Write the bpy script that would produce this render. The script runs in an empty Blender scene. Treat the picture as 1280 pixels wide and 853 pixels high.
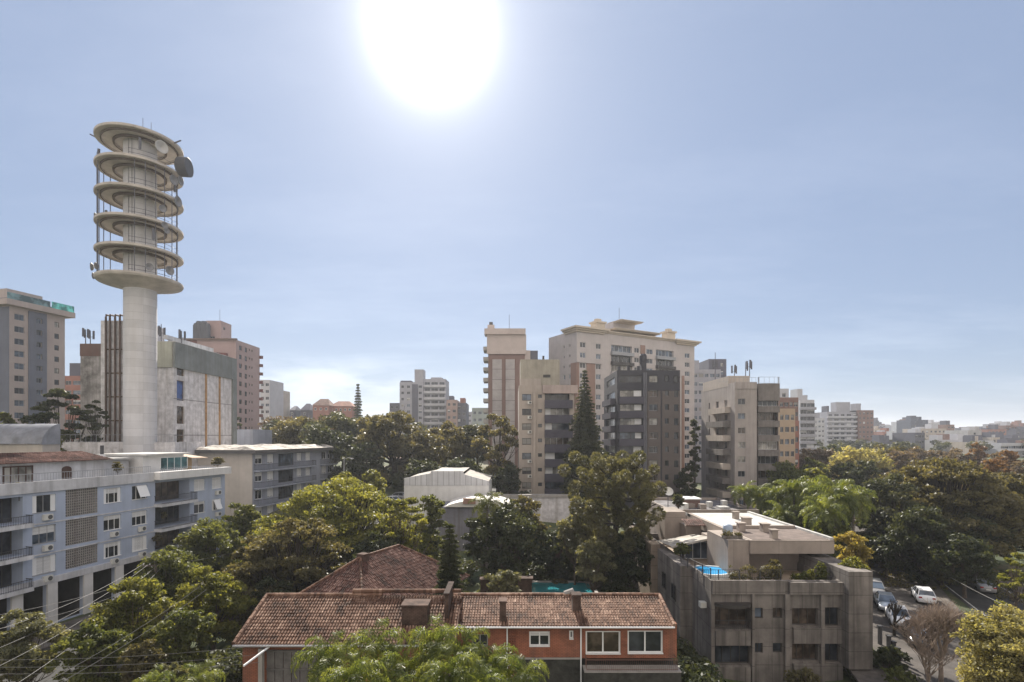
import bpy, math, random
import numpy as np
from mathutils import Vector, Matrix

# ------------------------------------------------------------------ camera, sky, sun, exposure
sc = bpy.context.scene
C = sc.collection
R = math.radians
F, HY, CH = 650.0, 546.0, 18.0          # focal length and horizon row in photo pixels, eye height

cam = bpy.data.cameras.new('camera')
cam_o = bpy.data.objects.new('camera', cam)
C.objects.link(cam_o)
cam_o.location = (0, 0, CH)
cam_o.rotation_euler = (R(90), 0, 0)
cam.sensor_width = 36
cam.lens = F / 1280 * 36
cam.shift_y = (HY - 426.5) / 1280
cam.clip_start = 0.3
cam.clip_end = 12000
sc.camera = cam_o

SUN_EL, SUN_AZ = R(37.8), R(-8.8)       # azimuth from +Y, positive to +X
SUN = Vector((math.sin(SUN_AZ) * math.cos(SUN_EL), math.cos(SUN_AZ) * math.cos(SUN_EL), math.sin(SUN_EL)))

world = bpy.data.worlds.new("World")
sc.world = world
world.use_nodes = True
nt = world.node_tree
nt.nodes.clear()
N, L = nt.nodes.new, nt.links.new
out = N('ShaderNodeOutputWorld')
bg = N('ShaderNodeBackground')
sky = N('ShaderNodeTexSky')
sky.sky_type = 'NISHITA'
sky.sun_disc = False
sky.sun_elevation = SUN_EL
sky.sun_rotation = SUN_AZ
sky.air_density = 1.0
sky.dust_density = 0.35
sky.ozone_density = 1.6
sky.altitude = 50
bg.inputs['Strength'].default_value = 0.10
# bright aureole of the hazy air round the sun, a function of direction only
tc = N('ShaderNodeTexCoord')
nrm = N('ShaderNodeVectorMath'); nrm.operation = 'NORMALIZE'
L(tc.outputs['Generated'], nrm.inputs[0])
dot = N('ShaderNodeVectorMath'); dot.operation = 'DOT_PRODUCT'
L(nrm.outputs[0], dot.inputs[0]); dot.inputs[1].default_value = SUN
def wmath(op, a, b=None, c=None):
    m = N('ShaderNodeMath'); m.operation = op
    for i, v in enumerate((a, b, c)):
        if v is None: continue
        if isinstance(v, (int, float)): m.inputs[i].default_value = v
        else: L(v, m.inputs[i])
    return m.outputs[0]
om = wmath('SUBTRACT', dot.outputs['Value'], 1.0)
g = wmath('MULTIPLY', wmath('EXPONENT', wmath('MULTIPLY', om, 650.0)), 20.0)
g = wmath('ADD', g, wmath('MULTIPLY', wmath('EXPONENT', wmath('MULTIPLY', om, 150.0)), 2.0))
g = wmath('ADD', g, wmath('MULTIPLY', wmath('EXPONENT', wmath('MULTIPLY', om, 30.0)), 0.5))
g = wmath('ADD', g, wmath('MULTIPLY', wmath('EXPONENT', wmath('MULTIPLY', om, 9.0)), 0.36))
# thin cirrus low over the horizon and a few wisps higher up
sep = N('ShaderNodeSeparateXYZ'); L(nrm.outputs[0], sep.inputs[0])
zz = wmath('MAXIMUM', sep.outputs['Z'], 0.02)
cx = wmath('DIVIDE', sep.outputs['X'], wmath('ADD', zz, 0.10))
cy = wmath('DIVIDE', sep.outputs['Y'], wmath('ADD', zz, 0.10))
comb = N('ShaderNodeCombineXYZ'); L(cx, comb.inputs[0]); L(cy, comb.inputs[1])
mp = N('ShaderNodeMapping'); mp.inputs['Scale'].default_value = (0.55, 1.1, 1); mp.inputs['Location'].default_value = (3.1, 0.4, 0)
L(comb.outputs[0], mp.inputs[0])
cn = N('ShaderNodeTexNoise'); cn.inputs['Scale'].default_value = 1.3; cn.inputs['Detail'].default_value = 9; cn.inputs['Roughness'].default_value = 0.62
L(mp.outputs[0], cn.inputs['Vector'])
cm = N('ShaderNodeMapRange'); cm.inputs['From Min'].default_value = 0.47; cm.inputs['From Max'].default_value = 0.78
L(cn.outputs['Fac'], cm.inputs['Value'])
low = N('ShaderNodeMapRange'); low.inputs['From Min'].default_value = 0.30; low.inputs['From Max'].default_value = 0.05
low.inputs['To Min'].default_value = 0.2; low.inputs['To Max'].default_value = 0.4
L(sep.outputs['Z'], low.inputs['Value'])
cl = wmath('MULTIPLY', cm.outputs[0], low.outputs[0])
# a soft bank of cloud low at the left of the middle
bank_dir = Vector((-0.36, 1.0, 0.105)).normalized()
sub = N('ShaderNodeVectorMath'); sub.operation = 'SUBTRACT'; L(nrm.outputs[0], sub.inputs[0]); sub.inputs[1].default_value = bank_dir
scl = N('ShaderNodeVectorMath'); scl.operation = 'MULTIPLY'; L(sub.outputs[0], scl.inputs[0]); scl.inputs[1].default_value = (1.0, 1.0, 4.2)
ln = N('ShaderNodeVectorMath'); ln.operation = 'LENGTH'; L(scl.outputs[0], ln.inputs[0])
bm_ = N('ShaderNodeMapRange'); bm_.interpolation_type = 'SMOOTHSTEP'; bm_.inputs['From Min'].default_value = 0.26; bm_.inputs['From Max'].default_value = 0.02
L(ln.outputs['Value'], bm_.inputs['Value'])
bn = N('ShaderNodeMapRange'); bn.inputs['From Min'].default_value = 0.36; bn.inputs['From Max'].default_value = 0.6
cn2 = N('ShaderNodeTexNoise'); cn2.inputs['Scale'].default_value = 9; cn2.inputs['Detail'].default_value = 8
m2 = N('ShaderNodeMapping'); m2.inputs['Scale'].default_value = (1, 1, 3.2); L(nrm.outputs[0], m2.inputs[0]); L(m2.outputs[0], cn2.inputs['Vector'])
L(cn2.outputs['Fac'], bn.inputs['Value'])
cl = wmath('MINIMUM', wmath('ADD', cl, wmath('MULTIPLY', wmath('MULTIPLY', bm_.outputs[0], bn.outputs[0]), 0.8)), 1.0)
gl = N('ShaderNodeMix'); gl.data_type = 'RGBA'; gl.blend_type = 'ADD'; gl.inputs['Factor'].default_value = 1
gc = N('ShaderNodeVectorMath'); gc.operation = 'SCALE'; gc.inputs[0].default_value = (1.0, 0.97, 0.93); L(g, gc.inputs['Scale'])
# even milky haze of the whole sky added to the clear-air sky
base = N('ShaderNodeMix'); base.data_type = 'RGBA'; base.blend_type = 'MIX'; base.inputs['Factor'].default_value = 0.85
L(sky.outputs[0], base.inputs['A']); base.inputs['B'].default_value = (1.42, 1.80, 2.62, 1)
L(base.outputs['Result'], gl.inputs['A']); L(gc.outputs[0], gl.inputs['B'])
cmix = N('ShaderNodeMix'); cmix.data_type = 'RGBA'; L(cl, cmix.inputs['Factor'])
L(gl.outputs['Result'], cmix.inputs['A'])
cb = N('ShaderNodeMix'); cb.data_type = 'RGBA'; cb.blend_type = 'ADD'; cb.inputs['Factor'].default_value = 0.35
L(gl.outputs['Result'], cb.inputs['A']); cb.inputs['B'].default_value = (5.2, 4.9, 4.7, 1)
L(cb.outputs['Result'], cmix.inputs['B'])
# added bright cloud behind the camera, unseen, to lift the facing walls
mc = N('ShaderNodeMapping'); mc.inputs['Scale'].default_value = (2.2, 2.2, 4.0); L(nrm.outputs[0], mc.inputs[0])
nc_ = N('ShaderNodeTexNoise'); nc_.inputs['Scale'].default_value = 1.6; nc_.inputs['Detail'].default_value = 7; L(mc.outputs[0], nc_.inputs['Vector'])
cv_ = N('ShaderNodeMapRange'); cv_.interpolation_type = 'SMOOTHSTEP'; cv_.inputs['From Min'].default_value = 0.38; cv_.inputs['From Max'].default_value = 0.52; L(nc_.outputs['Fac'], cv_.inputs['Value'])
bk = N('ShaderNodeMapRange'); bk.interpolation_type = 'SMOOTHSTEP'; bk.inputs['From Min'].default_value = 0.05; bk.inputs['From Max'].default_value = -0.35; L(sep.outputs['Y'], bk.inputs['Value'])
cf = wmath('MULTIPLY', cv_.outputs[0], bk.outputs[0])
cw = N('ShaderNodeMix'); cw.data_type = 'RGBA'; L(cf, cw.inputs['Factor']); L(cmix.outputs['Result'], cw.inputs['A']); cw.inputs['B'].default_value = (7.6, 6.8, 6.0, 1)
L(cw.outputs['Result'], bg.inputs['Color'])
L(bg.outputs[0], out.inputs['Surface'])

sun_d = bpy.data.lights.new('sun', 'SUN')
sun_d.energy = 5.0
sun_d.angle = R(0.53)
sun_d.color = (1.0, 0.93, 0.82)
sun_o = bpy.data.objects.new('sun', sun_d)
C.objects.link(sun_o)
sun_o.rotation_euler = SUN.to_track_quat('Z', 'Y').to_euler()

sc.view_settings.view_transform = 'Standard'
sc.view_settings.look = 'None'
sc.view_settings.exposure = 1.05
sc.view_settings.gamma = 1
sc.view_settings.use_curve_mapping = False
sc.cycles.use_denoising = True
sc.cycles.max_bounces = 8
sc.cycles.diffuse_bounces = 3
sc.cycles.glossy_bounces = 3
sc.cycles.transmission_bounces = 5
sc.cycles.transparent_max_bounces = 4
sc.cycles.volume_bounces = 0
sc.cycles.sample_clamp_indirect = 4

rng = random.Random(11)
nr = np.random.default_rng(11)

# ------------------------------------------------------------------ helpers
def XP(px, Y): return (px - 640) / F * Y
def ZP(py, Y): return CH + (HY - py) / F * Y
def P(px, py, Y): return Vector((XP(px, Y), Y, ZP(py, Y)))
def sm(t):
    t = max(0.0, min(1.0, t)); return t * t * (3 - 2 * t)
def gh(x, y):                                    # height of the ground
    m = 1 - sm((x - 5) / 22)
    return 5.5 * sm((y - 64) / 40) * m + (9 - 5.5 * m) * sm((y - 140) / 170) + 6.0 * math.exp(-((x + 50) / 42) ** 2 - ((y - 165) / 50) ** 2) - 2.0 * math.exp(-((x - 21) / 7.5) ** 2 - ((y - 38) / 5.5) ** 2)

def tag(o, label=None, cat=None, group=None, kind=None):
    if label: o['label'] = label
    if cat: o['category'] = cat
    if group: o['group'] = group
    if kind: o['kind'] = kind
    return o
def empty(name, loc, rz=0, label=None, cat=None, group=None):
    o = bpy.data.objects.new(name, None); C.objects.link(o)
    o.empty_display_size = 0.3
    o.location = loc; o.rotation_euler = (0, 0, rz)
    return tag(o, label, cat, group)
def link(name, me, parent=None, mat4=None):
    o = bpy.data.objects.new(name, me); C.objects.link(o)
    if parent is not None: o.parent = parent
    if mat4 is not None: o.matrix_local = mat4
    return o

class MB:
    def __init__(s): s.v = []; s.f = []; s.m = []
    def quad(s, a, b, c, d, mi=0):
        n = len(s.v); s.v += [tuple(a), tuple(b), tuple(c), tuple(d)]; s.f.append((n, n+1, n+2, n+3)); s.m.append(mi)
    def tri(s, a, b, c, mi=0):
        n = len(s.v); s.v += [tuple(a), tuple(b), tuple(c)]; s.f.append((n, n+1, n+2)); s.m.append(mi)
    def poly(s, pts, mi=0):
        n = len(s.v); s.v += [tuple(p) for p in pts]; s.f.append(tuple(range(n, n+len(pts)))); s.m.append(mi)
    def box(s, x0, x1, y0, y1, z0, z1, mi=0):
        n = len(s.v)
        s.v += [(x0,y0,z0),(x1,y0,z0),(x1,y1,z0),(x0,y1,z0),(x0,y0,z1),(x1,y0,z1),(x1,y1,z1),(x0,y1,z1)]
        for q in ((3,2,1,0),(4,5,6,7),(0,1,5,4),(1,2,6,5),(2,3,7,6),(3,0,4,7)):
            s.f.append(tuple(n+i for i in q)); s.m.append(mi)
        return s
    def prism(s, pts, z0, z1, mi=0):             # extruded ccw outline
        k = len(pts); n = len(s.v)
        s.v += [(p[0], p[1], z0) for p in pts] + [(p[0], p[1], z1) for p in pts]
        s.f.append(tuple(n+k+i for i in range(k))); s.m.append(mi)
        s.f.append(tuple(n+k-1-i for i in range(k))); s.m.append(mi)
        for i in range(k):
            j = (i+1) % k
            s.f.append((n+i, n+j, n+k+j, n+k+i)); s.m.append(mi)
        return s
    def tube(s, pts, r0, r1=None, seg=6, mi=0, cap=True):
        r1 = r0 if r1 is None else r1
        k = len(pts); base = len(s.v); pts = [Vector(p) for p in pts]
        for i, p in enumerate(pts):
            d = (pts[min(i+1, k-1)] - pts[max(i-1, 0)])
            d = d.normalized() if d.length > 1e-9 else Vector((0,0,1))
            a = d.cross(Vector((0,0,1)) if abs(d.z) < 0.9 else Vector((1,0,0))).normalized(); b = d.cross(a)
            r = r0 + (r1 - r0) * i / max(k-1, 1)
            for j in range(seg):
                t = 2*math.pi*j/seg
                s.v.append(tuple(p + a*(math.cos(t)*r) + b*(math.sin(t)*r)))
        for i in range(k-1):
            for j in range(seg):
                a0 = base+i*seg+j; a1 = base+i*seg+(j+1) % seg
                s.f.append((a0, a1, a1+seg, a0+seg)); s.m.append(mi)
        if cap:
            s.f.append(tuple(base+j for j in range(seg-1, -1, -1))); s.m.append(mi)
            s.f.append(tuple(base+(k-1)*seg+j for j in range(seg))); s.m.append(mi)
        return s
    def lathe(s, prof, seg=48, cx=0, cy=0, mi=0):
        base = len(s.v); k = len(prof)
        for (r, z) in prof:
            for j in range(seg):
                t = 2*math.pi*j/seg; s.v.append((cx+r*math.cos(t), cy+r*math.sin(t), z))
        for i in range(k-1):
            for j in range(seg):
                a = base+i*seg+j; b = base+i*seg+(j+1) % seg
                s.f.append((a, b, b+seg, a+seg)); s.m.append(mi)
        return s
    def build(s, name, mats, parent=None, mat4=None, smooth=False):
        me = bpy.data.meshes.new(name)
        me.from_pydata(s.v, [], s.f)
        for m in (mats if isinstance(mats, (list, tuple)) else [mats]): me.materials.append(m)
        me.polygons.foreach_set('material_index', s.m)
        if smooth: me.polygons.foreach_set('use_smooth', [True]*len(s.f))
        me.update()
        return link(name, me, parent, mat4)

# ------------------------------------------------------------------ materials
def newmat(name):
    m = bpy.data.materials.new(name); m.use_nodes = True
    return m, m.node_tree, m.node_tree.nodes['Principled BSDF']
MC = {}
def M(name, col, rough=0.85, var=0.16, scale=0.35, streak=0.0, bump=0.15, metal=0.0, spec=0.3, stain=(0.10, 0.09, 0.08), lines=None):
    """weathered solid: two scales of mottling, dark rain streaks, optional joints (pitch x, pitch z)"""
    if name in MC: return MC[name]
    m, t, b = newmat(name); n, l = t.nodes.new, t.links.new
    co = n('ShaderNodeTexCoord')
    n1 = n('ShaderNodeTexNoise'); n1.inputs['Scale'].default_value = scale; n1.inputs['Detail'].default_value = 8; n1.inputs['Roughness'].default_value = 0.65
    l(co.outputs['Object'], n1.inputs['Vector'])
    r1 = n('ShaderNodeMapRange'); r1.inputs['From Min'].default_value = 0.3; r1.inputs['From Max'].default_value = 0.7
    r1.inputs['To Min'].default_value = 1 - var*1.6; r1.inputs['To Max'].default_value = 1 + var*0.5
    l(n1.outputs['Fac'], r1.inputs['Value'])
    mx = n('ShaderNodeVectorMath'); mx.operation = 'SCALE'; mx.inputs[0].default_value = col; l(r1.outputs[0], mx.inputs['Scale'])
    last = mx.outputs[0]
    if streak > 0:
        mp = n('ShaderNodeMapping'); mp.inputs['Scale'].default_value = (1.6, 1.6, 0.10); l(co.outputs['Object'], mp.inputs[0])
        n2 = n('ShaderNodeTexNoise'); n2.inputs['Scale'].default_value = 1.0; n2.inputs['Detail'].default_value = 7; n2.inputs['Roughness'].default_value = 0.6
        l(mp.outputs[0], n2.inputs['Vector'])
        r2 = n('ShaderNodeMapRange'); r2.inputs['From Min'].default_value = 0.46; r2.inputs['From Max'].default_value = 0.72; r2.inputs['To Max'].default_value = streak
        l(n2.outputs['Fac'], r2.inputs['Value'])
        mm = n('ShaderNodeMix'); mm.data_type = 'RGBA'; l(r2.outputs[0], mm.inputs['Factor']); l(last, mm.inputs['A']); mm.inputs['B'].default_value = (*stain, 1)
        last = mm.outputs['Result']
    if lines:
        sp = n('ShaderNodeSeparateXYZ'); l(co.outputs['Object'], sp.inputs[0])
        ad = n('ShaderNodeMath'); ad.operation = 'ADD'; l(sp.outputs[0], ad.inputs[0]); l(sp.outputs[1], ad.inputs[1])
        cb_ = n('ShaderNodeCombineXYZ'); l(ad.outputs[0], cb_.inputs[0]); l(sp.outputs[2], cb_.inputs[1])
        br = n('ShaderNodeTexBrick'); br.offset = lines[2] if len(lines) > 2 else 0.0
        br.inputs['Scale'].default_value = 1; br.inputs['Brick Width'].default_value = lines[0]; br.inputs['Row Height'].default_value = lines[1]
        br.inputs['Mortar Size'].default_value = lines[3] if len(lines) > 3 else 0.02
        br.inputs['Mortar Smooth'].default_value = 0.2
        br.inputs['Color1'].default_value = (1, 1, 1, 1); br.inputs['Color2'].default_value = (.86, .86, .86, 1); br.inputs['Mortar'].default_value = (.5, .5, .5, 1)
        l(cb_.outputs[0], br.inputs['Vector'])
        mu = n('ShaderNodeMix'); mu.data_type = 'RGBA'; mu.blend_type = 'MULTIPLY'; mu.inputs['Factor'].default_value = 1
        l(last, mu.inputs['A']); l(br.outputs['Color'], mu.inputs['B']); last = mu.outputs['Result']
    l(last, b.inputs['Base Color'])
    b.inputs['Roughness'].default_value = rough; b.inputs['Metallic'].default_value = metal; b.inputs['Specular IOR Level'].default_value = spec
    if bump > 0:
        bn_ = n('ShaderNodeBump'); bn_.inputs['Strength'].default_value = bump; bn_.inputs['Distance'].default_value = 0.05
        n3 = n('ShaderNodeTexNoise'); n3.inputs['Scale'].default_value = 6; n3.inputs['Detail'].default_value = 5
        l(co.outputs['Object'], n3.inputs['Vector']); l(n3.outputs['Fac'], bn_.inputs['Height']); l(bn_.outputs[0], b.inputs['Normal'])
    MC[name] = m
    return m
def glass(name, col, rough=0.08, var=0.5, scale=0.6):
    m, t, b = newmat(name); n, l = t.nodes.new, t.links.new
    co = n('ShaderNodeTexCoord'); ge = n('ShaderNodeObjectInfo')
    n1 = n('ShaderNodeTexNoise'); n1.inputs['Scale'].default_value = scale; n1.inputs['Detail'].default_value = 3
    ad = n('ShaderNodeVectorMath'); ad.operation = 'ADD'; l(co.outputs['Object'], ad.inputs[0])
    sc_ = n('ShaderNodeVectorMath'); sc_.operation = 'SCALE'; sc_.inputs[0].default_value = (37, 19, 53); l(ge.outputs['Random'], sc_.inputs['Scale']); l(sc_.outputs[0], ad.inputs[1])
    l(ad.outputs[0], n1.inputs['Vector'])
    rp = n('ShaderNodeValToRGB'); l(n1.outputs['Fac'], rp.inputs[0])
    rp.color_ramp.elements[0].position = 0.42; rp.color_ramp.elements[0].color = (*[c*(1-var) for c in col], 1)
    rp.color_ramp.elements[1].position = 0.62; rp.color_ramp.elements[1].color = (*[c*(1+var*1.5) for c in col], 1)
    l(rp.outputs[0], b.inputs['Base Color']); b.inputs['Roughness'].default_value = rough; b.inputs['Specular IOR Level'].default_value = 0.5
    return m
def leafmat(name, ca, cb_, trans=0.42, rough=0.5, spec=0.2, scale=0.25):
    m, t, b = newmat(name); n, l = t.nodes.new, t.links.new
    geo = n('ShaderNodeNewGeometry'); co = n('ShaderNodeTexCoord')
    n1 = n('ShaderNodeTexNoise'); n1.inputs['Scale'].default_value = scale; n1.inputs['Detail'].default_value = 4
    l(co.outputs['Object'], n1.inputs['Vector'])
    a = n('ShaderNodeMath'); a.operation = 'MULTIPLY_ADD'; l(geo.outputs['Random Per Island'], a.inputs[0]); a.inputs[1].default_value = 0.55; 
    s_ = n('ShaderNodeMapRange'); s_.inputs['From Min'].default_value = 0.35; s_.inputs['From Max'].default_value = 0.65; s_.inputs['To Min'].default_value = -0.05; s_.inputs['To Max'].default_value = 0.5
    l(n1.outputs['Fac'], s_.inputs['Value']); l(s_.outputs[0], a.inputs[2])
    mx = n('ShaderNodeMix'); mx.data_type = 'RGBA'; l(a.outputs[0], mx.inputs['Factor']); mx.inputs['A'].default_value = (*ca, 1); mx.inputs['B'].default_value = (*cb_, 1)
    l(mx.outputs['Result'], b.inputs['Base Color']); b.inputs['Roughness'].default_value = rough; b.inputs['Specular IOR Level'].default_value = spec
    tr = n('ShaderNodeBsdfTranslucent'); 
    tm = n('ShaderNodeMix'); tm.data_type = 'RGBA'; tm.blend_type = 'MULTIPLY'; tm.inputs['Factor'].default_value = 1
    l(mx.outputs['Result'], tm.inputs['A']); tm.inputs['B'].default_value = (2.3, 2.1, 1.0, 1); l(tm.outputs['Result'], tr.inputs['Color'])
    ms = n('ShaderNodeMixShader'); ms.inputs[0].default_value = trans
    l(b.outputs[0], ms.inputs[1]); l(tr.outputs[0], ms.inputs[2]); l(ms.outputs[0], t.nodes['Material Output'].inputs['Surface'])
    return m
def tilemat(name, c0, c1, c2, pw=0.2, pl=0.34):
    m, t, b = newmat(name); n, l = t.nodes.new, t.links.new
    co = n('ShaderNodeTexCoord'); dv = n('ShaderNodeVectorMath'); dv.operation = 'DIVIDE'; l(co.outputs['Object'], dv.inputs[0]); dv.inputs[1].default_value = (pw, pl, 50)
    fl = n('ShaderNodeVectorMath'); fl.operation = 'FLOOR'; l(dv.outputs[0], fl.inputs[0])
    wn = n('ShaderNodeTexWhiteNoise'); l(fl.outputs[0], wn.inputs['Vector'])
    nn = n('ShaderNodeTexNoise'); nn.inputs['Scale'].default_value = 0.5; nn.inputs['Detail'].default_value = 6; l(co.outputs['Object'], nn.inputs['Vector'])
    ad = n('ShaderNodeMath'); ad.operation = 'MULTIPLY_ADD'; l(wn.outputs['Value'], ad.inputs[0]); ad.inputs[1].default_value = 0.45
    s_ = n('ShaderNodeMapRange'); s_.inputs['From Min'].default_value = 0.3; s_.inputs['From Max'].default_value = 0.7; s_.inputs['To Min'].default_value = -.12; s_.inputs['To Max'].default_value = 0.52; l(nn.outputs['Fac'], s_.inputs['Value']); l(s_.outputs[0], ad.inputs[2])
    rp = n('ShaderNodeValToRGB'); l(ad.outputs[0], rp.inputs[0]); e = rp.color_ramp.elements
    e[0].position = 0.08; e[0].color = (*c0, 1); e[1].position = 0.95; e[1].color = (*c2, 1); k = e.new(0.5); k.color = (*c1, 1)
    l(rp.outputs[0], b.inputs['Base Color']); b.inputs['Roughness'].default_value = 0.8; b.inputs['Specular IOR Level'].default_value = 0.25
    return m

G_DARK = glass('dark window glass', (0.030, 0.034, 0.042))
G_BLUE = glass('bluish window glass', (0.07, 0.09, 0.12))
G_LIT = glass('window glass with pale curtain behind', (0.22, 0.21, 0.19))
G_BROWN = glass('window glass with brown interior', (0.06, 0.045, 0.035), scale=1.2)
ALU = M('grey aluminium', (0.35, 0.35, 0.36), 0.5, 0.06, bump=0, metal=0.3)
DARKF = M('dark window frame', (0.05, 0.045, 0.042), 0.5, 0.1, bump=0)
WHITEF = M('white painted frame', (0.78, 0.78, 0.78), 0.5, 0.06, bump=0)
BLIND = M('white roller blind', (0.72, 0.72, 0.72), 0.7, 0.08, bump=0, lines=(50, 0.09, 0, 0.008))
BLINDG = M('grey roller blind', (0.30, 0.29, 0.27), 0.7, 0.08, bump=0, lines=(50, 0.09, 0, 0.008))
RAIL = M('dark iron railing', (0.045, 0.045, 0.05), 0.6, 0.1, bump=0)
RAILG = M('grey iron railing', (0.30, 0.31, 0.33), 0.6, 0.1, bump=0)
ACW = M('off white enamel', (0.62, 0.61, 0.57), 0.5, 0.1, bump=0)
FANG = M('dark fan grille', (0.10, 0.10, 0.10), 0.6, 0.1, bump=0)
BARK = M('grey brown bark', (0.11, 0.085, 0.065), 0.95, 0.4, 2.5, bump=0.5)
BARKD = M('dark bark', (0.055, 0.045, 0.038), 0.95, 0.4, 2.5, bump=0.5)
BARKP = M('pale ringed palm bark', (0.22, 0.19, 0.16), 0.95, 0.3, 2.5, bump=0.5, lines=(50, 0.22, 0, 0.03))
CONC = M('bare weathered concrete', (0.215, 0.192, 0.176), 0.92, 0.3, 0.5, streak=0.85, stain=(0.06, 0.055, 0.05), lines=(2.4, 1.45, 0, 0.025))
CONCP = M('pale concrete', (0.36, 0.34, 0.32), 0.9, 0.2, 0.4, streak=0.4)
ROOFG = M('grey roof membrane', (0.30, 0.29, 0.28), 0.8, 0.3, 0.4, bump=0.1)
ROOFW = M('pale roof membrane', (0.50, 0.49, 0.47), 0.65, 0.3, 0.5, bump=0.1)
FIBRE = M('corrugated fibre cement', (0.40, 0.37, 0.33), 0.85, 0.35, 0.7, streak=0.3)

# ------------------------------------------------------------------ the setting: ground and roads
gx = np.concatenate([[-3600, -2400, -1400, -800, -500, -340], np.arange(-260, 261, 5), [340, 500, 800, 1400, 2400, 3600]])
gy = np.concatenate([[-120, -50, -20], np.arange(0, 351, 5), [420, 520, 700, 1000, 1600, 2600, 4200]])
gm = MB()
for y in gy:
    for x in gx: gm.v.append((float(x), float(y), gh(float(x), float(y))))
nx = len(gx)
for j in range(len(gy)-1):
    for i in range(nx-1):
        a = j*nx+i; gm.f.append((a, a+1, a+nx+1, a+nx)); gm.m.append(0)
m, t, b = newmat('grass and soil'); n, l = t.nodes.new, t.links.new
co = n('ShaderNodeTexCoord'); n1 = n('ShaderNodeTexNoise'); n1.inputs['Scale'].default_value = 0.16; n1.inputs['Detail'].default_value = 10; n1.inputs['Roughness'].default_value = 0.7
l(co.outputs['Object'], n1.inputs['Vector']); rp = n('ShaderNodeValToRGB'); l(n1.outputs['Fac'], rp.inputs[0]); e = rp.color_ramp.elements
e[0].position = 0.38; e[0].color = (0.028, 0.042, 0.014, 1); e[1].position = 0.66; e[1].color = (0.16, 0.12, 0.075, 1); k = e.new(0.52); k.color = (0.06, 0.075, 0.025, 1)
l(rp.outputs[0], b.inputs['Base Color']); b.inputs['Roughness'].default_value = 0.95
bp = n('ShaderNodeBump'); bp.inputs['Strength'].default_value = 0.6; n3 = n('ShaderNodeTexNoise'); n3.inputs['Scale'].default_value = 3; n3.inputs['Detail'].default_value = 6
l(co.outputs['Object'], n3.inputs['Vector']); l(n3.outputs['Fac'], bp.inputs['Height']); l(bp.outputs[0], b.inputs['Normal'])
tag(gm.build('ground', m, smooth=True), kind='structure')

ASPH = M('worn asphalt', (0.05, 0.049, 0.048), 0.85, 0.35, 0.5, bump=0.3)
COBB = M('granite cobbles', (0.10, 0.088, 0.08), 0.85, 0.4, 0.5, bump=0.5)
PAVE = M('pale pavement slabs', (0.15, 0.132, 0.118), 0.85, 0.4, 0.6, bump=0.2, lines=(1.2, 1.2, 0, .02))
PAINT = M('worn white road paint', (0.55, 0.55, 0.53), 0.7, 0.4, 2.0, bump=0)
def strip(name, pts, off0, off1, dz, mat, h=0.0, step=2.0, dash=None, kind='structure'):
    """band beside a centre line, following the ground; h > 0 makes a kerbed slab"""
    mb = MB(); pl = [Vector((p[0], p[1], 0)) for p in pts]; sm_ = []
    for i in range(len(pl)-1):
        k = max(1, int((pl[i+1]-pl[i]).length / step))
        for j in range(k): sm_.append(pl[i].lerp(pl[i+1], j/k))
    sm_.append(pl[-1]); acc = 0; prev = None
    for i, p in enumerate(sm_):
        d = (sm_[min(i+1, len(sm_)-1)] - sm_[max(i-1, 0)]).normalized(); nn_ = Vector((d.y, -d.x, 0))
        a = p + nn_*off0; c = p + nn_*off1
        g_ = max(gh(a.x, a.y), gh(c.x, c.y), gh(p.x, p.y)) + dz
        a.z = g_; c.z = g_
        if prev and (dash is None or (i // dash) % 2 == 0):
            if h > 0:
                u = Vector((0, 0, h)); pa, pc = prev
                mb.quad(pa+u, pc+u, c+u, a+u); mb.quad(pa, pa+u, a+u, a); mb.quad(pc+u, pc, c, c+u)
            else: mb.quad(prev[0], prev[1], c, a)
        prev = (a, c)
    o = mb.build(name, mat)
    return tag(o, kind=kind)
RC = [(28, 24), (33, 40), (39.5, 52), (48, 67), (60, 88), (75, 118)]
strip("road", RC, -4.0, 3.6, 0.03, COBB)
strip('pavement', RC, -6.6, -4.2, 0.0, PAVE, h=0.15)
strip('pavement', RC, 3.6, 5.0, 0.0, PAVE, h=0.15)
strip('road', [(40, 28), (50.6, 52), (58.5, 69), (72, 98), (88, 130)], -3.4, 3.4, 0.03, ASPH)
strip('road_marking', [(40, 28), (50.6, 52), (58.5, 69), (72, 98)], -3.0, -2.85, 0.036, PAINT)
strip('road_marking', [(40, 28), (50.6, 52), (58.5, 69), (72, 98)], 2.75, 2.9, 0.036, PAINT)
strip('pavement', [(40, 28), (50.6, 52), (58.5, 69), (72, 98), (88, 130)], 3.4, 5.6, 0.0, PAVE, h=0.15)
RL = [(-40, 20), (-36.2, 40), (-31, 64), (-25, 92)]
strip('road', RL, -4.0, 4.0, 0.03, ASPH)
strip('pavement', RL, -8.6, -4.0, 0.0, PAVE, h=0.15)
strip('pavement', RL, 4.0, 6.4, 0.0, PAVE, h=0.15)
strip('road', [(-60, 29), (-20, 31), (30, 30)], -3.2, 3.2, 0.034, ASPH)
strip('road', [(-58, 126), (-20, 118), (14, 112)], -3.4, 3.4, 0.05, ASPH)

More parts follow.
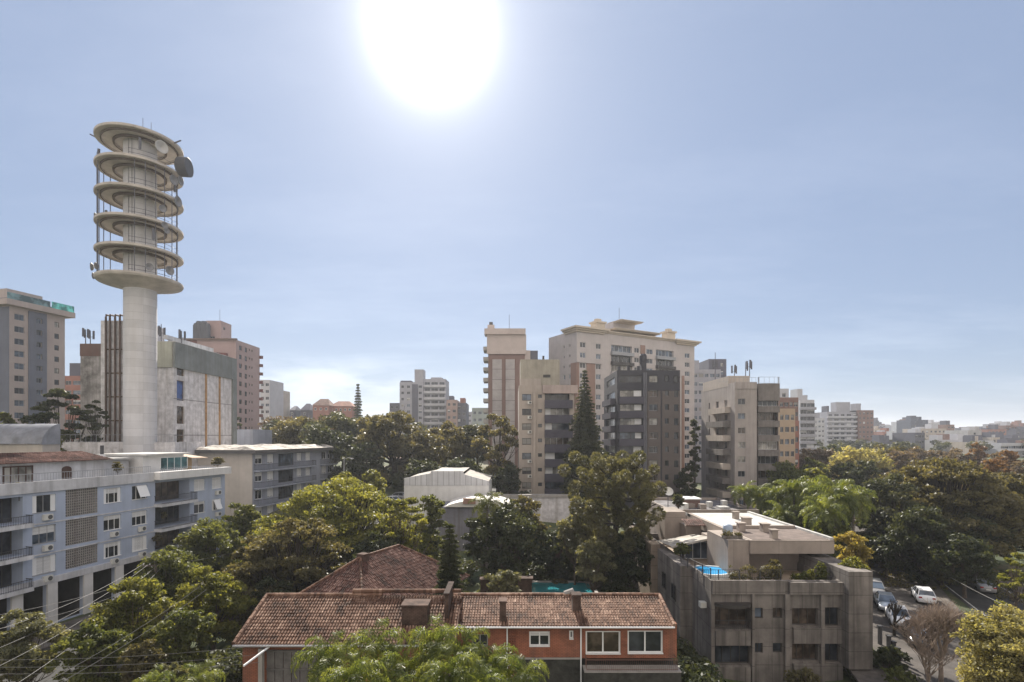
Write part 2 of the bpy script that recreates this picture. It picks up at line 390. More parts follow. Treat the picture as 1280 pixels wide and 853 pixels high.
# ------------------------------------------------------------------ buildings
SIDES = {'F': (0, (0, 0)), 'R': (90, (1, 0)), 'L': (-90, (0, 1)), 'B': (180, (1, 1))}
WCACHE = {}
def frame_mesh(w, h, mull, trans, t, sill, depth):
    key = ('f', round(w, 2), round(h, 2), mull, trans, t, sill, depth)
    if key in WCACHE: return WCACHE[key]
    mb = MB(); d = 0.07
    mb.box(0, w, 0, d, 0, t); mb.box(0, w, 0, d, h-t, h); mb.box(0, t, 0, d, t, h-t); mb.box(w-t, w, 0, d, t, h-t)
    for i in range(1, mull+1):
        x = w*i/(mull+1); mb.box(x-t*.4, x+t*.4, 0.004, d, t, h-t)
    if trans: z = h*trans; mb.box(t, w-t, 0.008, d-.004, z-t*.4, z+t*.4)
    if sill: mb.box(0.003, w-0.003, -depth-0.06, -0.001, -0.0, 0.05)
    me = bpy.data.meshes.new('window'); me.from_pydata(mb.v, [], mb.f); me.materials.append(None); me.update()
    WCACHE[key] = me
    return me
def box_mesh(tagname, x0, x1, y0, y1, z0, z1, mat):
    key = (tagname, round(x0, 2), round(x1, 2), y0, y1, round(z0, 2), round(z1, 2), mat.name)
    if key in WCACHE: return WCACHE[key]
    mb = MB(); mb.box(x0, x1, y0, y1, z0, z1)
    me = bpy.data.meshes.new(tagname); me.from_pydata(mb.v, [], mb.f); me.materials.append(mat); me.update()
    WCACHE[key] = me
    return me
def put_window(root, M4, w, h, glassm, framem, mull=1, trans=0, t=0.06, sill=True, depth=0.15, blind=0, blindm=None, simple=False, shut=0):
    if simple:
        key = ('s', round(w, 2), round(h, 2), mull, glassm.name, framem.name, blind)
        if key not in WCACHE:
            mb = MB(); d = 0.07
            mb.box(0, w, 0, d, 0, t); mb.box(0, w, 0, d, h-t, h); mb.box(0, t, 0, d, t, h-t); mb.box(w-t, w, 0, d, t, h-t)
            for i in range(1, mull+1): mb.box(w*i/(mull+1)-t*.4, w*i/(mull+1)+t*.4, 0.004, d, t, h-t)
            mb.quad((t, .05, t), (w-t, .05, t), (w-t, .05, h-t), (t, .05, h-t), 1)
            if blind: mb.box(t, w-t, 0.01, 0.04, h*(1-blind), h-t, 2)
            me = bpy.data.meshes.new('window'); me.from_pydata(mb.v, [], mb.f)
            for q in (framem, glassm, blindm or BLIND): me.materials.append(q)
            me.polygons.foreach_set('material_index', mb.m); me.update(); WCACHE[key] = me
        return link('window', WCACHE[key], root, M4)
    fm = frame_mesh(w, h, mull, trans, t, sill, depth)
    o = link('window', fm, root, M4)
    o.material_slots[0].link = 'OBJECT'; o.material_slots[0].material = framem
    link('pane', box_mesh('pane', t, w-t, 0.045, 0.06, t, h-t, glassm), o)
    if blind: link('roller_blind', box_mesh('roller_blind', t+.004, w-t-.004, 0.012, 0.036, h*(1-blind), h-t-.002, blindm or BLIND), o)
    if shut:
        link('shutter', box_mesh('shutter', 0.01, shut, -0.05, -0.008, 0.03, h-0.02, WHITEF), o)
        link('shutter', box_mesh('shutter', w-shut, w-0.01, -0.05, -0.008, 0.03, h-0.02, WHITEF), o)
    return o
class Bld:
    def __init__(s, name, label, x, y, rot, w, d, h, wall, z0=None, cat='building', group=None, sink=1.5):
        s.z0 = gh(x, y) if z0 is None else z0
        s.root = empty(name, (x, y, s.z0), R(rot), label, cat, group)
        s.w, s.d, s.h, s.rot, s.wall, s.sink = w, d, h, rot, wall, sink
        s.holes = {k: [] for k in 'FRLB'}; s.x, s.y = x, y
        s.Rm = Matrix.Rotation(R(rot), 4, 'Z')
    def frame(s, side, inset=0.0):
        a, (ox, oy) = SIDES[side]
        o = Vector((ox*s.w, oy*s.d, 0)); u = Matrix.Rotation(R(a), 4, 'Z') @ Vector((1, 0, 0)); n_ = Matrix.Rotation(R(a), 4, 'Z') @ Vector((0, -1, 0))
        return o - n_*inset, u, n_, a
    def at(s, side, px, py, inset=0.0):
        o, u, n_, a = s.frame(side, inset)
        o = s.Rm @ o + Vector((s.x, s.y, s.z0)); u = s.Rm @ u; n_ = s.Rm @ n_
        d = Vector(((px-640)/F, 1, (HY-py)/F)); c = Vector((0, 0, CH))
        t_ = (o - c).dot(n_) / d.dot(n_); p = c + d*t_
        return (p-o).dot(u), p.z - s.z0
    def M4(s, side, u0, z, out_=0.0, inset=0.0):
        o, u, n_, a = s.frame(side, inset)
        return Matrix.Translation(o + u*u0 + n_*out_ + Vector((0, 0, z))) @ Matrix.Rotation(R(a), 4, 'Z')
    def win(s, side, u0, z, w, h, g=None, f=None, depth=0.15, hole=True, **k):
        if hole: s.holes[side].append((u0, z, u0+w, z+h, depth))
        return put_window(s.root, s.M4(side, u0, z, -depth), w, h, g or G_DARK, f or ALU, depth=depth, **k)
    def winpx(s, side, x0, x1, y0, y1, **k):
        u0, _ = s.at(side, x0, y0); u1, _ = s.at(side, x1, y0); xm = (x0+x1)/2
        zt = s.at(side, xm, y0)[1]; zb = s.at(side, xm, y1)[1]
        return s.win(side, u0, zb, u1-u0, zt-zb, **k)
    def box(s, name, x0, x1, y0, y1, z0, z1, mat):
        mb = MB(); mb.box(x0, x1, y0, y1, z0, z1); return mb.build(name, mat, s.root)
    def sbox(s, name, side, u0, u1, o0, o1, z0, z1, mat, parent=None):   # box in facade coordinates, o = outwards
        mb = MB(); mb.box(u0, u1, -o1, -o0, z0, z1)
        return mb.build(name, mat, s.root, s.M4(side, 0, 0))
    def railing(s, side, u0, u1, out_, z, h=1.0, mat=None, step=0.13, sides=True, t=0.02):
        mb = MB(); y = -out_
        mb.box(u0, u1, y-t, y+t, z+h-0.05, z+h); mb.box(u0, u1, y-t*.6, y+t*.6, z+0.08, z+0.11)
        k = max(2, int((u1-u0)/step))
        for i in range(k+1):
            x = u0+t+(u1-u0-2*t)*i/k; mb.box(x-t*.5, x+t*.5, y-t*.5, y+t*.5, z, z+h-0.05)
        if sides and out_ > 0.3:
            for x in (u0+t, u1-t):
                mb.box(x-t, x+t, y+t, -0.01, z+h-0.05, z+h)
                for j in range(int(out_/0.15)): mb.box(x-t*.5, x+t*.5, -0.1-j*0.15-t*.5, -0.1-j*0.15+t*.5, z, z+h-0.05)
        return mb.build('railing', mat or RAIL, s.root, s.M4(side, 0, 0))
    def ac(s, side, u0, z):
        o = link('air_conditioner', box_mesh('air_conditioner', 0, .78, -.36, -.06, 0, .54, ACW), s.root, s.M4(side, u0, z))
        if 'fan' not in WCACHE:
            mb = MB(); mb.lathe([(0.0, 0), (0.21, 0), (0.21, 0.02), (0.17, 0.025), (0.0, 0.01)], 14)
            me = bpy.data.meshes.new('fan_grille'); me.from_pydata(mb.v, [], mb.f); me.materials.append(FANG); me.update(); WCACHE['fan'] = me
        link('fan_grille', WCACHE['fan'], o, Matrix.Translation((.50, -.362, .27)) @ Matrix.Rotation(R(90), 4, 'X'))
        return o
    def finish(s, roof=None, parapet=0.9, pt=0.2, parapet_mat=None, walls='FRLB', cap=None):
        mb = MB(); S = s.sink
        for side in walls:
            o, u, n_, a = s.frame(side); W = s.w if side in 'FB' else s.d
            H = s.h
            us = sorted({0.0, W, *[min(max(q, 0), W) for h_ in s.holes[side] for q in (h_[0], h_[2])]})
            zs = sorted({-S, H, *[q for h_ in s.holes[side] for q in (h_[1], h_[3])]})
            Z = Vector((0, 0, 1))
            hs = s.holes[side]
            for i in range(len(us)-1):
                if us[i+1]-us[i] < 1e-5: continue
                um = (us[i]+us[i+1])/2; col = [h_ for h_ in hs if h_[0] < um < h_[2]]
                run = None
                for j in range(len(zs)-1):
                    zm = (zs[j]+zs[j+1])/2
                    inside = any(h_[1] < zm < h_[3] for h_ in col)
                    if not inside:
                        if run is None: run = zs[j]
                    if (inside or j == len(zs)-2) and run is not None:
                        ze = zs[j] if inside else zs[j+1]
                        mb.quad(o+u*us[i]+Z*run, o+u*us[i+1]+Z*run, o+u*us[i+1]+Z*ze, o+u*us[i]+Z*ze); run = None
            for (u0, z0, u1, z1, dp) in hs:
                a_, b_, c_, d_ = o+u*u0+Z*z0, o+u*u1+Z*z0, o+u*u1+Z*z1, o+u*u0+Z*z1; q = -n_*dp
                mb.quad(a_, a_+q, b_+q, b_); mb.quad(b_, b_+q, c_+q, c_); mb.quad(c_, c_+q, d_+q, d_); mb.quad(d_, d_+q, a_+q, a_)
        mb.build('wall', s.wall, s.root)
        r = MB(); r.quad((pt, pt, s.h-parapet), (s.w-pt, pt, s.h-parapet), (s.w-pt, s.d-pt, s.h-parapet), (pt, s.d-pt, s.h-parapet))
        r.build('roof', roof or ROOFG, s.root)
        p = MB(); z0, z1 = s.h-parapet, s.h; w, d = s.w, s.d
        p.quad((pt, pt, z0), (pt, pt, z1), (w-pt, pt, z1), (w-pt, pt, z0)); p.quad((w-pt, pt, z0), (w-pt, pt, z1), (w-pt, d-pt, z1), (w-pt, d-pt, z0))
        p.quad((w-pt, d-pt, z0), (w-pt, d-pt, z1), (pt, d-pt, z1), (pt, d-pt, z0)); p.quad((pt, d-pt, z0), (pt, d-pt, z1), (pt, pt, z1), (pt, pt, z0))
        for q in ((0, w, 0, pt), (0, w, d-pt, d), (0, pt, pt, d-pt), (w-pt, w, pt, d-pt)):
            p.quad((q[0], q[2], z1), (q[1], q[2], z1), (q[1], q[3], z1), (q[0], q[3], z1))
        p.build('parapet', parapet_mat or s.wall, s.root)
        return s
def yz(ztop_px, Y, z0): return ZP(ztop_px, Y) - z0
def hash01(*a): return (math.sin(sum(x*k for x, k in zip(a, (12.9898, 78.233, 37.719)))) * 43758.5453) % 1.0

# ---- pale blue apartment block along the left street
BLUEW = M('pale blue painted render', (0.40, 0.455, 0.57), 0.85, 0.12, 0.3, streak=0.22, stain=(0.16, 0.17, 0.2))
WHT = M('stained white render', (0.60, 0.60, 0.62), 0.85, 0.18, 0.5, streak=0.5, stain=(0.17, 0.16, 0.16))
WHT2 = M('clean white render', (0.68, 0.67, 0.66), 0.85, 0.12, 0.4, streak=0.2, stain=(0.25, 0.24, 0.23))
rotb = math.degrees(math.atan2(1, 0.205))
bb = Bld('apartment_block', 'long pale blue apartment block with white parapet and columns on the left street', -46.8, 36, rotb, 36.3, 12, 13.8, BLUEW, z0=0)
rowz = (12.5, 9.6, 6.7)
def ub(px): return bb.at('F', px, 600)[0]
for r_, zt in enumerate(rowz):
    u0, u1 = ub(-60), ub(28.5)
    bb.holes['F'].append((u0+.6, zt-2.3, u1, zt+.05, 1.3)); put_window(bb.root, bb.M4('F', u0+.6, zt-2.3, -1.3), u1-u0-.6, 2.35, G_DARK, DARKF, mull=5, sill=False)
    bb.sbox('balcony', 'F', u0+.4, ub(33), 0.003, 0.9, zt-2.75, zt-2.38, WHT); bb.railing('F', u0+.45, ub(32.6), 0.82, zt-2.38, 0.75, RAIL)
    sty = [dict(shut=.42, blind=0, g=G_DARK), dict(blind=.45, g=G_BLUE, mull=2), dict(shut=.42, blind=.98, g=G_DARK)][r_]
    bb.win('F', ub(40.3), zt-1.65, ub(70)-ub(40.3), 1.65, f=ALU, **sty)
    bb.ac('F', ub(52), zt-2.38)
    bb.win('F', ub(129.5), zt-1.6, ub(151.5)-ub(129.5), 1.6, g=G_DARK, f=WHITEF, shut=(.35, 0, .3)[r_], blind=(.35, .3, .3)[r_], mull=2)
    if r_: bb.ac('F', ub(137), zt-2.3)
    bb.win('F', ub(165), zt-1.6, ub(184)-ub(165), 1.6, g=G_DARK, f=WHITEF, shut=(0, 0, .4)[r_], blind=(0, .4, .98)[r_], mull=2)
    if r_ > 0: bb.ac('F', ub(172), zt-2.3)
    u0, u1 = ub(194), ub(237)
    bb.holes['F'].append((u0, zt-2.3, u1, zt+.1, 1.6)); put_window(bb.root, bb.M4('F', u0, zt-2.3, -1.6), u1-u0, 2.4, G_BROWN if r_ != 1 else G_DARK, DARKF, mull=5, sill=False)
    bb.sbox('balcony', 'F', u0-.2, u1+.2, 0.003, 1.1, zt-2.72, zt-2.4, WHT); bb.railing('F', u0-.15, u1+.15, 1.02, zt-2.4, 0.95, RAIL)
    bb.win('F', ub(242.5), zt-1.5, ub(256.5)-ub(242.5), 1.5, g=G_DARK, f=WHITEF, blind=(.98, .25, .3)[r_], mull=1)
    bb.win('F', ub(265), zt-1.5, ub(277)-ub(265), 1.5, g=G_DARK, f=WHITEF, blind=(.98, 0, .5)[r_], shut=(0, .4, 0)[r_], mull=1)
    bb.ac('F', ub(268.5), zt-2.3)
    bb.sbox('string_course', 'F', ub(33.5), ub(191.5), 0.003, 0.06, zt-2.72, zt-2.6, WHT) if r_ < 2 else None
for c_, (px, out_) in enumerate([(146, .45), (166.5, .45), (184, .3)]):      # open projecting top-hung shutters
    pass
for k_, px in enumerate((174.5, 271)):
    mb = MB(); mb.box(0, 1.25 if k_ == 0 else 1.0, -.03, 0, -1.35, 0)
    mb.build('awning_shutter', WHITEF, bb.root, bb.M4('F', ub(px-4.5), (rowz[0] if k_ == 0 else rowz[1])-.06, .04) @ Matrix.Rotation(R(-24), 4, 'X'))
u0, u1 = ub(82), ub(122)                                              # ventilation block panels
for z0_, z1_ in ((10.1, 12.75), (7.25, 9.85), (4.95, 7.0)):
    bb.holes['F'].append((u0, z0_, u1, z1_, 0.5)); mb = MB(); W = u1-u0; nxx = 15; nzz = int((z1_-z0_)/.25)
    for i in range(nxx+1): x = W*i/nxx; mb.box(max(0, x-.035), min(W, x+.035), 0, .10, 0, z1_-z0_)
    for j in range(nzz+1): z = (z1_-z0_)*j/nzz; mb.box(0, W, .005, .095, max(0, z-.035), min(z1_-z0_, z+.035))
    mb.build('ventilation_block_panel', CONCP, bb.root, bb.M4('F', u0, z0_, -.06))
    bb.sbox('stair_wall', 'F', u0, u1, -.5, -.48, z0_, z1_, M('dim stair interior', (0.10, 0.10, 0.11)))  # dark grey sheet stands in for the gloom of the stairwell
bb.sbox('base_band', 'F', -.02, 36.32, 0.003, .25, 4.05, 4.65, WHT)
bb.sbox('parapet_band', 'F', -.02, ub(191), 0.003, .18, 12.8, 13.83, WHT); bb.sbox('parapet_band', 'F', ub(191.5), 36.35, 0.003, 1.0, 12.95, 13.85, WHT2)
hs = [(.8, 0.2)] + []
cols = [-80, -20, 20, 64, 109, 148, 187, 222, 252]
cu = [ub(c) for c in cols if ub(c) > 0] + [35.6]
for i in range(len(cu)-1):
    a_, b_ = cu[i]+.45, cu[i+1]-.45
    if b_-a_ > .5:
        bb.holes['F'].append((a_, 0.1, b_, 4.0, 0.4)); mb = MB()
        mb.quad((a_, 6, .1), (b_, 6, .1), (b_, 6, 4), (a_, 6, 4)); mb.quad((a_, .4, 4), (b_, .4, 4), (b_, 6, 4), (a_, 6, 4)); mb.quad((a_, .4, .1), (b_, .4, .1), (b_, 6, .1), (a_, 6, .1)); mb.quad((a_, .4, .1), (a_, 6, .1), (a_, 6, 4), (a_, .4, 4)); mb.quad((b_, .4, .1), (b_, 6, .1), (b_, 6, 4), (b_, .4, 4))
        mb.build('garage_wall', M('garage wall with painted shade', (0.06, 0.058, 0.056), .9, .3), bb.root, bb.M4('F', 0, 0))  # near-black colour stands in for the shade inside the garage
for i in range(len(cu)-1):
    bb.sbox('column', 'F', cu[i]-.45, cu[i]+.45, 0.003, .2, 0, 4.04, WHT2)
# penthouse storey set back from the street
def setback(b, side, u0, u1, ins, dpt, z0, z1, mat, name='penthouse_wall'):
    return b.sbox(name, side, u0, u1, -ins-dpt, -ins, z0, z1, mat)
setback(bb, 'F', 1, ub(152), 2.2, 6, 13.0, 15.55, WHT)
TILE = tilemat('old clay roof tiles', (0.045, 0.024, 0.016), (0.15, 0.080, 0.052), (0.38, 0.26, 0.195))
TILED = tilemat('mossy clay roof tiles', (0.045, 0.025, 0.020), (0.12, 0.060, 0.048), (0.27, 0.17, 0.14))
def tiled_roof(name, mat, parent, M4, w, l, pw=0.2, pl=0.34, jit=0.012, mask=None):
    """barrel tiles in overlapping rows; local x along the eave, y up the slope"""
    mb = MB(); nc = int(w/pw); nrw = int(l/pl)
    for j in range(nrw):
        y0 = j*pl; y1 = min(l, y0+pl+.04)
        for i in range(nc):
            xc = (i+.5)*pw
            if mask and not mask(xc, y0+pl/2): continue
            r = pw*.36; dz = rng.uniform(-jit, jit); dx = rng.uniform(-jit, jit)*.6
            n0 = len(mb.v)
            for (yy, zz_) in ((y0, .045+dz), (y1, .005+dz*.4)):
                for k in range(5):
                    t_ = math.pi*k/4; mb.v.append((xc+dx-r*math.cos(t_), yy, zz_+r*.75*math.sin(t_)))
            for k in range(4): mb.f.append((n0+k+1, n0+k, n0+5+k, n0+6+k)); mb.m.append(0)
            mb.f.append(tuple(n0+k for k in range(5))); mb.m.append(0)
        if not mask: mb.quad((0, y0, .03), (w, y0, .03), (w, y1, -.005), (0, y1, -.005)); mb.quad((0, y0, -.02), (w, y0, -.02), (w, y0, .03), (0, y0, .03))
    return mb.build(name, mat, parent, M4, smooth=False)
tiled_roof('roof', TILED, bb.root, bb.M4('F', -1, 15.5, -1.5) @ Matrix.Rotation(R(11), 4, 'X'), ub(156)+1, 4.6, pw=.22)
for i, (x0, x1) in enumerate(((3, 41),)):
    u0, _ = bb.at('F', x0, 600, 2.2); u1, _ = bb.at('F', x1, 600, 2.2)
    put_window(bb.root, bb.M4('F', u0, 13.2, -2.13), u1-u0, 2.05, G_LIT, M('brown wooden frame', (0.07, 0.035, 0.025), 0.6), mull=3, sill=False, t=.12)
u0 = bb.at('F', 77, 600, 2.2)[0]; u1 = bb.at('F', 89, 600, 2.2)[0]
mb = MB(); W = u1-u0; pts = [(0, 0), (W, 0), (W, 1.6)]+[(W/2+W/2*math.cos(t_), 1.6+W/2*math.sin(t_)*.6) for t_ in (.6, 1.1, 1.57, 2.04, 2.54)]+[(0, 1.6)]
mb.poly([(p[0], -.06, p[1]) for p in pts]); 
for i in range(len(pts)):
    p, q = pts[i], pts[(i+1) % len(pts)]; mb.quad((p[0], 0, p[1]), (q[0], 0, q[1]), (q[0], -.06, q[1]), (p[0], -.06, p[1]))
mb.build('arched_door', MC['brown wooden frame'], bb.root, bb.M4('F', u0, 13.1, -2.19))
setback(bb, 'F', ub(156), ub(190), 3.2, 5, 13.0, 15.35, WHT)
bb.railing('F', 0.3, ub(189), -.05, 13.83, 0.75, RAILG, step=.25, sides=False)
setback(bb, 'F', ub(193), ub(243), 1.6, 6, 13.0, 15.75, WHT2)
u0, _ = bb.at('F', 200, 600, 1.6); u1, _ = bb.at('F', 234, 600, 1.6)
put_window(bb.root, bb.M4('F', u0, 13.9, -1.53), u1-u0, 1.55, glass('greenish glass', (0.05, 0.11, 0.12)), WHITEF, mull=3, sill=False)
bb.sbox('roof_slab', 'F', ub(191), ub(247), -8, -1.0, 15.752, 15.95, ROOFW)
bb.sbox('roof_slab', 'F', ub(158), ub(190.5), -8.4, -2.6, 15.353, 15.55, ROOFW)
mb = MB(); a_, b_ = ub(247.5), ub(268); mb.quad((a_, 1.0, 15.3), (b_, 1.0, 15.2), (b_, 6, 15.8), (a_, 6, 15.9)); mb.quad((a_, 6, 15.8), (b_, 6, 15.7), (b_, 1.0, 15.1), (a_, 1.0, 15.2)); mb.quad((a_, 1, 15.2), (b_, 1, 15.1), (b_, 1, 15.2), (a_, 1, 15.3))
mb.build('canopy', M('warm tan canopy', (0.50, 0.38, 0.28)), bb.root, bb.M4('F', 0, 0))  # canopy in one warm tan colour
setback(bb, 'F', ub(248), ub(264), 3, 3, 13.0, 15.2, M('ochre render', (0.42, 0.30, 0.17), streak=.3), 'terrace_wall')
bb.railing('F', ub(192), 36.0, .9, 13.86, 0.45, RAILG, step=.3, sides=False)
bb.sbox('chimney', 'F', ub(166), ub(168.5), -4.6, -4.0, 15.55, 16.0, WHT); bb.sbox('flue', 'F', ub(166.4), ub(168), -4.5, -4.15, 16.0, 17.0, RAIL)
bb.finish(ROOFG, parapet=.9)

# ---- second block behind it
GREYB = M('blue grey render', (0.30, 0.32, 0.38), 0.85, 0.15, 0.3, streak=0.3)
CREAM = M('cream blank render', (0.46, 0.41, 0.36), 0.85, 0.12, 0.3, streak=0.15)
b2 = Bld('apartment_block', 'low grey blue apartment block with long balconies and a scruffy flat roof', -42.9, 86, rotb, 25, 21, 0, GREYB, z0=0)
b2.h = yz(563, 86, 0)
def u2(px): return b2.at('F', px, 600)[0]
for r_ in range(5):
    zt = 14.9-r_*2.95
    cs = [(319, 328, .4, 1), (334, 342, .9, 1), (348, 367, 0, 5), (371, 377, .9, 1), (382, 388, .95, 1), (402, 408, .9, 1), (410, 416, .4, 1)]
    for (x0, x1, bl, mu) in cs:
        tall = (x1-x0) > 12
        b2.win('F', u2(x0), zt-(2.2 if tall else 1.5), u2(x1)-u2(x0), 2.2 if tall else 1.5, g=G_DARK if hash01(r_, x0) > .3 else G_BLUE, f=DARKF if tall else WHITEF, mull=mu, blind=bl if hash01(r_, x0, 3) > .25 else 0, sill=False)
    for (x0, x1) in ((317.5, 390), (400, 418)):
        b2.sbox('balcony', 'F', max(.05, u2(x0)), min(24.95, u2(x1)), .003, 1.0, zt-2.75, zt-2.5, GREYB); b2.railing('F', max(.08, u2(x0)), min(24.9, u2(x1)), .93, zt-2.5, .95, RAIL, step=.2)
for z in (12.0, 9.05, 6.1): b2.sbox('string_course', 'L', .1, 20.9, .003, .05, z-.12, z+.05, DARKF)
b2.sbox('roof_fascia', 'F', -1.0, 25.6, -21.3, 1.3, b2.h-.55, b2.h+.02, M('dark stained fascia', (0.09, 0.085, 0.085), streak=.3))
mb = MB(); nn2 = 26
for i in range(nn2):
    for j in range(8):
        def hz(i_, j_): return b2.h+.04+.55*abs(math.sin(j_*.9+.4))*(.5+hash01(i_, j_)*.9)*(0 if (i_ in (0, nn2) or j_ in (0, 8)) else 1)
        x0, x1, y0, y1 = -1+i*26.6/nn2, -1+(i+1)*26.6/nn2, -1.3+j*22.5/8, -1.3+(j+1)*22.5/8
        mb.quad((x0, y0, hz(i, j)), (x1, y0, hz(i+1, j)), (x1, y1, hz(i+1, j+1)), (x0, y1, hz(i, j+1)))
mb.build('roof_sheeting', M('old pale fibre cement roof', (0.46, 0.42, 0.38), .85, .5, 1.2, bump=.4), b2.root, b2.M4('F', 0, 0))
b2.finish(ROOFG, parapet=.2, walls='FRL')
# blank cream wall facing the camera stands on the left side of it
b2.sbox('side_wall', 'L', .02, 20.98, .003, .12, -1, b2.h-.56, CREAM)

# ---- left tower
BEIGE = M('beige tower render', (0.38, 0.32, 0.30), 0.85, 0.10, 0.2, streak=0.15)
SLATE = M('slate blue tower render', (0.13, 0.14, 0.18), 0.85, 0.12, 0.2, streak=0.2)
rotl = math.degrees(math.atan2(1, 0.23))
b3 = Bld('apartment_tower', 'beige apartment tower with slate blue stripe and green glass roof terrace, far left', -116.2, 120.2, rotl, 12.1, 22, 0, BEIGE)
b3.h = ZP(382, 120.2) - b3.z0
def u3(px): return b3.at('F', px, 480)[0]
for r_ in range(14):
    zt = b3.at('F', 23.5, 393.0+15.5*r_*.99)[1]
    if zt < 3: break
    b3.win('F', u3(18), zt-1.4, u3(30.5)-u3(18), 1.4, g=(G_BLUE, G_DARK, G_DARK, G_BLUE)[r_ % 4], mull=1, simple=False, sill=False)
    b3.win('F', u3(44.5), zt-1.3, u3(52)-u3(44.5), 1.2, g=G_DARK if r_ % 3 else G_BLUE, mull=1, simple=True)
    b3.win('F', u3(68), zt-1.4, u3(74)-u3(68), 1.3, g=G_DARK if r_ % 4 else G_LIT, f=DARKF, mull=1, simple=True)
def notch_panel(b, side, u0, u1, z0, z1, out_, mat, holes, name='facade_panel'):
    us = sorted({u0, u1, *[q for h_ in holes for q in (h_[0], h_[2])]}); zs = sorted({z0, z1, *[q for h_ in holes for q in (h_[1], h_[3])]}); mb = MB()
    for i in range(len(us)-1):
        for j in range(len(zs)-1):
            um, zm = (us[i]+us[i+1])/2, (zs[j]+zs[j+1])/2
            if u0 <= um <= u1 and z0 <= zm <= z1 and not any(h_[0] < um < h_[2] and h_[1] < zm < h_[3] for h_ in holes):
                mb.quad((us[i], -out_, zs[j]), (us[i+1], -out_, zs[j]), (us[i+1], -out_, zs[j+1]), (us[i], -out_, zs[j+1]))
    for x in (u0, u1): mb.quad((x, -out_, z0), (x, 0, z0), (x, 0, z1), (x, -out_, z1))
    for h_ in holes:
        x0, q0, x1, q1 = h_[:4]
        if x1 < u0 or x0 > u1: continue
        mb.quad((x0, -out_, q0), (x0, 0, q0), (x0, 0, q1), (x0, -out_, q1)); mb.quad((x1, -out_, q0), (x1, 0, q0), (x1, 0, q1), (x1, -out_, q1))
        mb.quad((x0, -out_, q0), (x1, -out_, q0), (x1, 0, q0), (x0, 0, q0)); mb.quad((x0, -out_, q1), (x1, -out_, q1), (x1, 0, q1), (x0, 0, q1))
    mb.quad((u0, -out_, z1), (u1, -out_, z1), (u1, 0, z1), (u0, 0, z1))
    return mb.build(name, mat, b.root, b.M4(side, 0, 0))
notch_panel(b3, 'F', u3(35), u3(57.5), 0, b3.h-.3, .3, SLATE, [h_ for h_ in b3.holes['F'] if u3(35) < h_[0] < u3(57)])
b3.sbox('painted_shade_face', 'L', .02, 21.98, .003, .1, 0, b3.h-.2, SLATE)  # slate colour over this face stands in for its shade
b3.sbox('cornice', 'F', -1.4, 13.6, -22, 1.4, b3.h, b3.h+1.3, BEIGE)
b3.sbox('terrace_wall', 'F', -.6, 12.6, -21, .7, b3.h+1.3, b3.h+1.7, SLATE)
b3.sbox('glass_balustrade', 'F', -1.2, u3(58), 1.2, 1.28, b3.h+1.3, b3.h+2.8, glass('grey green balustrade glass', (0.10, 0.17, 0.18)))
b3.sbox('glass_balustrade', 'F', u3(60), 13.4, 1.2, 1.28, b3.h+1.3, b3.h+2.9, glass('sea green balustrade glass', (0.10, 0.42, 0.38)))
b3.sbox('roof_storey', 'F', .5, 8, -12, -1.5, b3.h+1.7, b3.h+4.2, BEIGE)
b3.finish(ROOFG, parapet=.1)

# ---- telephone exchange hall beside the tower
EXCH = M('peeling white exchange render', (0.64, 0.62, 0.63), 0.9, 0.28, 0.9, streak=0.55, stain=(0.22, 0.19, 0.16))
EXG = M('green grey painted band', (0.21, 0.228, 0.225), 0.85, 0.2, 0.4, streak=0.4)
RUST = M('rust stained panel', (0.20, 0.12, 0.07), 0.9, 0.6, 1.5, streak=0.6)
be = Bld('exchange_hall', 'windowless white stained concrete hall with green grey roof band beside the round tower', -57.3, 88, 90, 19.6, 5.5, 0, EXCH, z0=0)
be.h = ZP(427.7, 88)
z_b = be.h - 4.6
for i, (y0, y1) in enumerate(((452, 470), (476, 501), (508, 530), (537, 560))):
    o_ = be.winpx('F', 221, 230.5, y0, y1, g=(G_BROWN, glass('blue boarded opening', (0.03, 0.06, 0.17), .6), G_BROWN, G_BROWN)[i], f=RUST, mull=0 if i == 1 else 1, sill=False, depth=.25)
be.sbox('roof_band', 'F', -.05, 19.7, .003, .35, be.h-4.3, be.h+.03, EXG)
be.sbox('roof_band', 'L', .0, 5.4, .003, .3, be.h-4.3, be.h+.02, M('yellow grey render', (0.36, 0.36, 0.30), streak=.3))
be.sbox('end_pier', 'F', 18.2, 19.7, .003, .36, -1, be.h-4.31, EXG)
for px in (257, 274):
    u_ = be.at('F', px, 500)[0]; be.sbox('rusty_pipe', 'F', u_-.18, u_+.18, .003, .2, 0, be.h-4.32, M('rust orange paint', (0.42, 0.25, 0.12), .8, .3, 1.0))
for z in (6, 12, 18.2, 24.4): be.sbox('joint', 'F', 0, 18.15, .003, .03, z, z+.12, M('dark concrete joint', (0.2, 0.19, 0.19)))
be.box('roof_slab', 2, 19, 1, 5, be.h, be.h+.5, ROOFW)
be.sbox('roof_beam', 'F', 2, 16, -3, -2.4, be.h+.9, be.h+1.6, WHT); be.sbox('beam_post', 'F', 3, 3.4, -2.9, -2.5, be.h+.5, be.h+.9, WHT); be.sbox('beam_post', 'F', 14, 14.4, -2.9, -2.5, be.h+.5, be.h+.9, WHT)
be.finish(ROOFG, parapet=.3)
bf = Bld('exchange_shaft', 'tall narrow white slab with rows of brown vertical pipes left of the round tower', XP(126, 92), 92, 0, 6.6, 7, 0, EXCH, z0=0)
bf.h = ZP(401, 92)
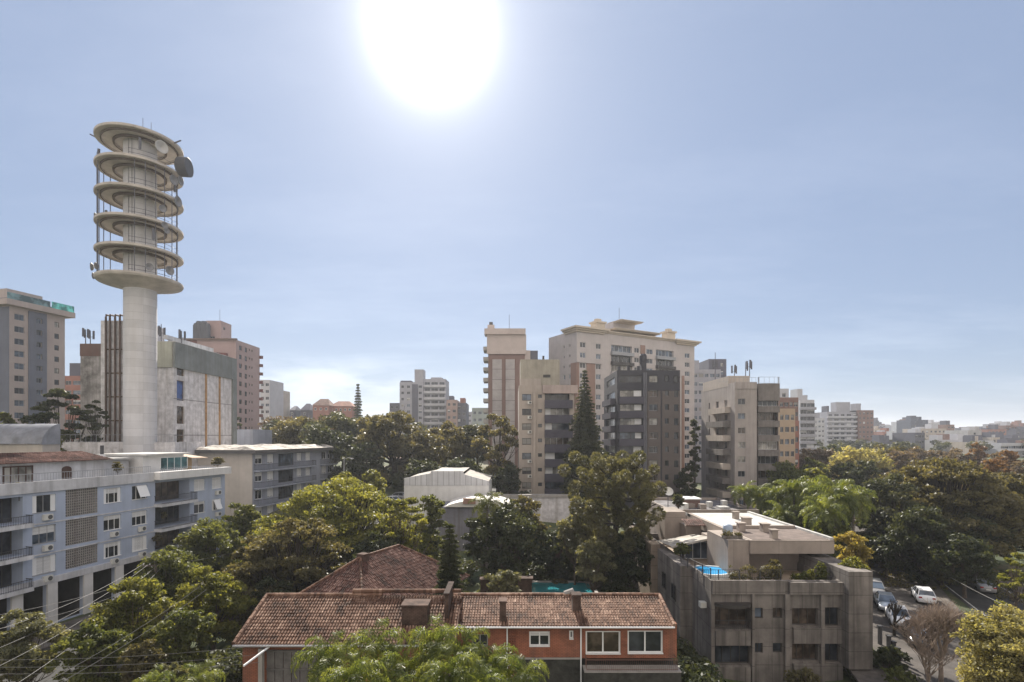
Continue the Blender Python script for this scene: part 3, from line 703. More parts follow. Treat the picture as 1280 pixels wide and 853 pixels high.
for px in (134, 139, 145.5, 151.5):
    u_ = bf.at('F', px, 480)[0]; mb = MB(); mb.tube([(u_, -.3, 0), (u_, -.3, bf.h+.6)], .17, seg=8)
    mb.tube([(u_, -.3, bf.h+.5), (u_, -.2, bf.h+.95), (u_, .6, bf.h+1.0)], .17, seg=8)
    mb.build('vertical_pipe', M('brown iron pipe', (0.10, 0.065, 0.05), .6, .3, 1), bf.root)
for i in range(6): bf.sbox('pipe_bracket', 'F', bf.at('F', 132, 480)[0], bf.at('F', 153, 480)[0], .003, .16, bf.h-5.2-i*4.2, bf.h-5.0-i*4.2, RUST)
bf.finish(ROOFG)
bg_ = Bld('water_tank_block', 'blotchy grey concrete block with aerials on top left of the piped slab', XP(100.5, 97), 97, 0, 5.5, 9, 0, M('blotchy grey render', (0.33, 0.31, 0.30), .9, .5, .5, streak=.6), z0=0)
bg_.h = ZP(430, 97)
bg_.sbox('top_band', 'F', -.03, 5.45, .003, .1, bg_.h-2.3, bg_.h+.02, M('rusty brown band', (0.15, 0.09, 0.075), streak=.5)); bg_.finish(ROOFG)
bh = Bld('annex_wall_block', 'low white stained annex at the foot of the round tower', XP(60, 82), 82, 0, 20, 8, 0, EXCH, z0=0); bh.h = ZP(553, 82)
bh.railing('F', .1, 19.9, -.1, bh.h, 1.2, RAILG, step=.8, sides=False, t=.035); bh.finish(ROOFG)

# ---- round telecom tower
CT = M('off white tower concrete', (0.60, 0.59, 0.60), 0.88, 0.10, 0.25, streak=0.22, stain=(0.34, 0.31, 0.28), lines=(40, 1.2, 0, .012))
CTD = M('platform concrete', (0.50, 0.455, 0.41), 0.88, 0.22, 0.5)
IRON = M('galvanised dark iron', (0.12, 0.12, 0.14), 0.6, 0.2, bump=0)
tX, tY = XP(175.5, 82), 82
KT = 82/90
tw = empty('telecom_tower', (tX, tY, 0), 0, 'tall round white concrete telecom tower with six disc platforms', 'tower')
zc = [ZP(y, tY) for y in (181, 216, 250.5, 285.5, 319.5, 353)]
rs = 2.42*KT
mb = MB(); mb.lathe([(rs, -1), (rs, zc[0]+.2)], 48); mb.build('shaft', CT, tw, smooth=True)
for i, z in enumerate(zc):
    Rr = 6.35*KT
    if i == 5: prof = [(rs, z-1.35), (rs+.5, z-1.15), (Rr-.15, z-.35), (Rr, z-.1), (Rr, z+.15), (Rr-.2, z+.15), (Rr-.25, z+.02), (rs, z+.02)]
    else: prof = [(rs, z-.25), (3.6*KT, z-.3), (3.6*KT, z-.62), (3.8*KT, z-.62), (3.8*KT, z-.3), (5.35*KT, z-.22), (5.35*KT, z-.5), (5.5*KT, z-.5), (5.5*KT, z-.2), (Rr-.06, z-.26), (Rr, z-.2), (Rr, z+.12), (Rr-.12, z+.12), (Rr-.15, z+.04), (rs, z+.06)]
    p_ = MB().lathe(prof, 72).build('platform', CTD, tw)
    if i < 5:
        MB().lathe([(3.55*KT, z-.64), (3.85*KT, z-.64), (3.86*KT, z-.30)], 72).build('ring_beam', M('dark brown ring', (0.10, 0.075, 0.055)), p_)  # dark brown facing under each rib
        MB().lathe([(5.33*KT, z-.52), (5.53*KT, z-.52), (5.53*KT, z-.24)], 72).build('ring_beam', MC['dark brown ring'], p_)
MB().lathe([(3.4, zc[0]+.25), (3.3, zc[0]+.8), (2.6, zc[0]+1.3), (1.2, zc[0]+1.6), (0.01, zc[0]+1.7)], 40).build('roof_cap', CTD, tw, smooth=True)
MB().lathe([(4.4, zc[0]+.06), (4.4, zc[0]+.5), (3.4, zc[0]+.5)], 40).build('roof_curb', CTD, tw)
for a_, hh in ((0.4, 2.6), (1.7, 1.9)): MB().tube([(a_, 0, zc[0]+1.2), (a_, 0, zc[0]+1.6+hh)], .05, .03, 6).build('mast', IRON, tw)
MB().tube([(-5.5, -1, zc[0]+.2), (-6.9, -1.3, zc[0]+.9)], .12, .1, 6).build('davit_arm', IRON, tw)
MB().tube([(5.5, -.5, zc[0]-.1), (6.9, -.8, zc[0]+.2)], .12, .1, 6).build('davit_arm', IRON, tw)
for i in range(5):
    z1_, z0_ = zc[i]-.3, zc[i+1]+.1
    for k, an in enumerate((172, 186, 200, 214, 231, -62, -48, -34, -20, -6, 8, 120, 60)):
        if (i*7+k*5) % 5 == 0 and i < 4: continue
        a_ = R(an); MB().tube([(5.9*KT*math.cos(a_), 5.9*KT*math.sin(a_), z0_), (5.9*KT*math.cos(a_), 5.9*KT*math.sin(a_), z1_)], .06, seg=5).build('antenna_pole', IRON, tw)
    for (a0, a1) in ((165, 240), (-70, 15)):
        if i in (1,) and a0 == 165: continue
        for dz in (.55, 1.15):
            mb = MB(); mb.tube([(5.9*KT*math.cos(R(a)), 5.9*KT*math.sin(R(a)), zc[i+1]+dz) for a in range(a0, a1+1, 7)], .035, seg=4); mb.build('guard_rail', IRON, tw)
def dish(r, an, z, rad=5.9, drum=False, mat=None):
    a_ = R(an); o = Vector((rad*KT*math.cos(a_), rad*KT*math.sin(a_), z)); mb = MB()
    if drum: mb.lathe([(0.01, .9), (r*.6, .9), (r, 0.5), (r, -.9), (r*.92, -.95), (0.01, -.85)], 28)
    else: mb.lathe([(0.01, .28*r), (r*.6, .2*r), (r, -.15*r), (r, -.3*r), (r*.85, -.3*r), (0.01, .1*r)], 24)
    aim = Vector((math.cos(a_), math.sin(a_), 0))
    q = (-aim).to_track_quat('Z', 'Y').to_matrix().to_4x4()
    mb.build('dish_antenna', mat or M('grey dish fibreglass', (0.20, 0.20, 0.21), .6, .15), tw, Matrix.Translation(o + aim*.7) @ q)
MB().tube([(5.3, .4, zc[0]-3.1), (6.6, .6, zc[0]-3.2)], .09, seg=6).build('dish_arm', IRON, tw); dish(1.45, 6, zc[0]-3.2, 6.2, True, M('dark drum antenna', (0.07, 0.07, 0.08), .6, .2))
dish(.95, -28, zc[0]-1.9, 5.5, False, M('pale dish fibreglass', (0.42, 0.41, 0.40), .6))
for r_, an_, z_ in ((.3, -55, 1), (.3, 196, 1), (.35, -2, 2), (.3, 178, 3), (.3, -38, 4)):
    a_ = R(an_); MB().box(-.14, .14, -.12, .12, 0, 1.7).build('panel_antenna', IRON, tw, Matrix.Translation((6.1*KT*math.cos(a_), 6.1*KT*math.sin(a_), zc[z_]+1.2)))
for i in range(5):
    for an in (-95, -82): MB().tube([(2.3*math.cos(R(an)), 2.3*math.sin(R(an)), zc[i+1]), (2.3*math.cos(R(an)), 2.3*math.sin(R(an)), zc[i]-.3)], .035, seg=4).build('cable_run', IRON, tw)
for r, an, z in ((.75, -12, zc[1]-1.8), (.7, 2, zc[1]-1.2), (.8, -4, zc[2]-.4), (.5, -25, zc[3]-.6), (.45, -22, zc[3]-1.3), (.45, 192, zc[2]-3.0), (.55, 190, zc[4]-2.0), (.6, 186, zc[4]-3.4), (.6, 204, zc[4]-2.6), (.7, -18, zc[4]-3.0), (.55, -44, zc[4]-3.2), (.5, 198, zc[4]-3.8), (.4, 188, zc[1]-3.0), (.55, -28, zc[2]-2.6)):
    dish(r, an, z)

# ---- pink tower behind the exchange
PINK = M('dusty pink tiled facade', (0.36, 0.26, 0.25), 0.8, 0.10, 0.2)
DRED = M('dark red facade band', (0.16, 0.06, 0.055), 0.8, 0.15)
bp_ = Bld('apartment_tower', 'dusty pink apartment tower with dark red top band behind the exchange hall', XP(295, 165), 165, 90, 15.5, 17, 0, PINK)
bp_.h = ZP(424.8, 165) - bp_.z0
for r_ in range(14):
    zt = bp_.at('F', 301, 432.5+11.2*r_)[1]
    if zt < 6: break
    for (x0, x1, hh, g_) in ((299, 302.5, 1.5, G_DARK), (306, 309, 1.6, G_DARK), (311.2, 312.7, .8, G_DARK), (314.4, 316, .8, G_DARK)):
        bp_.win('F', bp_.at('F', x0, 500)[0], zt-hh, bp_.at('F', x1, 500)[0]-bp_.at('F', x0, 500)[0], hh, g=g_, f=DARKF, simple=True)
    bp_.sbox('balcony', 'F', 15.1, 15.9, .003, 1.0, zt-2.3, zt-1.3, DRED)
for r_ in range(10):
    zt = bp_.h-4-r_*2.9
    for x in (2.0, 6.2, 10.5): bp_.win('L', x, zt-1.5, 1.6, 1.5, g=G_DARK, simple=True)
bp_.sbox('top_band', 'L', .2, 4.6, .003, .15, bp_.h-4.3, bp_.h-.2, DRED)
bp_.sbox('roof_cornice', 'L', -.5, 17.5, .003, .8, bp_.h-.15, bp_.h+.3, M('brown cornice', (0.16, 0.11, 0.09)))
bp_.sbox('balcony', 'L', 9, 14.5, .16, 1.5, bp_.h-5.6, bp_.h-4.4, DRED); bp_.sbox('balcony', 'L', 9, 14.5, .16, 1.5, bp_.h-8.6, bp_.h-7.4, WHT)
bp_.finish(ROOFG, parapet=.4)
ph = Bld('roof_house', 'pink lift house with small windows on top of the pink tower', XP(276, 172), 172, 90, 6.5, 5.0, 7.6, PINK, z0=bp_.z0+bp_.h, sink=.4)
for u, z in ((1.5, 4.9), (3.6, 1.0)): ph.win('F', u, z, 1.3, 1.0, simple=True)
ph.win('L', 1.2, 1.2, 1.8, 1.2, simple=True)
MB().tube([(3, 2, 7), (3, 2, 12)], .06, seg=5).build('mast', IRON, ph.root); ph.finish(ROOFG, parapet=.4)
for k in range(5):
    o_ = MB(); o_.lathe([(0.01, 0), (1.1, 0), (1.1, 5.5+k % 2*.7), (.8, 6.2+k % 2*.7), (0.01, 6.3+k % 2*.7)], 12)
    o_.build('water_tank', M('dark blue grey tank', (0.09, 0.095, 0.11), .7), None, Matrix.Translation((XP(246+k*3.1, 170), 170, bp_.z0+bp_.h)))
    tag(bpy.context.scene.objects[-1] if False else C.objects[-1], 'dark grey roof tank in a tight row on the pink tower', 'water tank', 'dark tanks on the pink tower roof')

# ------------------------------------------------------------------ generic towers by pixel
def tower(name, label, px0, px1, ytop, Y, wall, depth=14, rot=0, floors=3.0, cols=None, g=None, f=ALU, winw=1.5, winh=1.3, z0=None, band=None, bandw=.35, skip_low=4.0, roof_bits=(), blindp=.28, group=None, parapet=.9, leftside=False, rightside=False, ybot=None, cat='building', sides_cols=2):
    x0, x1 = XP(px0, Y), XP(px1, Y)
    b = Bld(name, label, x0, Y, rot, (x1-x0)/math.cos(R(rot)), depth, 0, wall, z0=z0, group=group, cat=cat)
    b.h = ZP(ytop, Y)-b.z0
    cols = cols if cols is not None else max(1, int(b.w/3.4))
    nf = int((b.h-skip_low)/floors)
    while cols*nf > 96: nf -= 1
    for r_ in range(nf):
        zt = b.h-1.5-r_*floors
        for c_ in range(cols):
            hsh = hash01(r_+Y*.1, c_, px0)
            gg = g or (G_DARK if hsh < .55 else G_BLUE if hsh < .85 else G_LIT)
            ww = winw*(1 if c_ % 2 else .8); uc = b.w*(c_+.5)/cols
            b.win('F', uc-ww/2, zt-winh, ww, winh, g=gg, f=f, simple=True, blind=(.3, .55, .95)[int(hash01(r_, c_, px0, )*2.99)] if hash01(c_, r_, px0) < blindp else 0, blindm=BLIND if hash01(c_, px0, r_) < .6 else BLINDG, sill=False)
        for sd, on in (('L', leftside), ('R', rightside)):
            if on:
                for c_ in range(sides_cols): b.win(sd, depth*(c_+.5)/sides_cols-.6, zt-winh, 1.2, winh, g=G_DARK, f=f, simple=True)
        if band: b.sbox('balcony', 'F', -.3, b.w+.3, .003, 1.1, zt-winh-1.25, zt-winh-.1, band)
    for (a0, a1, hh, mt) in roof_bits:
        b.box('roof_house', b.w*a0, b.w*a1, 2, min(depth-1, 8), b.h-parapet, b.h+hh, mt)
    b.finish(ROOFG, parapet=parapet)
    return b

# beige building with navy balconies, middle
BE2 = M('warm beige render', (0.40, 0.345, 0.30), 0.85, 0.12, 0.25, streak=0.25)
NAVY = M('dark slate balustrade tiles', (0.060, 0.056, 0.076), 0.6, 0.12, bump=0)
bm2 = Bld('apartment_building', 'beige eight storey building with a column of dark slate balconies in the middle', XP(648.6, 101), 101, 0, XP(717.8, 101)-XP(648.6, 101), 16, 0, BE2)
bm2.h = ZP(482, 101)-bm2.z0
for r_ in range(8):
    yy = 380+60.3*r_; py = 380+yy/3.283-8.0/3.28
    bm2.winpx('F', 652.6, 664, py-0.5, py+7.5, g=(G_BLUE, G_DARK, G_LIT, G_DARK)[r_ % 4], f=DARKF, mull=1, blind=(0, .0, .45, .9, .0, .5, .7, .4)[r_], blindm=BLINDG, sill=True)
    bm2.winpx('F', 672.5, 677.5, py, py+4.5, g=G_DARK, f=DARKF, mull=0, sill=False)
    if r_ != 3: bm2.ac('F', bm2.at('F', 659.5, 500)[0], bm2.at('F', 660, py+12)[1])
    u0, u1 = bm2.at('F', 681, 500)[0], bm2.at('F', 712, 500)[0]; zt = bm2.at('F', 690, py-2)[1]; zb = bm2.at('F', 690, py+6.3)[1]
    bm2.holes['F'].append((u0, zb-.9, u1, zt, 1.0)); put_window(bm2.root, bm2.M4('F', u0, zb-.9, -1.0), u1-u0, zt-zb+.9, (G_DARK, G_LIT, G_BLUE, G_BROWN)[r_ % 4], (DARKF, WHITEF)[r_ % 2], mull=3, sill=False)
    if r_ < 7: bm2.sbox('balcony', 'F', u0-.05, u1+.55, .003, .7, zb-1.75, zb-.15, NAVY)
    bm2.sbox('balcony_blind', 'F', u0+.1, u0+1.0+hash01(r_, 2), -.35, -.3, zb-.2, zt-.05, BLIND) if r_ in (1, 2, 4, 5) else None
bm2.sbox('pilaster', 'F', bm2.at('F', 666.5, 500)[0], bm2.at('F', 669.5, 500)[0], .003, .35, -1, bm2.h-1.2, BE2)
bm2.sbox('cornice', 'F', 4.6, bm2.w+.6, .003, .75, bm2.h-1.6, bm2.h, M('pinkish beige render', (0.42, 0.34, 0.31), streak=.3))
bm2.box('upper_storey', .4, XP(699, 108)-bm2.x, 6, 15, bm2.h-.5, ZP(449.5, 107)-bm2.z0, M('olive beige render', (0.36, 0.33, 0.27), streak=.3)); bm2.box('vent_slot', XP(679, 106.9)-bm2.x, XP(688, 106.9)-bm2.x, 5.9, 6.1, ZP(472, 106.9)-bm2.z0, ZP(468.5, 106.9)-bm2.z0, DARKF)
bm2.box('middle_storey', .3, XP(676, 104)-bm2.x, 3, 5.9, bm2.h-.5, ZP(473.5, 104)-bm2.z0, BE2)
bm2.box('roof_vent', XP(678, 109)-bm2.x, XP(680.5, 109)-bm2.x, 8, 8.5, ZP(449.5, 107)-bm2.z0, ZP(445, 109)-bm2.z0, DARKF)
bm2.sbox('podium', 'F', 5.4, 10.9, .71, 1.3, -2, .9, WHT)
bm2.finish(ROOFG)

# brown and white tower with the antenna
BRN = M('brown red tile facade', (0.22, 0.145, 0.125), 0.8, 0.12, 0.25)
PGR = M('pale grey stripe render', (0.45, 0.42, 0.42), 0.85, 0.1, 0.4)
PBE = M('pinkish cream render', (0.48, 0.41, 0.38), 0.85, 0.1, 0.3)
bt = Bld('apartment_tower', 'brown tiled tower with two pale vertical stripes and a cream crown', XP(610.5, 150), 150, 0, XP(656, 150)-XP(610.5, 150), 16, 0, BRN)
bt.h = ZP(412, 150)-bt.z0
zcr = ZP(443, 150)-bt.z0
bt.sbox('crown', 'F', -.4, bt.w+.4, .003, .5, zcr, bt.h-1.6, PBE); bt.sbox('cornice', 'F', -1.1, bt.w+.2, -3, 1.2, bt.h-1.6, bt.h+.05, PBE)
for x0, x1 in ((615.5, 627.3), (632, 643.5)): bt.sbox('pale_stripe', 'F', bt.at('F', x0, 500)[0], bt.at('F', x1, 500)[0], .003, .25, 0, ZP(449.5, 150)-bt.z0, M('pale panel with joints', (0.42, 0.39, 0.385), lines=(50, 3.0, 0, .08)))
for r_ in range(12):
    z = bt.h-6-r_*3.0; bt.sbox('balcony', 'F', -1.5, -.05, -6, -.3, z, z+1.1, CONCP)
    o_ = bt.sbox('balcony_door', 'F', -.12, -.02, -5.4, -1.0, z+1.1, z+2.6, G_DARK)
bt.box('chimney', -.4, 1.6, 3, 5, bt.h, bt.h+2.0, PBE); bt.box('chimney_cap', .1, 1.1, 3.4, 4.6, bt.h+2.0, bt.h+2.9, DARKF)
bt.box('roof_house', 3.0, 4.6, 3, 5, bt.h, bt.h+.8, DARKF); MB().tube([(6, 3, bt.h), (6, 3, bt.h+5)], .06, seg=5).build('mast', IRON, bt.root)
bt.sbox('side_bay', 'F', bt.w, bt.w+1.6, -4, -.2, 0, ZP(438, 150)-bt.z0, PBE); bt.box('rear_block', bt.w+1.7, bt.w+4.0, 5, 12, 0, ZP(438.5, 155)-bt.z0, SLATE)
bt.finish(ROOFG)

# grand tower rotated to the street, cream and brown, cornices and chimneys
CRM = M('cream grey stone render', (0.47, 0.43, 0.42), 0.85, 0.10, 0.25, streak=.1)
GCR = M('cream cornice', (0.52, 0.45, 0.37), 0.85, 0.1, 0.3)
rg = 28.5
gt = Bld('grand_tower', 'wide cream and brown classical apartment tower with cornices and chimneys', XP(721, 150), 150, rg, 47.7, 15, 0, CRM)
gt.h = ZP(412, 150)-gt.z0; Hh = gt.h
def ug(px): return gt.at('F', px, 480)[0]
def zg(px, py): return gt.at('F', px, py)[1]
nfl = 13
cols_g = [(725, 732, .9), (745, 751, .9), (808, 816, 1), (856, 862, .9)]
for r_ in range(nfl):
    zt = Hh-3.5-r_*3.0
    if zt < 5: break
    for (x0, x1, q) in cols_g:
        gt.win('F', ug(x0), zt-1.5, ug(x1)-ug(x0), 1.5, g=(G_BLUE, G_DARK)[(r_+int(x0)) % 2], f=WHITEF, simple=True)
    for (x0, x1) in ((764, 790), (820, 842)):
        u0, u1 = ug(x0), ug(x1); gt.holes['F'].append((u0, zt-1.9, u1, zt+.2, .6)); put_window(gt.root, gt.M4('F', u0, zt-1.9, -.6), u1-u0, 2.1, (G_BLUE, G_DARK, G_LIT)[(r_) % 3], WHITEF, mull=4, sill=False, simple=True)
        gt.sbox('balcony', 'F', u0-.2, u1+.2, .003, .9, zt-2.9, zt-1.9, (RAILG, DARKF, PGR)[r_ % 3])
    gt.win('F', ug(793), zt-1.5, ug(799)-ug(793), 1.5, g=G_DARK, f=WHITEF, simple=True)
    for c_ in (2.2, 5.2): gt.win('L', 15-8+c_-1, zt-1.0, .6, .8, g=G_DARK, simple=True) if r_ < 3 else gt.win('L', 15-8+c_-1.2, zt-1.4, 1.2, 1.4, g=G_BLUE, f=WHITEF, simple=True)
BRO = M('terracotta brown facade strip', (0.27, 0.175, 0.14), .8, .1)
zstr = Hh-9.5
gt.sbox('brown_strip', 'F', ug(733), ug(743.5), .003, .2, 0, zstr, BRO); gt.sbox('brown_strip', 'F', .02, ug(723.5), .003, .2, 0, zstr, BRO)
gt.sbox('brown_strip', 'F', ug(852), ug(855), .003, .2, 0, zstr-1.5, BRO); gt.sbox('brown_strip', 'F', ug(800.5), ug(806), .003, .2, 0, Hh-2.5, BRO)
gt.sbox('brown_strip', 'L', 12.2, 14.98, .003, .2, 0, zstr, BRO)
gt.sbox('string_course', 'F', -.2, ug(752), .21, .4, zstr, zstr+.5, CRM)
def cornice(b, side, u0, u1, z, k=1.0, name='cornice', mat=GCR):
    mb = MB()
    for i, (o_, dz, hh) in enumerate(((.5, 0, .5), (1.0, .5, .45), (1.6, .95, .5))): mb.box(u0-o_*k, u1+o_*k, -o_*k, 6-.01*i, z+dz*k, z+(dz+hh)*k)
    return mb.build(name, mat, b.root, b.M4(side, 0, 0))
cornice(gt, 'F', 0, ug(753), Hh-.6); cornice(gt, 'F', ug(846), 47.7, Hh-.9)
cornice(gt, 'F', ug(758), ug(843), Hh-.2, .5)
gt.box('upper_storey', ug(766), ug(828), 3, 13, Hh, Hh+2.2, CRM); cornice(gt, 'F', ug(770), ug(824), Hh+1.4, .35)
# pedimented lift house
mb = MB(); x0, x1, zb_ = ug(776), ug(803), Hh+2.0
mb.box(x0, x1, 3.5, 10, zb_, zb_+2.6); mb.build('roof_house', CRM, gt.root); cornice(gt, 'F', x0+.3, x1-.3, zb_+2.3, .28)
for x, hh in ((753, 3.0), (842, 2.9)):
    u_ = ug(x); mb = MB(); mb.box(u_-1.6, u_+1.8, 1.0, 3.6, Hh, Hh+hh); mb.box(u_-2.0, u_+2.2, .6, 4.0, Hh+hh, Hh+hh+.5); mb.box(u_-.8, u_+.9, 1.6, 3.0, Hh+hh+.5, Hh+hh+1.4)
    mb.build('chimney', GCR, gt.root)
MB().tube([(ug(790), 6, Hh+5), (ug(790), 6, Hh+10)], .07, seg=5).build('mast', IRON, gt.root)
gt.finish(ROOFG, parapet=.6)

# dark tower with banded balconies
CHAR = M('charcoal facade tiles', (0.045, 0.044, 0.054), 0.7, 0.12, 0.3)
TAUP = M('taupe facade render', (0.115, 0.098, 0.092), 0.85, 0.12, 0.3)
dt = Bld('apartment_tower', 'charcoal apartment tower with stacked glazed balconies in front of the grand tower', XP(771.6, 105), 105, 0, XP(850, 105)-XP(771.6, 105), 15, 0, CHAR)
dt.h = ZP(463, 105)-dt.z0
def ud(px): return dt.at('F', px, 500)[0]
for r_ in range(8):
    yt = 470.5+17.55*r_ if r_ else 470; zt = dt.at('F', 800, yt)[1]
    u0, u1 = ud(775), ud(802.5)
    dt.win('F', u0, zt-1.35, u1-u0, 1.35, g=(G_DARK, G_LIT, G_LIT, G_LIT, G_BLUE, G_DARK, G_BROWN)[r_ % 7], f=DARKF, mull=3, sill=False, depth=.25)
    if r_: dt.sbox('balcony', 'F', u0-.3, u1+.3, .003, .7, zt-2.75, zt-1.35, NAVY)
    if r_: dt.sbox('balcony_blind', 'F', u1-1.2-hash01(r_, 1)*.6, u1-.1, -.2, -.12, zt-1.2, zt-.05, BLIND)
    dt.win('F', ud(811.5), zt-1.3, ud(822)-ud(811.5), 1.3, g=(G_LIT, G_BROWN, G_DARK)[r_ % 3], f=ALU, mull=1, sill=False)
    dt.win('F', ud(831), zt-1.1, ud(835.5)-ud(831), 1.1, g=G_DARK, f=DARKF, mull=0, sill=False)
    dt.win('F', ud(842.5), zt-1.4, ud(847.7)-ud(842.5), 1.4, g=G_DARK, f=DARKF, mull=1, sill=False)
    if r_: dt.sbox('balcony', 'L', 3, 13, .003, 1.0, zt-2.75, zt-1.5, NAVY)
    dt.win('L', 3.5, zt-1.4, 9, 1.4, g=(G_LIT, G_BLUE)[r_ % 2], f=ALU, mull=4, sill=False)
zt7 = dt.at('F', 800, 489)[1]
notch_panel(dt, 'F', ud(827.5), dt.w-.01, -1, zt7, .12, TAUP, [h_ for h_ in dt.holes['F'] if h_[0] > ud(826)])
notch_panel(dt, 'F', ud(809), ud(825.5), -1, zt7, .12, TAUP, [h_ for h_ in dt.holes['F'] if ud(809) < h_[0] < ud(823)])
for px in (804.5, 806.8): MB().tube([(ud(px), -.3, 0), (ud(px), -.3, dt.h-.5)], .22, seg=8).build('service_pipe', IRON, dt.root)
dt.box('chimney', ud(803), ud(808.5), .3, 2.5, dt.h-.3, dt.h+1.6, CHAR)
MB().lathe([(.01, 0), (.75, 0), (.75, 1.5), (.5, 1.9), (.01, 2.0)], 14, ud(806), 1.4).build('roof_vent', CHAR, dt.root, Matrix.Translation((0, 0, dt.h+1.6)))
for px, hh in ((775, .9), (786.5, 1.0), (799, .9)): dt.box('roof_vent', ud(px)-.25, ud(px)+.25, .5, 1, dt.h, dt.h+hh, CHAR)
dt.finish(ROOFG)

# right hand beige block with stacked corner balconies
GBE = M('grey beige render', (0.37, 0.33, 0.31), 0.88, 0.14, 0.3, streak=0.4)
GBL = M('light beige render', (0.46, 0.40, 0.35), 0.88, 0.12, 0.3, streak=0.3)
BRC = M('brown grey balcony concrete', (0.20, 0.18, 0.17), 0.9, 0.2, 0.8, streak=.6)
br = Bld('apartment_building', 'grey beige block with rounded stacked balconies and roof aerials right of the middle', XP(918.5, 102), 102, 0, XP(946, 102)-XP(918.5, 102), 18, 0, GBE, z0=0)
br.h = ZP(478, 102)
def ur(px): return br.at('F', px, 500)[0]
for r_ in range(9):
    zt = br.at('F', 927, 498.5+18.1*r_)[1]
    br.win('F', ur(922.5), zt-1.15, ur(931.5)-ur(922.5), 1.15, g=(G_DARK, G_BLUE, G_BROWN, G_LIT, G_LIT, G_DARK)[r_ % 6], f=ALU, mull=1, sill=True)
    for y_ in (4.5, 8.5, 13.0): br.win('L', y_, zt-1.35, 1.5 if y_ != 4.5 else .7, 1.35, g=(G_DARK, G_LIT)[(r_+int(y_)) % 2], f=ALU, mull=1, sill=False)
    # rear side balconies seen past the left wall
    br.sbox('balcony', 'L', 7, 16, .003, 1.6-.5*(r_ == 0), zt-2.7, zt-1.5, (GBL, BRC)[r_ % 2])
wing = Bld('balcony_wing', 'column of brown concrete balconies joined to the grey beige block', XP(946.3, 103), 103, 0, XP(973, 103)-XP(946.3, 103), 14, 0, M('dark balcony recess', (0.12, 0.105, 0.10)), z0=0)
wing.h = ZP(480, 103)
for r_ in range(8):
    zt = wing.at('F', 960, 498+18.1*r_)[1]; W = wing.w
    wing.win('F', .2, zt-1.55, W-.4, 1.55, g=(G_BLUE, G_BROWN, G_DARK, G_LIT, G_DARK, G_BROWN)[r_ % 6], f=WHITEF if r_ in (0, 3) else ALU, mull=3, sill=False, depth=.2 if r_ in (0, 3) else .9)
    mb = MB(); pts = [(-.05, .0)]+[(W*k/8, -1.0*math.sin(math.pi*(.12+.76*k/8))**.6) for k in range(9)]+[(W+.05, .0)]
    mb.prism(pts, zt-2.85, zt-1.6); mb.build('balcony', BRC, wing.root)
mb = MB(); mb.prism([(-.05, 0)]+[(wing.w*k/8, -1.0*math.sin(math.pi*(.12+.76*k/8))**.6) for k in range(9)]+[(wing.w+.05, .0)], wing.h-3.4, wing.h); mb.build('crown', BRC, wing.root)
wing.railing('F', .1, wing.w-.1, .6, wing.h, 1.3, RAILG, step=.9, t=.04); wing.finish(ROOFG, parapet=.2)
br.box('front_cap', .02, br.w-.02, -.14, -.003, br.h-1.3, br.h, GBE)
br.box('roof_storey', -.02, br.w, 3, 17, br.h-.5, br.h+1.6, GBL); br.railing('F', -3, br.w, -.3, br.h, 1.0, RAILG, step=.8, sides=False, t=.035)
br.finish(ROOFG)
def aerial(x, y, z, h, label, n_=3):
    t_ = empty('roof_aerial', (x, y, z), 0, label, 'aerial', 'aerials on the roofs')
    MB().tube([(0, 0, 0), (0, 0, h)], .09, .06, 6).build('mast', IRON, t_)
    for k in range(n_):
        a_ = 2.1*k+.4; cx_, cy_ = .5*math.cos(a_), .5*math.sin(a_)
        MB().box(cx_-.14, cx_+.14, cy_-.1, cy_+.1, h*.45+.1*k, h*.45+1.6+.1*k).build('panel_antenna', IRON, t_)
        MB().tube([(0, 0, h*.6), (cx_, cy_, h*.6)], .04, seg=4).build('bracket', IRON, t_)
zr = ZP(473, 110)
aerial(XP(894, 112), 112, ZP(478, 112), 6.4, 'tall multi panel aerial on the left roof edge of the grey beige block', 5)
aerial(XP(937, 106), 106, br.h+1.5, 3.5, 'aerial with side panels above the front of the grey beige block', 3)
aerial(XP(932, 108), 108, br.h+1.5, 3.4, 'thin aerial just left of the panel aerial on the grey beige block', 1)
aerial(XP(918, 110), 110, br.h+1.5, 2.6, 'small bushy aerial on the middle of the grey beige block roof', 3)
aerial(XP(107, 98), 98, bg_.h, 2.8, 'aerial at the left corner of the blotchy tank block', 3)
aerial(XP(113, 99), 99, bg_.h, 2.8, 'aerial at the right of the blotchy tank block roof', 3)
aerial(XP(201.5, 92), 92, be.h-.1, 4.0, 'aerial on the exchange hall roof close to the round tower', 3)
aerial(XP(227, 93.5), 93.5, be.h, 3.0, 'aerial on the exchange hall roof away from the round tower', 3)

GW = M('grey white tower render', (0.34, 0.34, 0.38), .85, .12, .3, streak=.1)
GD = M('dark grey tower render', (0.11, 0.11, 0.14), .85, .12, .3)
BT = M('tan tower render', (0.44, 0.34, 0.25), .85, .1, .3)
BR_ = M('brown brick tower', (0.22, 0.14, 0.12), .85, .15, .3)
RD = M('reddish facade', (0.30, 0.15, 0.12), .85, .15, .3)
WT = M('white tower render', (0.46, 0.46, 0.49), .85, .1, .3)
# between the grand tower and the beige block
tower('apartment_tower', 'pale grey windowed tower with dark top behind the grey beige block', 866, 901, 462, 185, GW, cols=5, winw=1.6, roof_bits=((.05, .3, 3.5, GW),), g=G_BLUE)
tower('apartment_tower', 'grey tower top with flat lift house right behind the pale windowed tower', 886, 908, 449, 195, GD, cols=2, winw=1.0, z0=5)
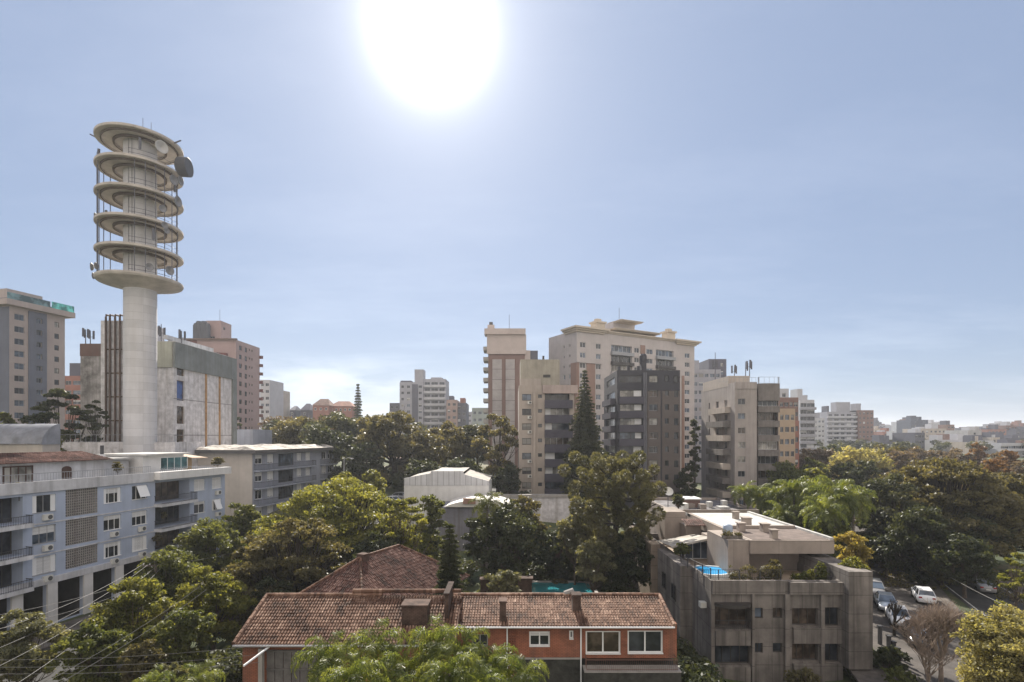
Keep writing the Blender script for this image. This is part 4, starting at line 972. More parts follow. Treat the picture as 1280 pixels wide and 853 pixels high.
# grey-white pair in the left middle distance
tb = tower('apartment_tower', 'grey white tower with black centre stripe and balcony side in the left middle distance', 499.5, 529, 478, 250, GW, depth=16, cols=4, winw=1.5, roof_bits=((.6, .98, 6.4, GW), (.0, .45, 1.0, GD)))
tb.sbox('dark_stripe', 'F', tb.w*.53, tb.w*.78, .003, .3, 0, tb.h-1, GD)
tower('apartment_tower', 'grey balcony tower joined right of the black striped tower', 529.5, 557, 474, 252, GW, cols=3, winw=3.2, band=WT, g=G_DARK, roof_bits=((.3, .8, 1.0, GW),))
tower('apartment_block', 'low grey block left of the black striped tower', 487, 499, 504, 262, GD, cols=2)
tower('apartment_block', 'reddish brown block just right of the grey balcony tower', 558, 571, 500, 240, M('pink brown block', (0.36, 0.26, 0.23)), cols=2, roof_bits=((.2, .6, 2, GD),))
tower('apartment_block', 'dark grey narrow block with roof frame right of the reddish brown block', 571, 583, 504, 245, GD, cols=2, roof_bits=((.3, .8, 2.5, RD),))
tower('apartment_block', 'small pale block in the gap left of the brown striped tower', 585, 594, 515, 300, GW, cols=2)
tower('apartment_block', 'grey green flat block behind the trees left of the brown striped tower', 590, 610, 510, 220, M('grey green render', (0.30, 0.34, 0.33)), cols=3, g=G_BLUE)
tower('apartment_tower', 'white grey tower with balcony column right of the pink tower', 325, 337, 475, 230, WT, cols=2, band=None)
tower('apartment_tower', 'cream tower with rounded white balconies right of the white grey tower', 336, 347, 487, 250, GBL, cols=2, winw=2.2, band=WT)
tower('apartment_block', 'dark red and grey block seen between the left tower and the tank block', 80, 101, 470, 160, RD, cols=2, winw=2.4, roof_bits=((.0, 1.0, 4.2, GD),))
tower('roof_block', 'grey block with slot window behind the low grey blue block', 283, 316, 537, 112, GREYB, depth=9, cols=0, cat='building')
# right of the beige block
tower('apartment_tower', 'white tower top with dark window behind the balcony wing', 974, 986, 486, 175, WT, cols=1, z0=2)
tower('apartment_tower', 'brown tower with pale bands behind the balcony wing', 974, 998, 497, 160, BR_, cols=4, g=G_DARK, z0=2, winw=1.3)
tower('apartment_block', 'tan block with small square windows right of the balcony wing', 974, 994, 511, 128, BT, cols=3, winw=1.0, z0=2)
tower('apartment_block', 'red brown block standing between tan block and white balcony tower', 985, 999, 526, 140, RD, cols=2, winw=1.0, z0=2)
tower('apartment_tower', 'white stepped tower with dark balcony bays', 1000, 1018, 500, 230, WT, cols=2, winw=3.4, winh=1.7, g=G_DARK, band=GW, roof_bits=((.0, .35, 5.0, WT), (.35, .7, 2.2, WT)))
tower('apartment_tower', 'slim white tower with flat roof box left of the curved balcony tower', 1018, 1031, 523, 330, WT, cols=3, winw=1.4, roof_bits=((.2, .7, 3.5, GW),))
cv = tower('apartment_tower', 'broad tower with pale curved balcony bands on the right skyline', 1034, 1073, 515, 340, GW, cols=5, winw=3.0, g=G_DARK, band=WT, roof_bits=((.35, .8, 6.5, GW), (.05, .12, 4, GD)))
tower('apartment_tower', 'dark brown tower joined to the right of the curved balcony tower', 1073, 1092, 513, 338, BR_, cols=4, winw=1.3, g=G_DARK, roof_bits=((.0, .3, 4.5, GW),))

# small skyline blocks on the right
SK = [(1093, 1106, 536, 420, GBL, 'cream low block right of the dark brown tower', 3), (1104, 1116, 540, 380, RD, 'red block with flat roof on the right skyline', 2), (1117, 1131, 546, 360, WT, 'small white block in front of the red skyline block', 2),
      (1122, 1131, 532, 520, GW, 'narrow grey block left of the navy skyline tower', 2), (1131, 1140, 527, 500, WT, 'white block tucked left of the navy skyline tower', 2),
      (1139, 1160, 525, 470, M('navy grey tower render', (0.09, 0.10, 0.14)), 'navy grey tower standing out on the right skyline', 2), (1160, 1180, 529, 540, WT, 'white apartment tower behind the cream blocks', 4),
      (1151, 1183, 536, 380, GBL, 'cream block with square windows below the navy tower', 6), (1184, 1193, 531, 420, BR_, 'brown and blue block right of the cream block', 2),
      (1137, 1152, 547, 330, WT, 'low white block with tiled roof below the navy tower', 3), (1173, 1196, 550, 300, WT, 'white low block with shaded windows behind the park', 4),
      (1196, 1206, 543, 460, GW, 'small grey block left of the white windowless cube', 2), (1210, 1227, 538, 330, M('pale cube render', (0.42, 0.41, 0.41)), 'pale windowless cube with one dark slit', 1),
      (1196, 1243, 551, 300, WT, 'long white low block behind the orange trees', 8), (1235, 1258, 537, 420, RD, 'red brown terrace block on the right skyline', 5),
      (1257, 1272, 532, 440, BR_, 'brown stepped tower near the right edge', 4), (1270, 1296, 538, 430, GD, 'dark grey block at the right edge of the skyline', 4),
      (1249, 1290, 548, 330, GD, 'dark roofed long block above the white balconies', 6), (1252, 1292, 554, 270, WT, 'white block with long curved balcony bands at the right edge', 5),
      (1241, 1250, 547, 320, GBL, 'small cream block right of the long white block', 2), (1100, 1120, 552, 300, GD, 'dark low block behind the bare park trees', 3), (1093, 1099, 526, 600, GD, 'thin dark tower far behind the cream low block', 2), (1099, 1112, 531, 620, GW, 'grey tower far behind the red skyline block', 3), (1112, 1123, 535, 600, BR_, 'brown flat block far left of the navy tower', 3), (1183, 1196, 538, 560, GW, 'grey tower right of the brown and blue block', 3),
      (1205, 1216, 535, 600, GD, 'dark tower peeking over the pale cube left corner', 2), (1227, 1237, 541, 520, GBL, 'cream tower right of the pale cube', 2), (1236, 1247, 533, 640, GD, 'far dark tower left of the red brown terrace', 2), (1246, 1256, 530, 600, GW, 'far grey tower behind the red brown terrace', 2), (1272, 1282, 529, 560, RD, 'far red tower near the right edge', 2), (1144, 1156, 541, 300, GD, 'dark gabled low block before the cream block', 3), (1218, 1232, 553, 280, GBL, 'small cream low block behind the rusty orange tree', 3)]
for i, (a0, a1, yt, Y, mt, lb, nc) in enumerate(SK):
    tower('apartment_block', lb, a0, a1, yt, Y, mt, cols=nc, winw=1.7 if i not in (18,) else 5, winh=1.4, floors=3.2, depth=18, band=WT if i == 18 else None, blindp=.2, group='skyline blocks beyond the park',
          roof_bits=tuple((q, q+.12+.2*hash01(i, q), 1.0+3.4*hash01(q, i, 2)**2, (mt, GD, WT, BR_)[int(hash01(i, q, 7)*4)]) for q in ((.1, .5) if i % 3 else (.3, .72))), skip_low=1.0)
# houses on the wooded hill, left of the middle
def gable_house(name, label, px0, px1, yeave, yridge, Y, wall, roofm, depth=9, cat='house'):
    x0, x1 = XP(px0, Y), XP(px1, Y); z0 = gh((x0+x1)/2, Y)-1; ze, zr_ = ZP(yeave, Y), ZP(yridge, Y)
    r = empty(name, ((x0+x1)/2, Y, z0), 0, label, cat); w = (x1-x0)/2
    mb = MB(); mb.box(-w, w, 0, depth, 0, ze-z0); mb.build('wall', wall, r)
    mb = MB(); e_, h_ = .4, zr_-z0
    A = [(-w-e_, -e_, ze-z0), (w+e_, -e_, ze-z0), (w+e_, depth+e_, ze-z0), (-w-e_, depth+e_, ze-z0)]; k_ = min(w*.5, 3); B = [(-w+k_, depth/2, h_), (w-k_, depth/2, h_)]
    mb.quad(A[0], A[1], B[1], B[0]); mb.quad(A[2], A[3], B[0], B[1]); mb.tri(A[1], A[2], B[1]); mb.tri(A[3], A[0], B[0]); mb.quad(A[3], A[2], A[1], A[0])
    mb.build('roof', roofm, r)
    for k in range(max(1, int(w))):
        xx = -w+(k+.5)*2*w/max(1, int(w)); put_window(r, Matrix.Translation((xx-.5, -.06, ze-z0-2.2)), 1.0, 1.2, G_DARK, WHITEF, simple=True)
    return r
TRF = M('plain red tile roof', (0.26, 0.12, 0.085), .85, .3, .8)
TRF2 = M('brown tile roof', (0.22, 0.14, 0.11), .85, .3, .8)
gable_house('hill_house', 'red walled house with peaked roof on the hill skyline', 391, 411, 507, 498, 235, RD, TRF2)
gable_house('hill_house', 'house with red roof right of the red walled hill house', 412, 440, 508, 501, 240, RD, TRF)
gable_house('hill_house', 'small dark block house at the left end of the hill skyline', 376, 386, 513, 504, 250, GD, GD)
gable_house('hill_house', 'narrow dark house left of the small dark hill house', 362, 368, 513, 507, 255, GD, GD)
gable_house('garden_house', 'pale house with tiled roof seen under the big hill tree', 486, 512, 573, 561, 128, GBL, M('pinkish tile roof', (0.40, 0.28, 0.23)))
gable_house('garden_house', 'pale house hidden behind the street trees left of the beige building', 612, 645, 590, 580, 122, WT, TRF2)

# ---- white warehouse, low roofs and walls in the centre
CORR = M('white corrugated sheet', (0.60, 0.60, 0.62), .7, .12, .4, streak=.35, stain=(.3, .29, .28), lines=(.9, 50, 0, .05))
wh = Bld('warehouse', 'white corrugated warehouse with raised middle gable in the centre', XP(505, 84), 84, 0, XP(611, 84)-XP(505, 84), 13, 0, WHT2, z0=0)
wh.h = ZP(607, 84)
mb = MB(); W = wh.w; a_, b_ = (539-505)/106*W, (579-505)/106*W; zt_ = ZP(589, 84); zl = ZP(598, 84); zr2 = ZP(598.5, 84)
mb.poly([(0, -.06, wh.h), (W, -.06, wh.h), (W, -.06, zr2-.4), (b_+.12, -.06, zr2+.7), (b_, -.06, zt_), (a_, -.06, zt_), (a_-.12, -.06, zl+.8), (0, -.06, zl)])
mb.poly([(0, .12, zl), (a_-.12, .12, zl+.8), (a_, .12, zt_), (b_, .12, zt_), (b_+.12, .12, zr2+.7), (W, .12, zr2-.4), (W, .12, wh.h), (0, .12, wh.h)])
for p, q in (((0, zl), (a_-.12, zl+.8)), ((a_, zt_), (b_, zt_)), ((b_+.12, zr2+.7), (W, zr2-.4))): mb.quad((p[0], -.06, p[1]), (q[0], -.06, q[1]), (q[0], .12, q[1]), (p[0], .12, p[1]))
mb.build('gable_front', CORR, wh.root)
mb = MB(); mb.quad((0, .13, zl-.2), (a_, .13, zl+.75), (a_, 13, zl+.75), (0, 13, zl-.2)); mb.quad((a_, .13, zt_-.2), (b_, .13, zt_-.2), (b_, 13, zt_-.2), (a_, 13, zt_-.2)); mb.quad((b_, .13, zr2+.65), (W, .13, zr2-.5), (W, 13, zr2-.5), (b_, 13, zr2+.65))
mb.build('roof', FIBRE, wh.root)
wh.finish(ROOFG, parapet=.4)
hl = empty('vaulted_hall', (XP(588, 76), 76, 0), 0, 'low hall with white curved roof and plain grey wall in front of the warehouse', 'building')
xw0, xw1 = XP(549, 76)-hl.location.x, XP(640, 76)-hl.location.x
mb = MB(); mb.box(xw0, xw1, 0, 7, -1, ZP(634, 76)); mb.build('wall', M('streaked grey render', (0.22, 0.22, 0.26), .9, .2, .4, streak=.6), hl.root if hasattr(hl, 'root') else hl)
mb = MB(); K = 14; zb_ = ZP(633.5, 76)
for k in range(K):
    t0_, t1_ = k/K, (k+1)/K; f_ = lambda t_: (xw0+1+(xw1-xw0-1)*t_, zb_+.1+.95*math.sin(math.pi*t_)**.8)
    (p0, q0), (p1, q1) = f_(t0_), f_(t1_); mb.quad((p0, -.5, q0), (p1, -.5, q1), (p1, 7, q1), (p0, 7, q0)); mb.quad((p0, -.5, zb_), (p1, -.5, zb_), (p1, -.5, q1), (p0, -.5, q0))
mb.build('curved_roof', M('white painted metal roof', (0.66, 0.64, 0.60), .5, .15), hl)
mb = MB(); mb.box(-1, .8, -.8, -.51, zb_+.5, zb_+1.3); mb.build('roof_vent', M('reddish vent box', (0.3, 0.18, 0.14)), hl)
lw = Bld('garden_wall', 'long white stained boundary wall with dark coping in front of the beige building', XP(610, 88), 88, 0, XP(712, 88)-XP(610, 88), .4, 0, EXCH, z0=0, cat='wall'); lw.h = ZP(622, 88)
lw.box('coping', -.1, lw.w+.1, -.2, .6, lw.h, lw.h+.5, CONCP); lw.finish(ROOFG, parapet=.05, pt=.05)
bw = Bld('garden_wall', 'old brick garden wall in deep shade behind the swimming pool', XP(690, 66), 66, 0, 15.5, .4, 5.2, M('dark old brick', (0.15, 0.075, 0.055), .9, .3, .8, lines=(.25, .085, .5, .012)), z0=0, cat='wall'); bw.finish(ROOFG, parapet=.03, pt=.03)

# ------------------------------------------------------------------ terracotta house in the foreground
BRICK = M('red brick wall', (0.36, 0.14, 0.085), 0.88, 0.3, 0.8, streak=.38, lines=(.25, .085, .5, .012))
STONE = M('dark mossy stone base', (0.055, 0.055, 0.048), .95, .4, 1.2, bump=.5)
def brickhouse():
    hs_ = empty('brick_house', (XP(292, 31), 31, 0), 0, 'long red brick house with old clay tile roof in the foreground', 'house')
    X0 = hs_.location.x
    def lx(px, Y): return XP(px, Y)-X0
    # left wing: facade Y=31.6, right wing facade Y=33.6
    eL, rL, rR, eR = ZP(806, 31), ZP(744.5, 35.2), ZP(744.5, 36.6), ZP(783, 33)
    wl0, wl1 = lx(297, 31.6)+.3, lx(560, 31.6)
    wr0, wr1 = wl1, lx(846, 33.6)
    mb = MB(); mb.box(wl0, wl1, .6, 8.0, -1, eL-.05); mb.build('left_wing_wall', BRICK, hs_)
    class Q: pass
    # right wing wall with real openings
    b = Bld.__new__(Bld); b.root = hs_; b.z0 = 0; b.x, b.y = X0+wr0, 33.6; b.rot = 0; b.Rm = Matrix.Identity(4); b.w, b.d, b.h = wr1-wr0, 6, eR-.05
    b.holes = {k: [] for k in 'FRLB'}; b.sink = 0; b.wall = BRICK
    sub_ = empty('right_wing', (wr0, 2.6, 0)); sub_.parent = hs_; b.root = sub_
    def wpx(x0, x1, y0, y1, **k): return b.winpx('F', x0, x1, y0, y1, **k)
    zb = ZP(822, 33.6)
    wpx(732, 776, 789, 818, g=G_BROWN, f=WHITEF, mull=1, t=.11, sill=True, depth=.12); wpx(784.5, 829, 788.5, 817.5, g=G_DARK, f=WHITEF, mull=1, t=.11, sill=True, depth=.12)
    wpx(661.5, 687.5, 789.5, 808.5, g=G_DARK, f=WHITEF, mull=1, t=.1, blind=.32, depth=.1)
    wpx(711.5, 717, 788.5, 799.5, g=G_DARK, f=WHITEF, mull=0, t=.1, depth=.1)
    wpx(590, 610, 793, 808, g=G_DARK, f=ALU, mull=1, t=.07, depth=.12)
    # stone base
    mb = MB(); z1_ = ZP(823, 33.6)
    o, u, n_, a = b.frame('F'); 
    bmb = MB(); us = None
    b.sink = -z1_
    b.finish(ROOFG, parapet=.02, walls='FRL')
    b.sbox('stone_base', 'F', 0, b.at('F', 727, 800)[0], -5.9, -.002, -1, z1_-.002, STONE)
    b.sbox('stone_base', 'F', b.at('F', 727.3, 800)[0], b.w, -5.9, .9, -1, ZP(833, 33.6), STONE)
    b.sbox('string_course', 'F', b.at('F', 645, 800)[0], b.at('F', 726, 800)[0], .003, .08, z1_-.05, z1_+.05, CONCP)
    b.sbox('ledge', 'F', b.at('F', 728, 800)[0], b.w, .003, .95, ZP(833, 33.6), ZP(832, 33.6)+.03, CONCP)
    b.railing('F', b.at('F', 731, 800)[0], b.w-.2, .85, ZP(832, 33.6)+.03, .72, M('dull brown iron railing', (0.16, 0.09, 0.07), .7), step=.13, t=.012)
    for px in (634, 726): b.sbox('downpipe', 'F', b.at('F', px-.8, 800)[0], b.at('F', px+.8, 800)[0], .01, .1, -1, b.h, WHITEF)
    # lattice of hollow blocks beside the pipe
    u0, u1 = b.at('F', 636.5, 800)[0], b.at('F', 645, 800)[0]; mb = MB()
    for i in range(4): x = u0+(u1-u0)*i/3; mb.box(x-.025, x+.025, -.1, -.004, z1_-1.2, b.h-.05)
    for j in range(18): z = z1_-1.2+j*.16; mb.box(u0, u1, -.098, -.006, z, z+.04) if z < b.h-.1 else None
    mb.build('brick_lattice', BRICK, sub_)
    # tiled roofs
    def slope(name, x0, x1, y0, z0_, y1, z1_, mask=None, par=hs_):
        l_ = math.hypot(y1-y0, z1_-z0_); an = math.atan2(z1_-z0_, y1-y0)
        return tiled_roof(name, TILE, par, Matrix.Translation((x0, y0, z0_)) @ Matrix.Rotation(an, 4, 'X'), x1-x0, l_, pw=.185, pl=.30, mask=mask)
    xe0, xe1 = lx(292, 31), lx(556, 31); hipw = lx(334, 35.2)-xe0; L_ = math.hypot(4.2, rL-eL)
    # left roof with a hipped left end and a raised part at the right
    slope('left_roof', xe0, xe1+.6, 0, eL, 4.2, rL, mask=lambda x, y: x > hipw*y/L_)
    mb = MB(); A = Vector((xe0, 0, eL-.02)); B = Vector((xe1+.6, 0, eL-.02)); Cc = Vector((xe1+.6, 4.2, rL-.02)); D = Vector((xe0+hipw, 4.2, rL-.02)); E = Vector((xe0, 8.4, eL-.02)); G_ = Vector((xe1+.6, 8.4, eL-.02))
    mb.quad(A, B, Cc, D); mb.tri(E, A, D); mb.quad(D, Cc, G_, E); mb.quad(E, G_, B, A); mb.build('roof_deck', TILE, hs_)
    def ridge(p, q, r=.13, nm='ridge_tiles', par=hs_):
        mb = MB(); p, q = Vector(p), Vector(q); k = max(2, int((q-p).length/.4)); d = (q-p).normalized()
        for i in range(k):
            a_ = p.lerp(q, i/k); c_ = p.lerp(q, (i+1)/k)+d*.05; mb.tube([a_, c_], r*rng.uniform(.95, 1.1), r*.88, 8)
        return mb.build(nm, TILE, par)
    ridge((xe0+hipw, 4.2, rL+.06), (xe1-4.8, 4.2, rL+.06)); ridge((xe0, 0, eL+.05), (xe0+hipw, 4.2, rL+.06))
    # right roof
    xr0, xr1 = lx(559, 33), lx(843, 33); hr = xr1-lx(824, 36.6); L2 = math.hypot(3.6, rR-eR)
    slope('right_roof', xr0, xr1, 2.0, eR, 5.6, rR, mask=lambda x, y: x < (xr1-xr0)-hr*.9*y/L2)
    mb = MB(); A = Vector((xr0, 2, eR-.02)); B = Vector((xr1, 2, eR-.02)); Cc = Vector((xr1-hr, 5.6, rR-.02)); D = Vector((xr0, 5.6, rR-.02)); E = Vector((xr0, 9.2, eR-.02)); G_ = Vector((xr1-.4, 9.2, eR-.02))
    mb.quad(A, B, Cc, D); mb.tri(B, G_, Cc); mb.quad(D, Cc, G_, E); mb.quad(E, G_, B, A); mb.tri(A, D, E); mb.build('roof_deck', TILE, hs_)
    ridge((xr0, 5.6, rR+.06), (xr1-hr, 5.6, rR+.06)); ridge((xr1, 2, eR+.05), (xr1-hr, 5.6, rR+.06))
    # upper step of the left roof next to the right wing
    xs = lx(441, 35.2); ridge((xs, 4.25, rL+.30), (xe1+.5, 4.25, rL+.30), .15)
    # walls between the roofs and chimneys
    def chim(px0, px1, ytop, ybot, Y, mat, nm='chimney', d=.8):
        mb = MB(); x0, x1 = lx(px0, Y), lx(px1, Y); mb.box(x0, x1, Y-31, Y-31+d, ZP(ybot, Y), ZP(ytop, Y)); mb.box(x0-.06, x1+.06, Y-31-.06, Y-31+d+.06, ZP(ytop, Y), ZP(ytop, Y)+.12); return mb.build(nm, mat, hs_)
    OLD = M('sooty brick chimney', (0.11, 0.07, 0.055), .95, .45, 1.2, lines=(.25, .085, .5, .012))
    chim(502, 534, 759, 795, 32.4, OLD, d=1.2); chim(555.5, 560.5, 744, 800, 33.0, OLD, 'party_wall', 2.6); chim(625, 632.5, 754, 783, 33.4, OLD, d=.7); chim(716, 726, 746, 772, 34.6, OLD, d=.7)
    mb = MB(); mb.tube([(lx(706, 36.6), 5.7, rR+.1), (lx(717, 36.6), 5.6, rR+.35)], .2, seg=8); mb.build('ridge_cap', CONCP, hs_)
    # gutters
    MB().tube([(xe0, -.08, eL-.05), (xe1+.5, -.08, eL-.05)], .07, seg=8).build('gutter', M('grey gutter', (0.35, 0.35, 0.36), .6), hs_)
    MB().tube([(xr0, 1.92, eR-.05), (xr1, 1.92, eR-.05)], .06, seg=8).build('gutter', WHITEF, hs_)
    # left wing garage door
    mb = MB(); x0, x1, zt, zb_ = lx(334, 31.6), lx(428, 31.6), ZP(813, 31.6), 2.2
    W_ = x1-x0; nb = 9
    for i in range(nb): mb.box(x0+W_*i/nb+.02, x0+W_*(i+1)/nb-.02, .5, .56, zb_, zt-.02)
    for z in (zt, (zt+zb_)/2+.3, zb_): mb.box(x0, x1, .46, .56, z-.06, z+.05)
    mb.build('garage_door', M('weathered grey timber door', (0.15, 0.14, 0.135), .85, .3, 1.5), hs_)
    mb = MB(); mb.box(x0-.3, x1+.3, .52, .58, -1, zb_); mb.build('porch_shade_slab', STONE, hs_)  # thin dark slab stands in for the porch shadow below the door
    MB().tube([(lx(324, 31), -1.8, ZP(816, 31)), (lx(338, 31), .4, eL-.1)], .06, seg=6).build('service_mast', WHITEF, hs_)
    MB().box(lx(322.5, 31), lx(327.5, 31), -.0, .3, -1, ZP(812, 31)).build('corner_post', CONCP, hs_)
brickhouse()

# hipped roof house behind it
def hiphouse():
    cx_, cy_ = XP(476, 48), 48
    r = empty('hip_roof_house', (cx_, cy_, 0), R(-24), 'house with broad mossy hipped tile roof behind the brick house', 'house')
    w, d, ze, zr_ = 4.8, 8.2, 3.6, 7.4
    mb = MB(); mb.box(-w+.5, w-.5, -d+.5, d-.5, -1, ze-.05); mb.build('wall', M('dull cream house wall', (0.3, 0.24, 0.18)), r)  # one dull cream over the whole wall
    def face(A, B, T0, T1):                                # eave A-B, top T0-T1
        A, B, T0, T1 = map(Vector, (A, B, T0, T1)); u = (B-A).normalized(); n_ = u.cross(T0-A).normalized(); v = n_.cross(u)
        if v.z < 0: v = -v
        n_ = u.cross(v); w_ = (B-A).length; l_ = (T0-A).dot(v); a0 = (T0-A).dot(u); a1 = (T1-A).dot(u)
        M4 = Matrix((( u.x, v.x, n_.x, A.x), (u.y, v.y, n_.y, A.y), (u.z, v.z, n_.z, A.z), (0, 0, 0, 1)))
        tiled_roof('roof_slope', TILED, r, M4, w_, l_, pw=.21, pl=.34, jit=.035, mask=lambda x, y: a0*y/l_-.1 < x < w_-(w_-a1)*y/l_+.1)
    A, B, Cc, D = (-w, -d, ze), (w, -d, ze), (w, d, ze), (-w, d, ze); T0, T1 = (0, -d+5.4, zr_), (0, d-5.4, zr_)
    face(A, B, T0, T0); face(B, Cc, T0, T1); face(Cc, D, T1, T1); face(D, A, T1, T0)
    mb = MB(); z = Vector((0, 0, .03)); A, B, Cc, D, T0, T1 = [Vector(p)-z for p in (A, B, Cc, D, T0, T1)]
    mb.tri(A, B, T0); mb.quad(B, Cc, T1, T0); mb.tri(Cc, D, T1); mb.quad(D, A, T0, T1); mb.quad(D, Cc, B, A); mb.build('roof_deck', TILED, r)
    for p, q in ((A, T0), (B, T0), (Cc, T1), (D, T1), (T0, T1)):
        mb = MB(); k = max(2, int((q-p).length/.4))
        for i in range(k): mb.tube([p.lerp(q, i/k)+z*3, p.lerp(q, (i+1)/k)+z*3], .14, .11, 7)
        mb.build('ridge_tiles', TILE, r)
    mb = MB(); mb.box(-.3, .5, -2.9, -2.2, zr_-1.2, zr_+.35); mb.build('chimney', M('sooty brick chimney', (0,0,0)), r)
hiphouse()

# swimming pool and pillars behind the brick house
pl = empty('swimming_pool', (XP(701, 58), 58, 0), 0, 'teal swimming pool in the garden behind the brick house', 'swimming pool')
hx = XP(741, 58)-XP(701, 58)
m, t, b = newmat('pool water'); b.inputs['Base Color'].default_value = (0.03, 0.19, 0.22, 1); b.inputs['Roughness'].default_value = 0.08
n, l = t.nodes.new, t.links.new; bpn = n('ShaderNodeBump'); bpn.inputs['Strength'].default_value = .15; nz = n('ShaderNodeTexNoise'); nz.inputs['Scale'].default_value = 3; l(nz.outputs[0], bpn.inputs['Height']); l(bpn.outputs[0], b.inputs['Normal'])
POOLW = m
def rrect(x, y, r, k=6):
    p = []
    for cx_, cy_, a0 in ((x-r, y-r, 0), (-x+r, y-r, 90), (-x+r, -y+r, 180), (x-r, -y+r, 270)):
        for i in range(k+1): a_ = R(a0+90*i/k); p.append((cx_+r*math.cos(a_), cy_+r*math.sin(a_)))
    return p
MB().prism(rrect(hx, 2.9, 1.1), .2, .92).build('water', POOLW, pl)
mb = MB(); po, pi_ = rrect(hx+.4, 3.3, 1.4), rrect(hx, 2.9, 1.1)
for i in range(len(po)):
    j = (i+1) % len(po); a_, c_, d_, e_ = po[i], po[j], pi_[j], pi_[i]
    mb.quad((*a_, 1.02), (*c_, 1.02), (*d_, 1.02), (*e_, 1.02)); mb.quad((*a_, 0), (*c_, 0), (*c_, 1.02), (*a_, 1.02)); mb.quad((*e_, 1.02), (*d_, 1.02), (*d_, .6), (*e_, .6))
mb.build('coping', CONCP, pl)
for (px, w_, lb, y0) in ((606, 1.0, 'slim brick pillar in the garden left of the pool', 724), (656, 1.6, 'broad brick pillar right beside the pool', 723)):
    Y = 50; e_ = empty('brick_pillar', (XP(px, Y), Y, 0), 0, lb, 'pillar')
    MB().box(-w_/2*.85, w_/2*.85, 0, .7, 0, ZP(y0, Y)-.12).build('shaft', M('sooty brick chimney', (0, 0, 0)), e_); MB().box(-w_/2, w_/2, -.1, .8, ZP(y0, Y)-.12, ZP(y0, Y)).build('cap', M('sooty brick chimney', (0, 0, 0)), e_)

# ------------------------------------------------------------------ raw concrete building with the roof pool
cbx = XP(889, 41)
cbd = Bld('concrete_building', 'raw streaked concrete block with planted roof terrace and blue pool', cbx, 41, 0, XP(1052, 41)-cbx, 20, 0, CONC, z0=0, sink=3)
cbd.h = ZP(726, 41)
for (x0, x1, y0, y1, g_, mu, dp) in ((893.5, 938, 754, 786, G_BROWN, 3, .7), (893.5, 938, 807, 831, G_DARK, 3, .35), (942.5, 953.5, 760, 773, G_BLUE, 0, .15), (966, 978, 760, 773, G_BROWN, 1, .15),
                                     (942.5, 953.5, 804, 816.5, G_DARK, 1, .15), (966, 978, 804, 816, G_DARK, 0, .15), (990, 1023, 760.5, 782.5, G_BROWN, 2, .3), (1030, 1050, 759.5, 783, G_DARK, 1, .3),
                                     (990, 1023, 805, 826.5, G_BROWN, 3, .3), (1030, 1050, 805, 828, G_DARK, 1, .3)):
    cbd.winpx('F', x0, x1, y0, y1, g=g_, f=DARKF, mull=mu, sill=False, depth=dp)
def uc(px): return cbd.at('F', px, 780)[0]
def zcc(py): return cbd.at('F', 960, py)[1]
for (x0, x1, a0, a1) in ((893.8, 937, 788, 806), (990.5, 1052, 784, 803.5), (893.8, 937, 833, 860), (990.5, 1052, 829, 860)):
    cbd.sbox('window_apron', 'F', uc(x0), min(uc(x1), cbd.w-.02), .003, .22, max(zcc(a1), -1.6), zcc(a0), CONC)
for x0, x1 in ((938.5, 941.5), (979.5, 985), (1024, 1028.5)): cbd.sbox('pilaster', 'F', uc(x0), uc(x1), .003, .28, -2.8, zcc(742), CONC)
mb = MB(); K = 16; W = uc(938)-uc(893); cxm = (uc(938)+uc(893))/2                            # curved hood
for k in range(K):
    a0, a1 = math.pi*k/K, math.pi*(k+1)/K; p0 = (cxm-W/2*math.cos(a0), -.9*math.sin(a0)); p1 = (cxm-W/2*math.cos(a1), -.9*math.sin(a1))
    mb.quad((*p0, zcc(757)), (*p1, zcc(757)), (*p1, zcc(753)), (*p0, zcc(753))); mb.tri((*p0, zcc(753)), (*p1, zcc(753)), (cxm, 0, zcc(753))); mb.tri((cxm, 0, zcc(757)), (*p1, zcc(757)), (*p0, zcc(757)))
mb.build('curved_hood', DARKF, cbd.root)
cbd.railing('F', uc(894), uc(937.5), .1, zcc(786.5), .75, RAIL, step=.16, sides=False)
cbd.sbox('satellite_box', 'F', -.5, -.02, -1.4, -.9, zcc(765), zcc(758), ACW)
# upper parapet panels
cbd.sbox('parapet_panel', 'F', uc(889.5), uc(979.5), .003, .25, zcc(742), zcc(725), CONC); cbd.sbox('parapet_panel', 'F', uc(985), uc(1052)-.02, .003, .35, zcc(742), zcc(727), CONC)
# left return: recessed part and long side wall
xl = -(cbx-14.7)
mbw = cbd.box('left_block', xl, -.005, 4.4, 11.5, -3, 6.7, CONC)
wf = M('concrete with painted sunlight', (0.36, 0.29, 0.23), .9, .2, .5, streak=.35, lines=(2.4, 1.45, 0, .02))  # sunlight put into the colour: paler, warmer copy of the concrete
cbd.box('rear_left_block', xl, 0, 14, 26, -1, 6.6, wf)
for (y0, y1, z0_, z1_) in ((5.6, 6.8, 3.2, 4.6), (8.6, 9.8, 3.4, 4.9), (15.5, 16.7, 3.0, 4.8), (18, 19.4, 3.0, 4.8), (21, 22.2, 3.0, 4.8)):
    put_window(cbd.root, Matrix.Translation((xl-.08, y1, z0_)) @ Matrix.Rotation(R(-90), 4, 'Z'), y1-y0, z1_-z0_, G_DARK, DARKF, mull=1, sill=False)
# right hand tower block
x0, x1 = XP(1061, 40)-cbx, XP(1091, 40)-cbx
cbd.box('right_block', x0, x1, -1.0, 9, ZP(801+36, 40), ZP(715, 40), CONC); cbd.box('right_block_base', x0+.9, x1-.8, -.3, 8, -3, ZP(801+36.2, 40), CONC)
cbd.box('link_block', cbd.w+.003, x0-.003, .6, 12, -3, ZP(716, 41), CONC)
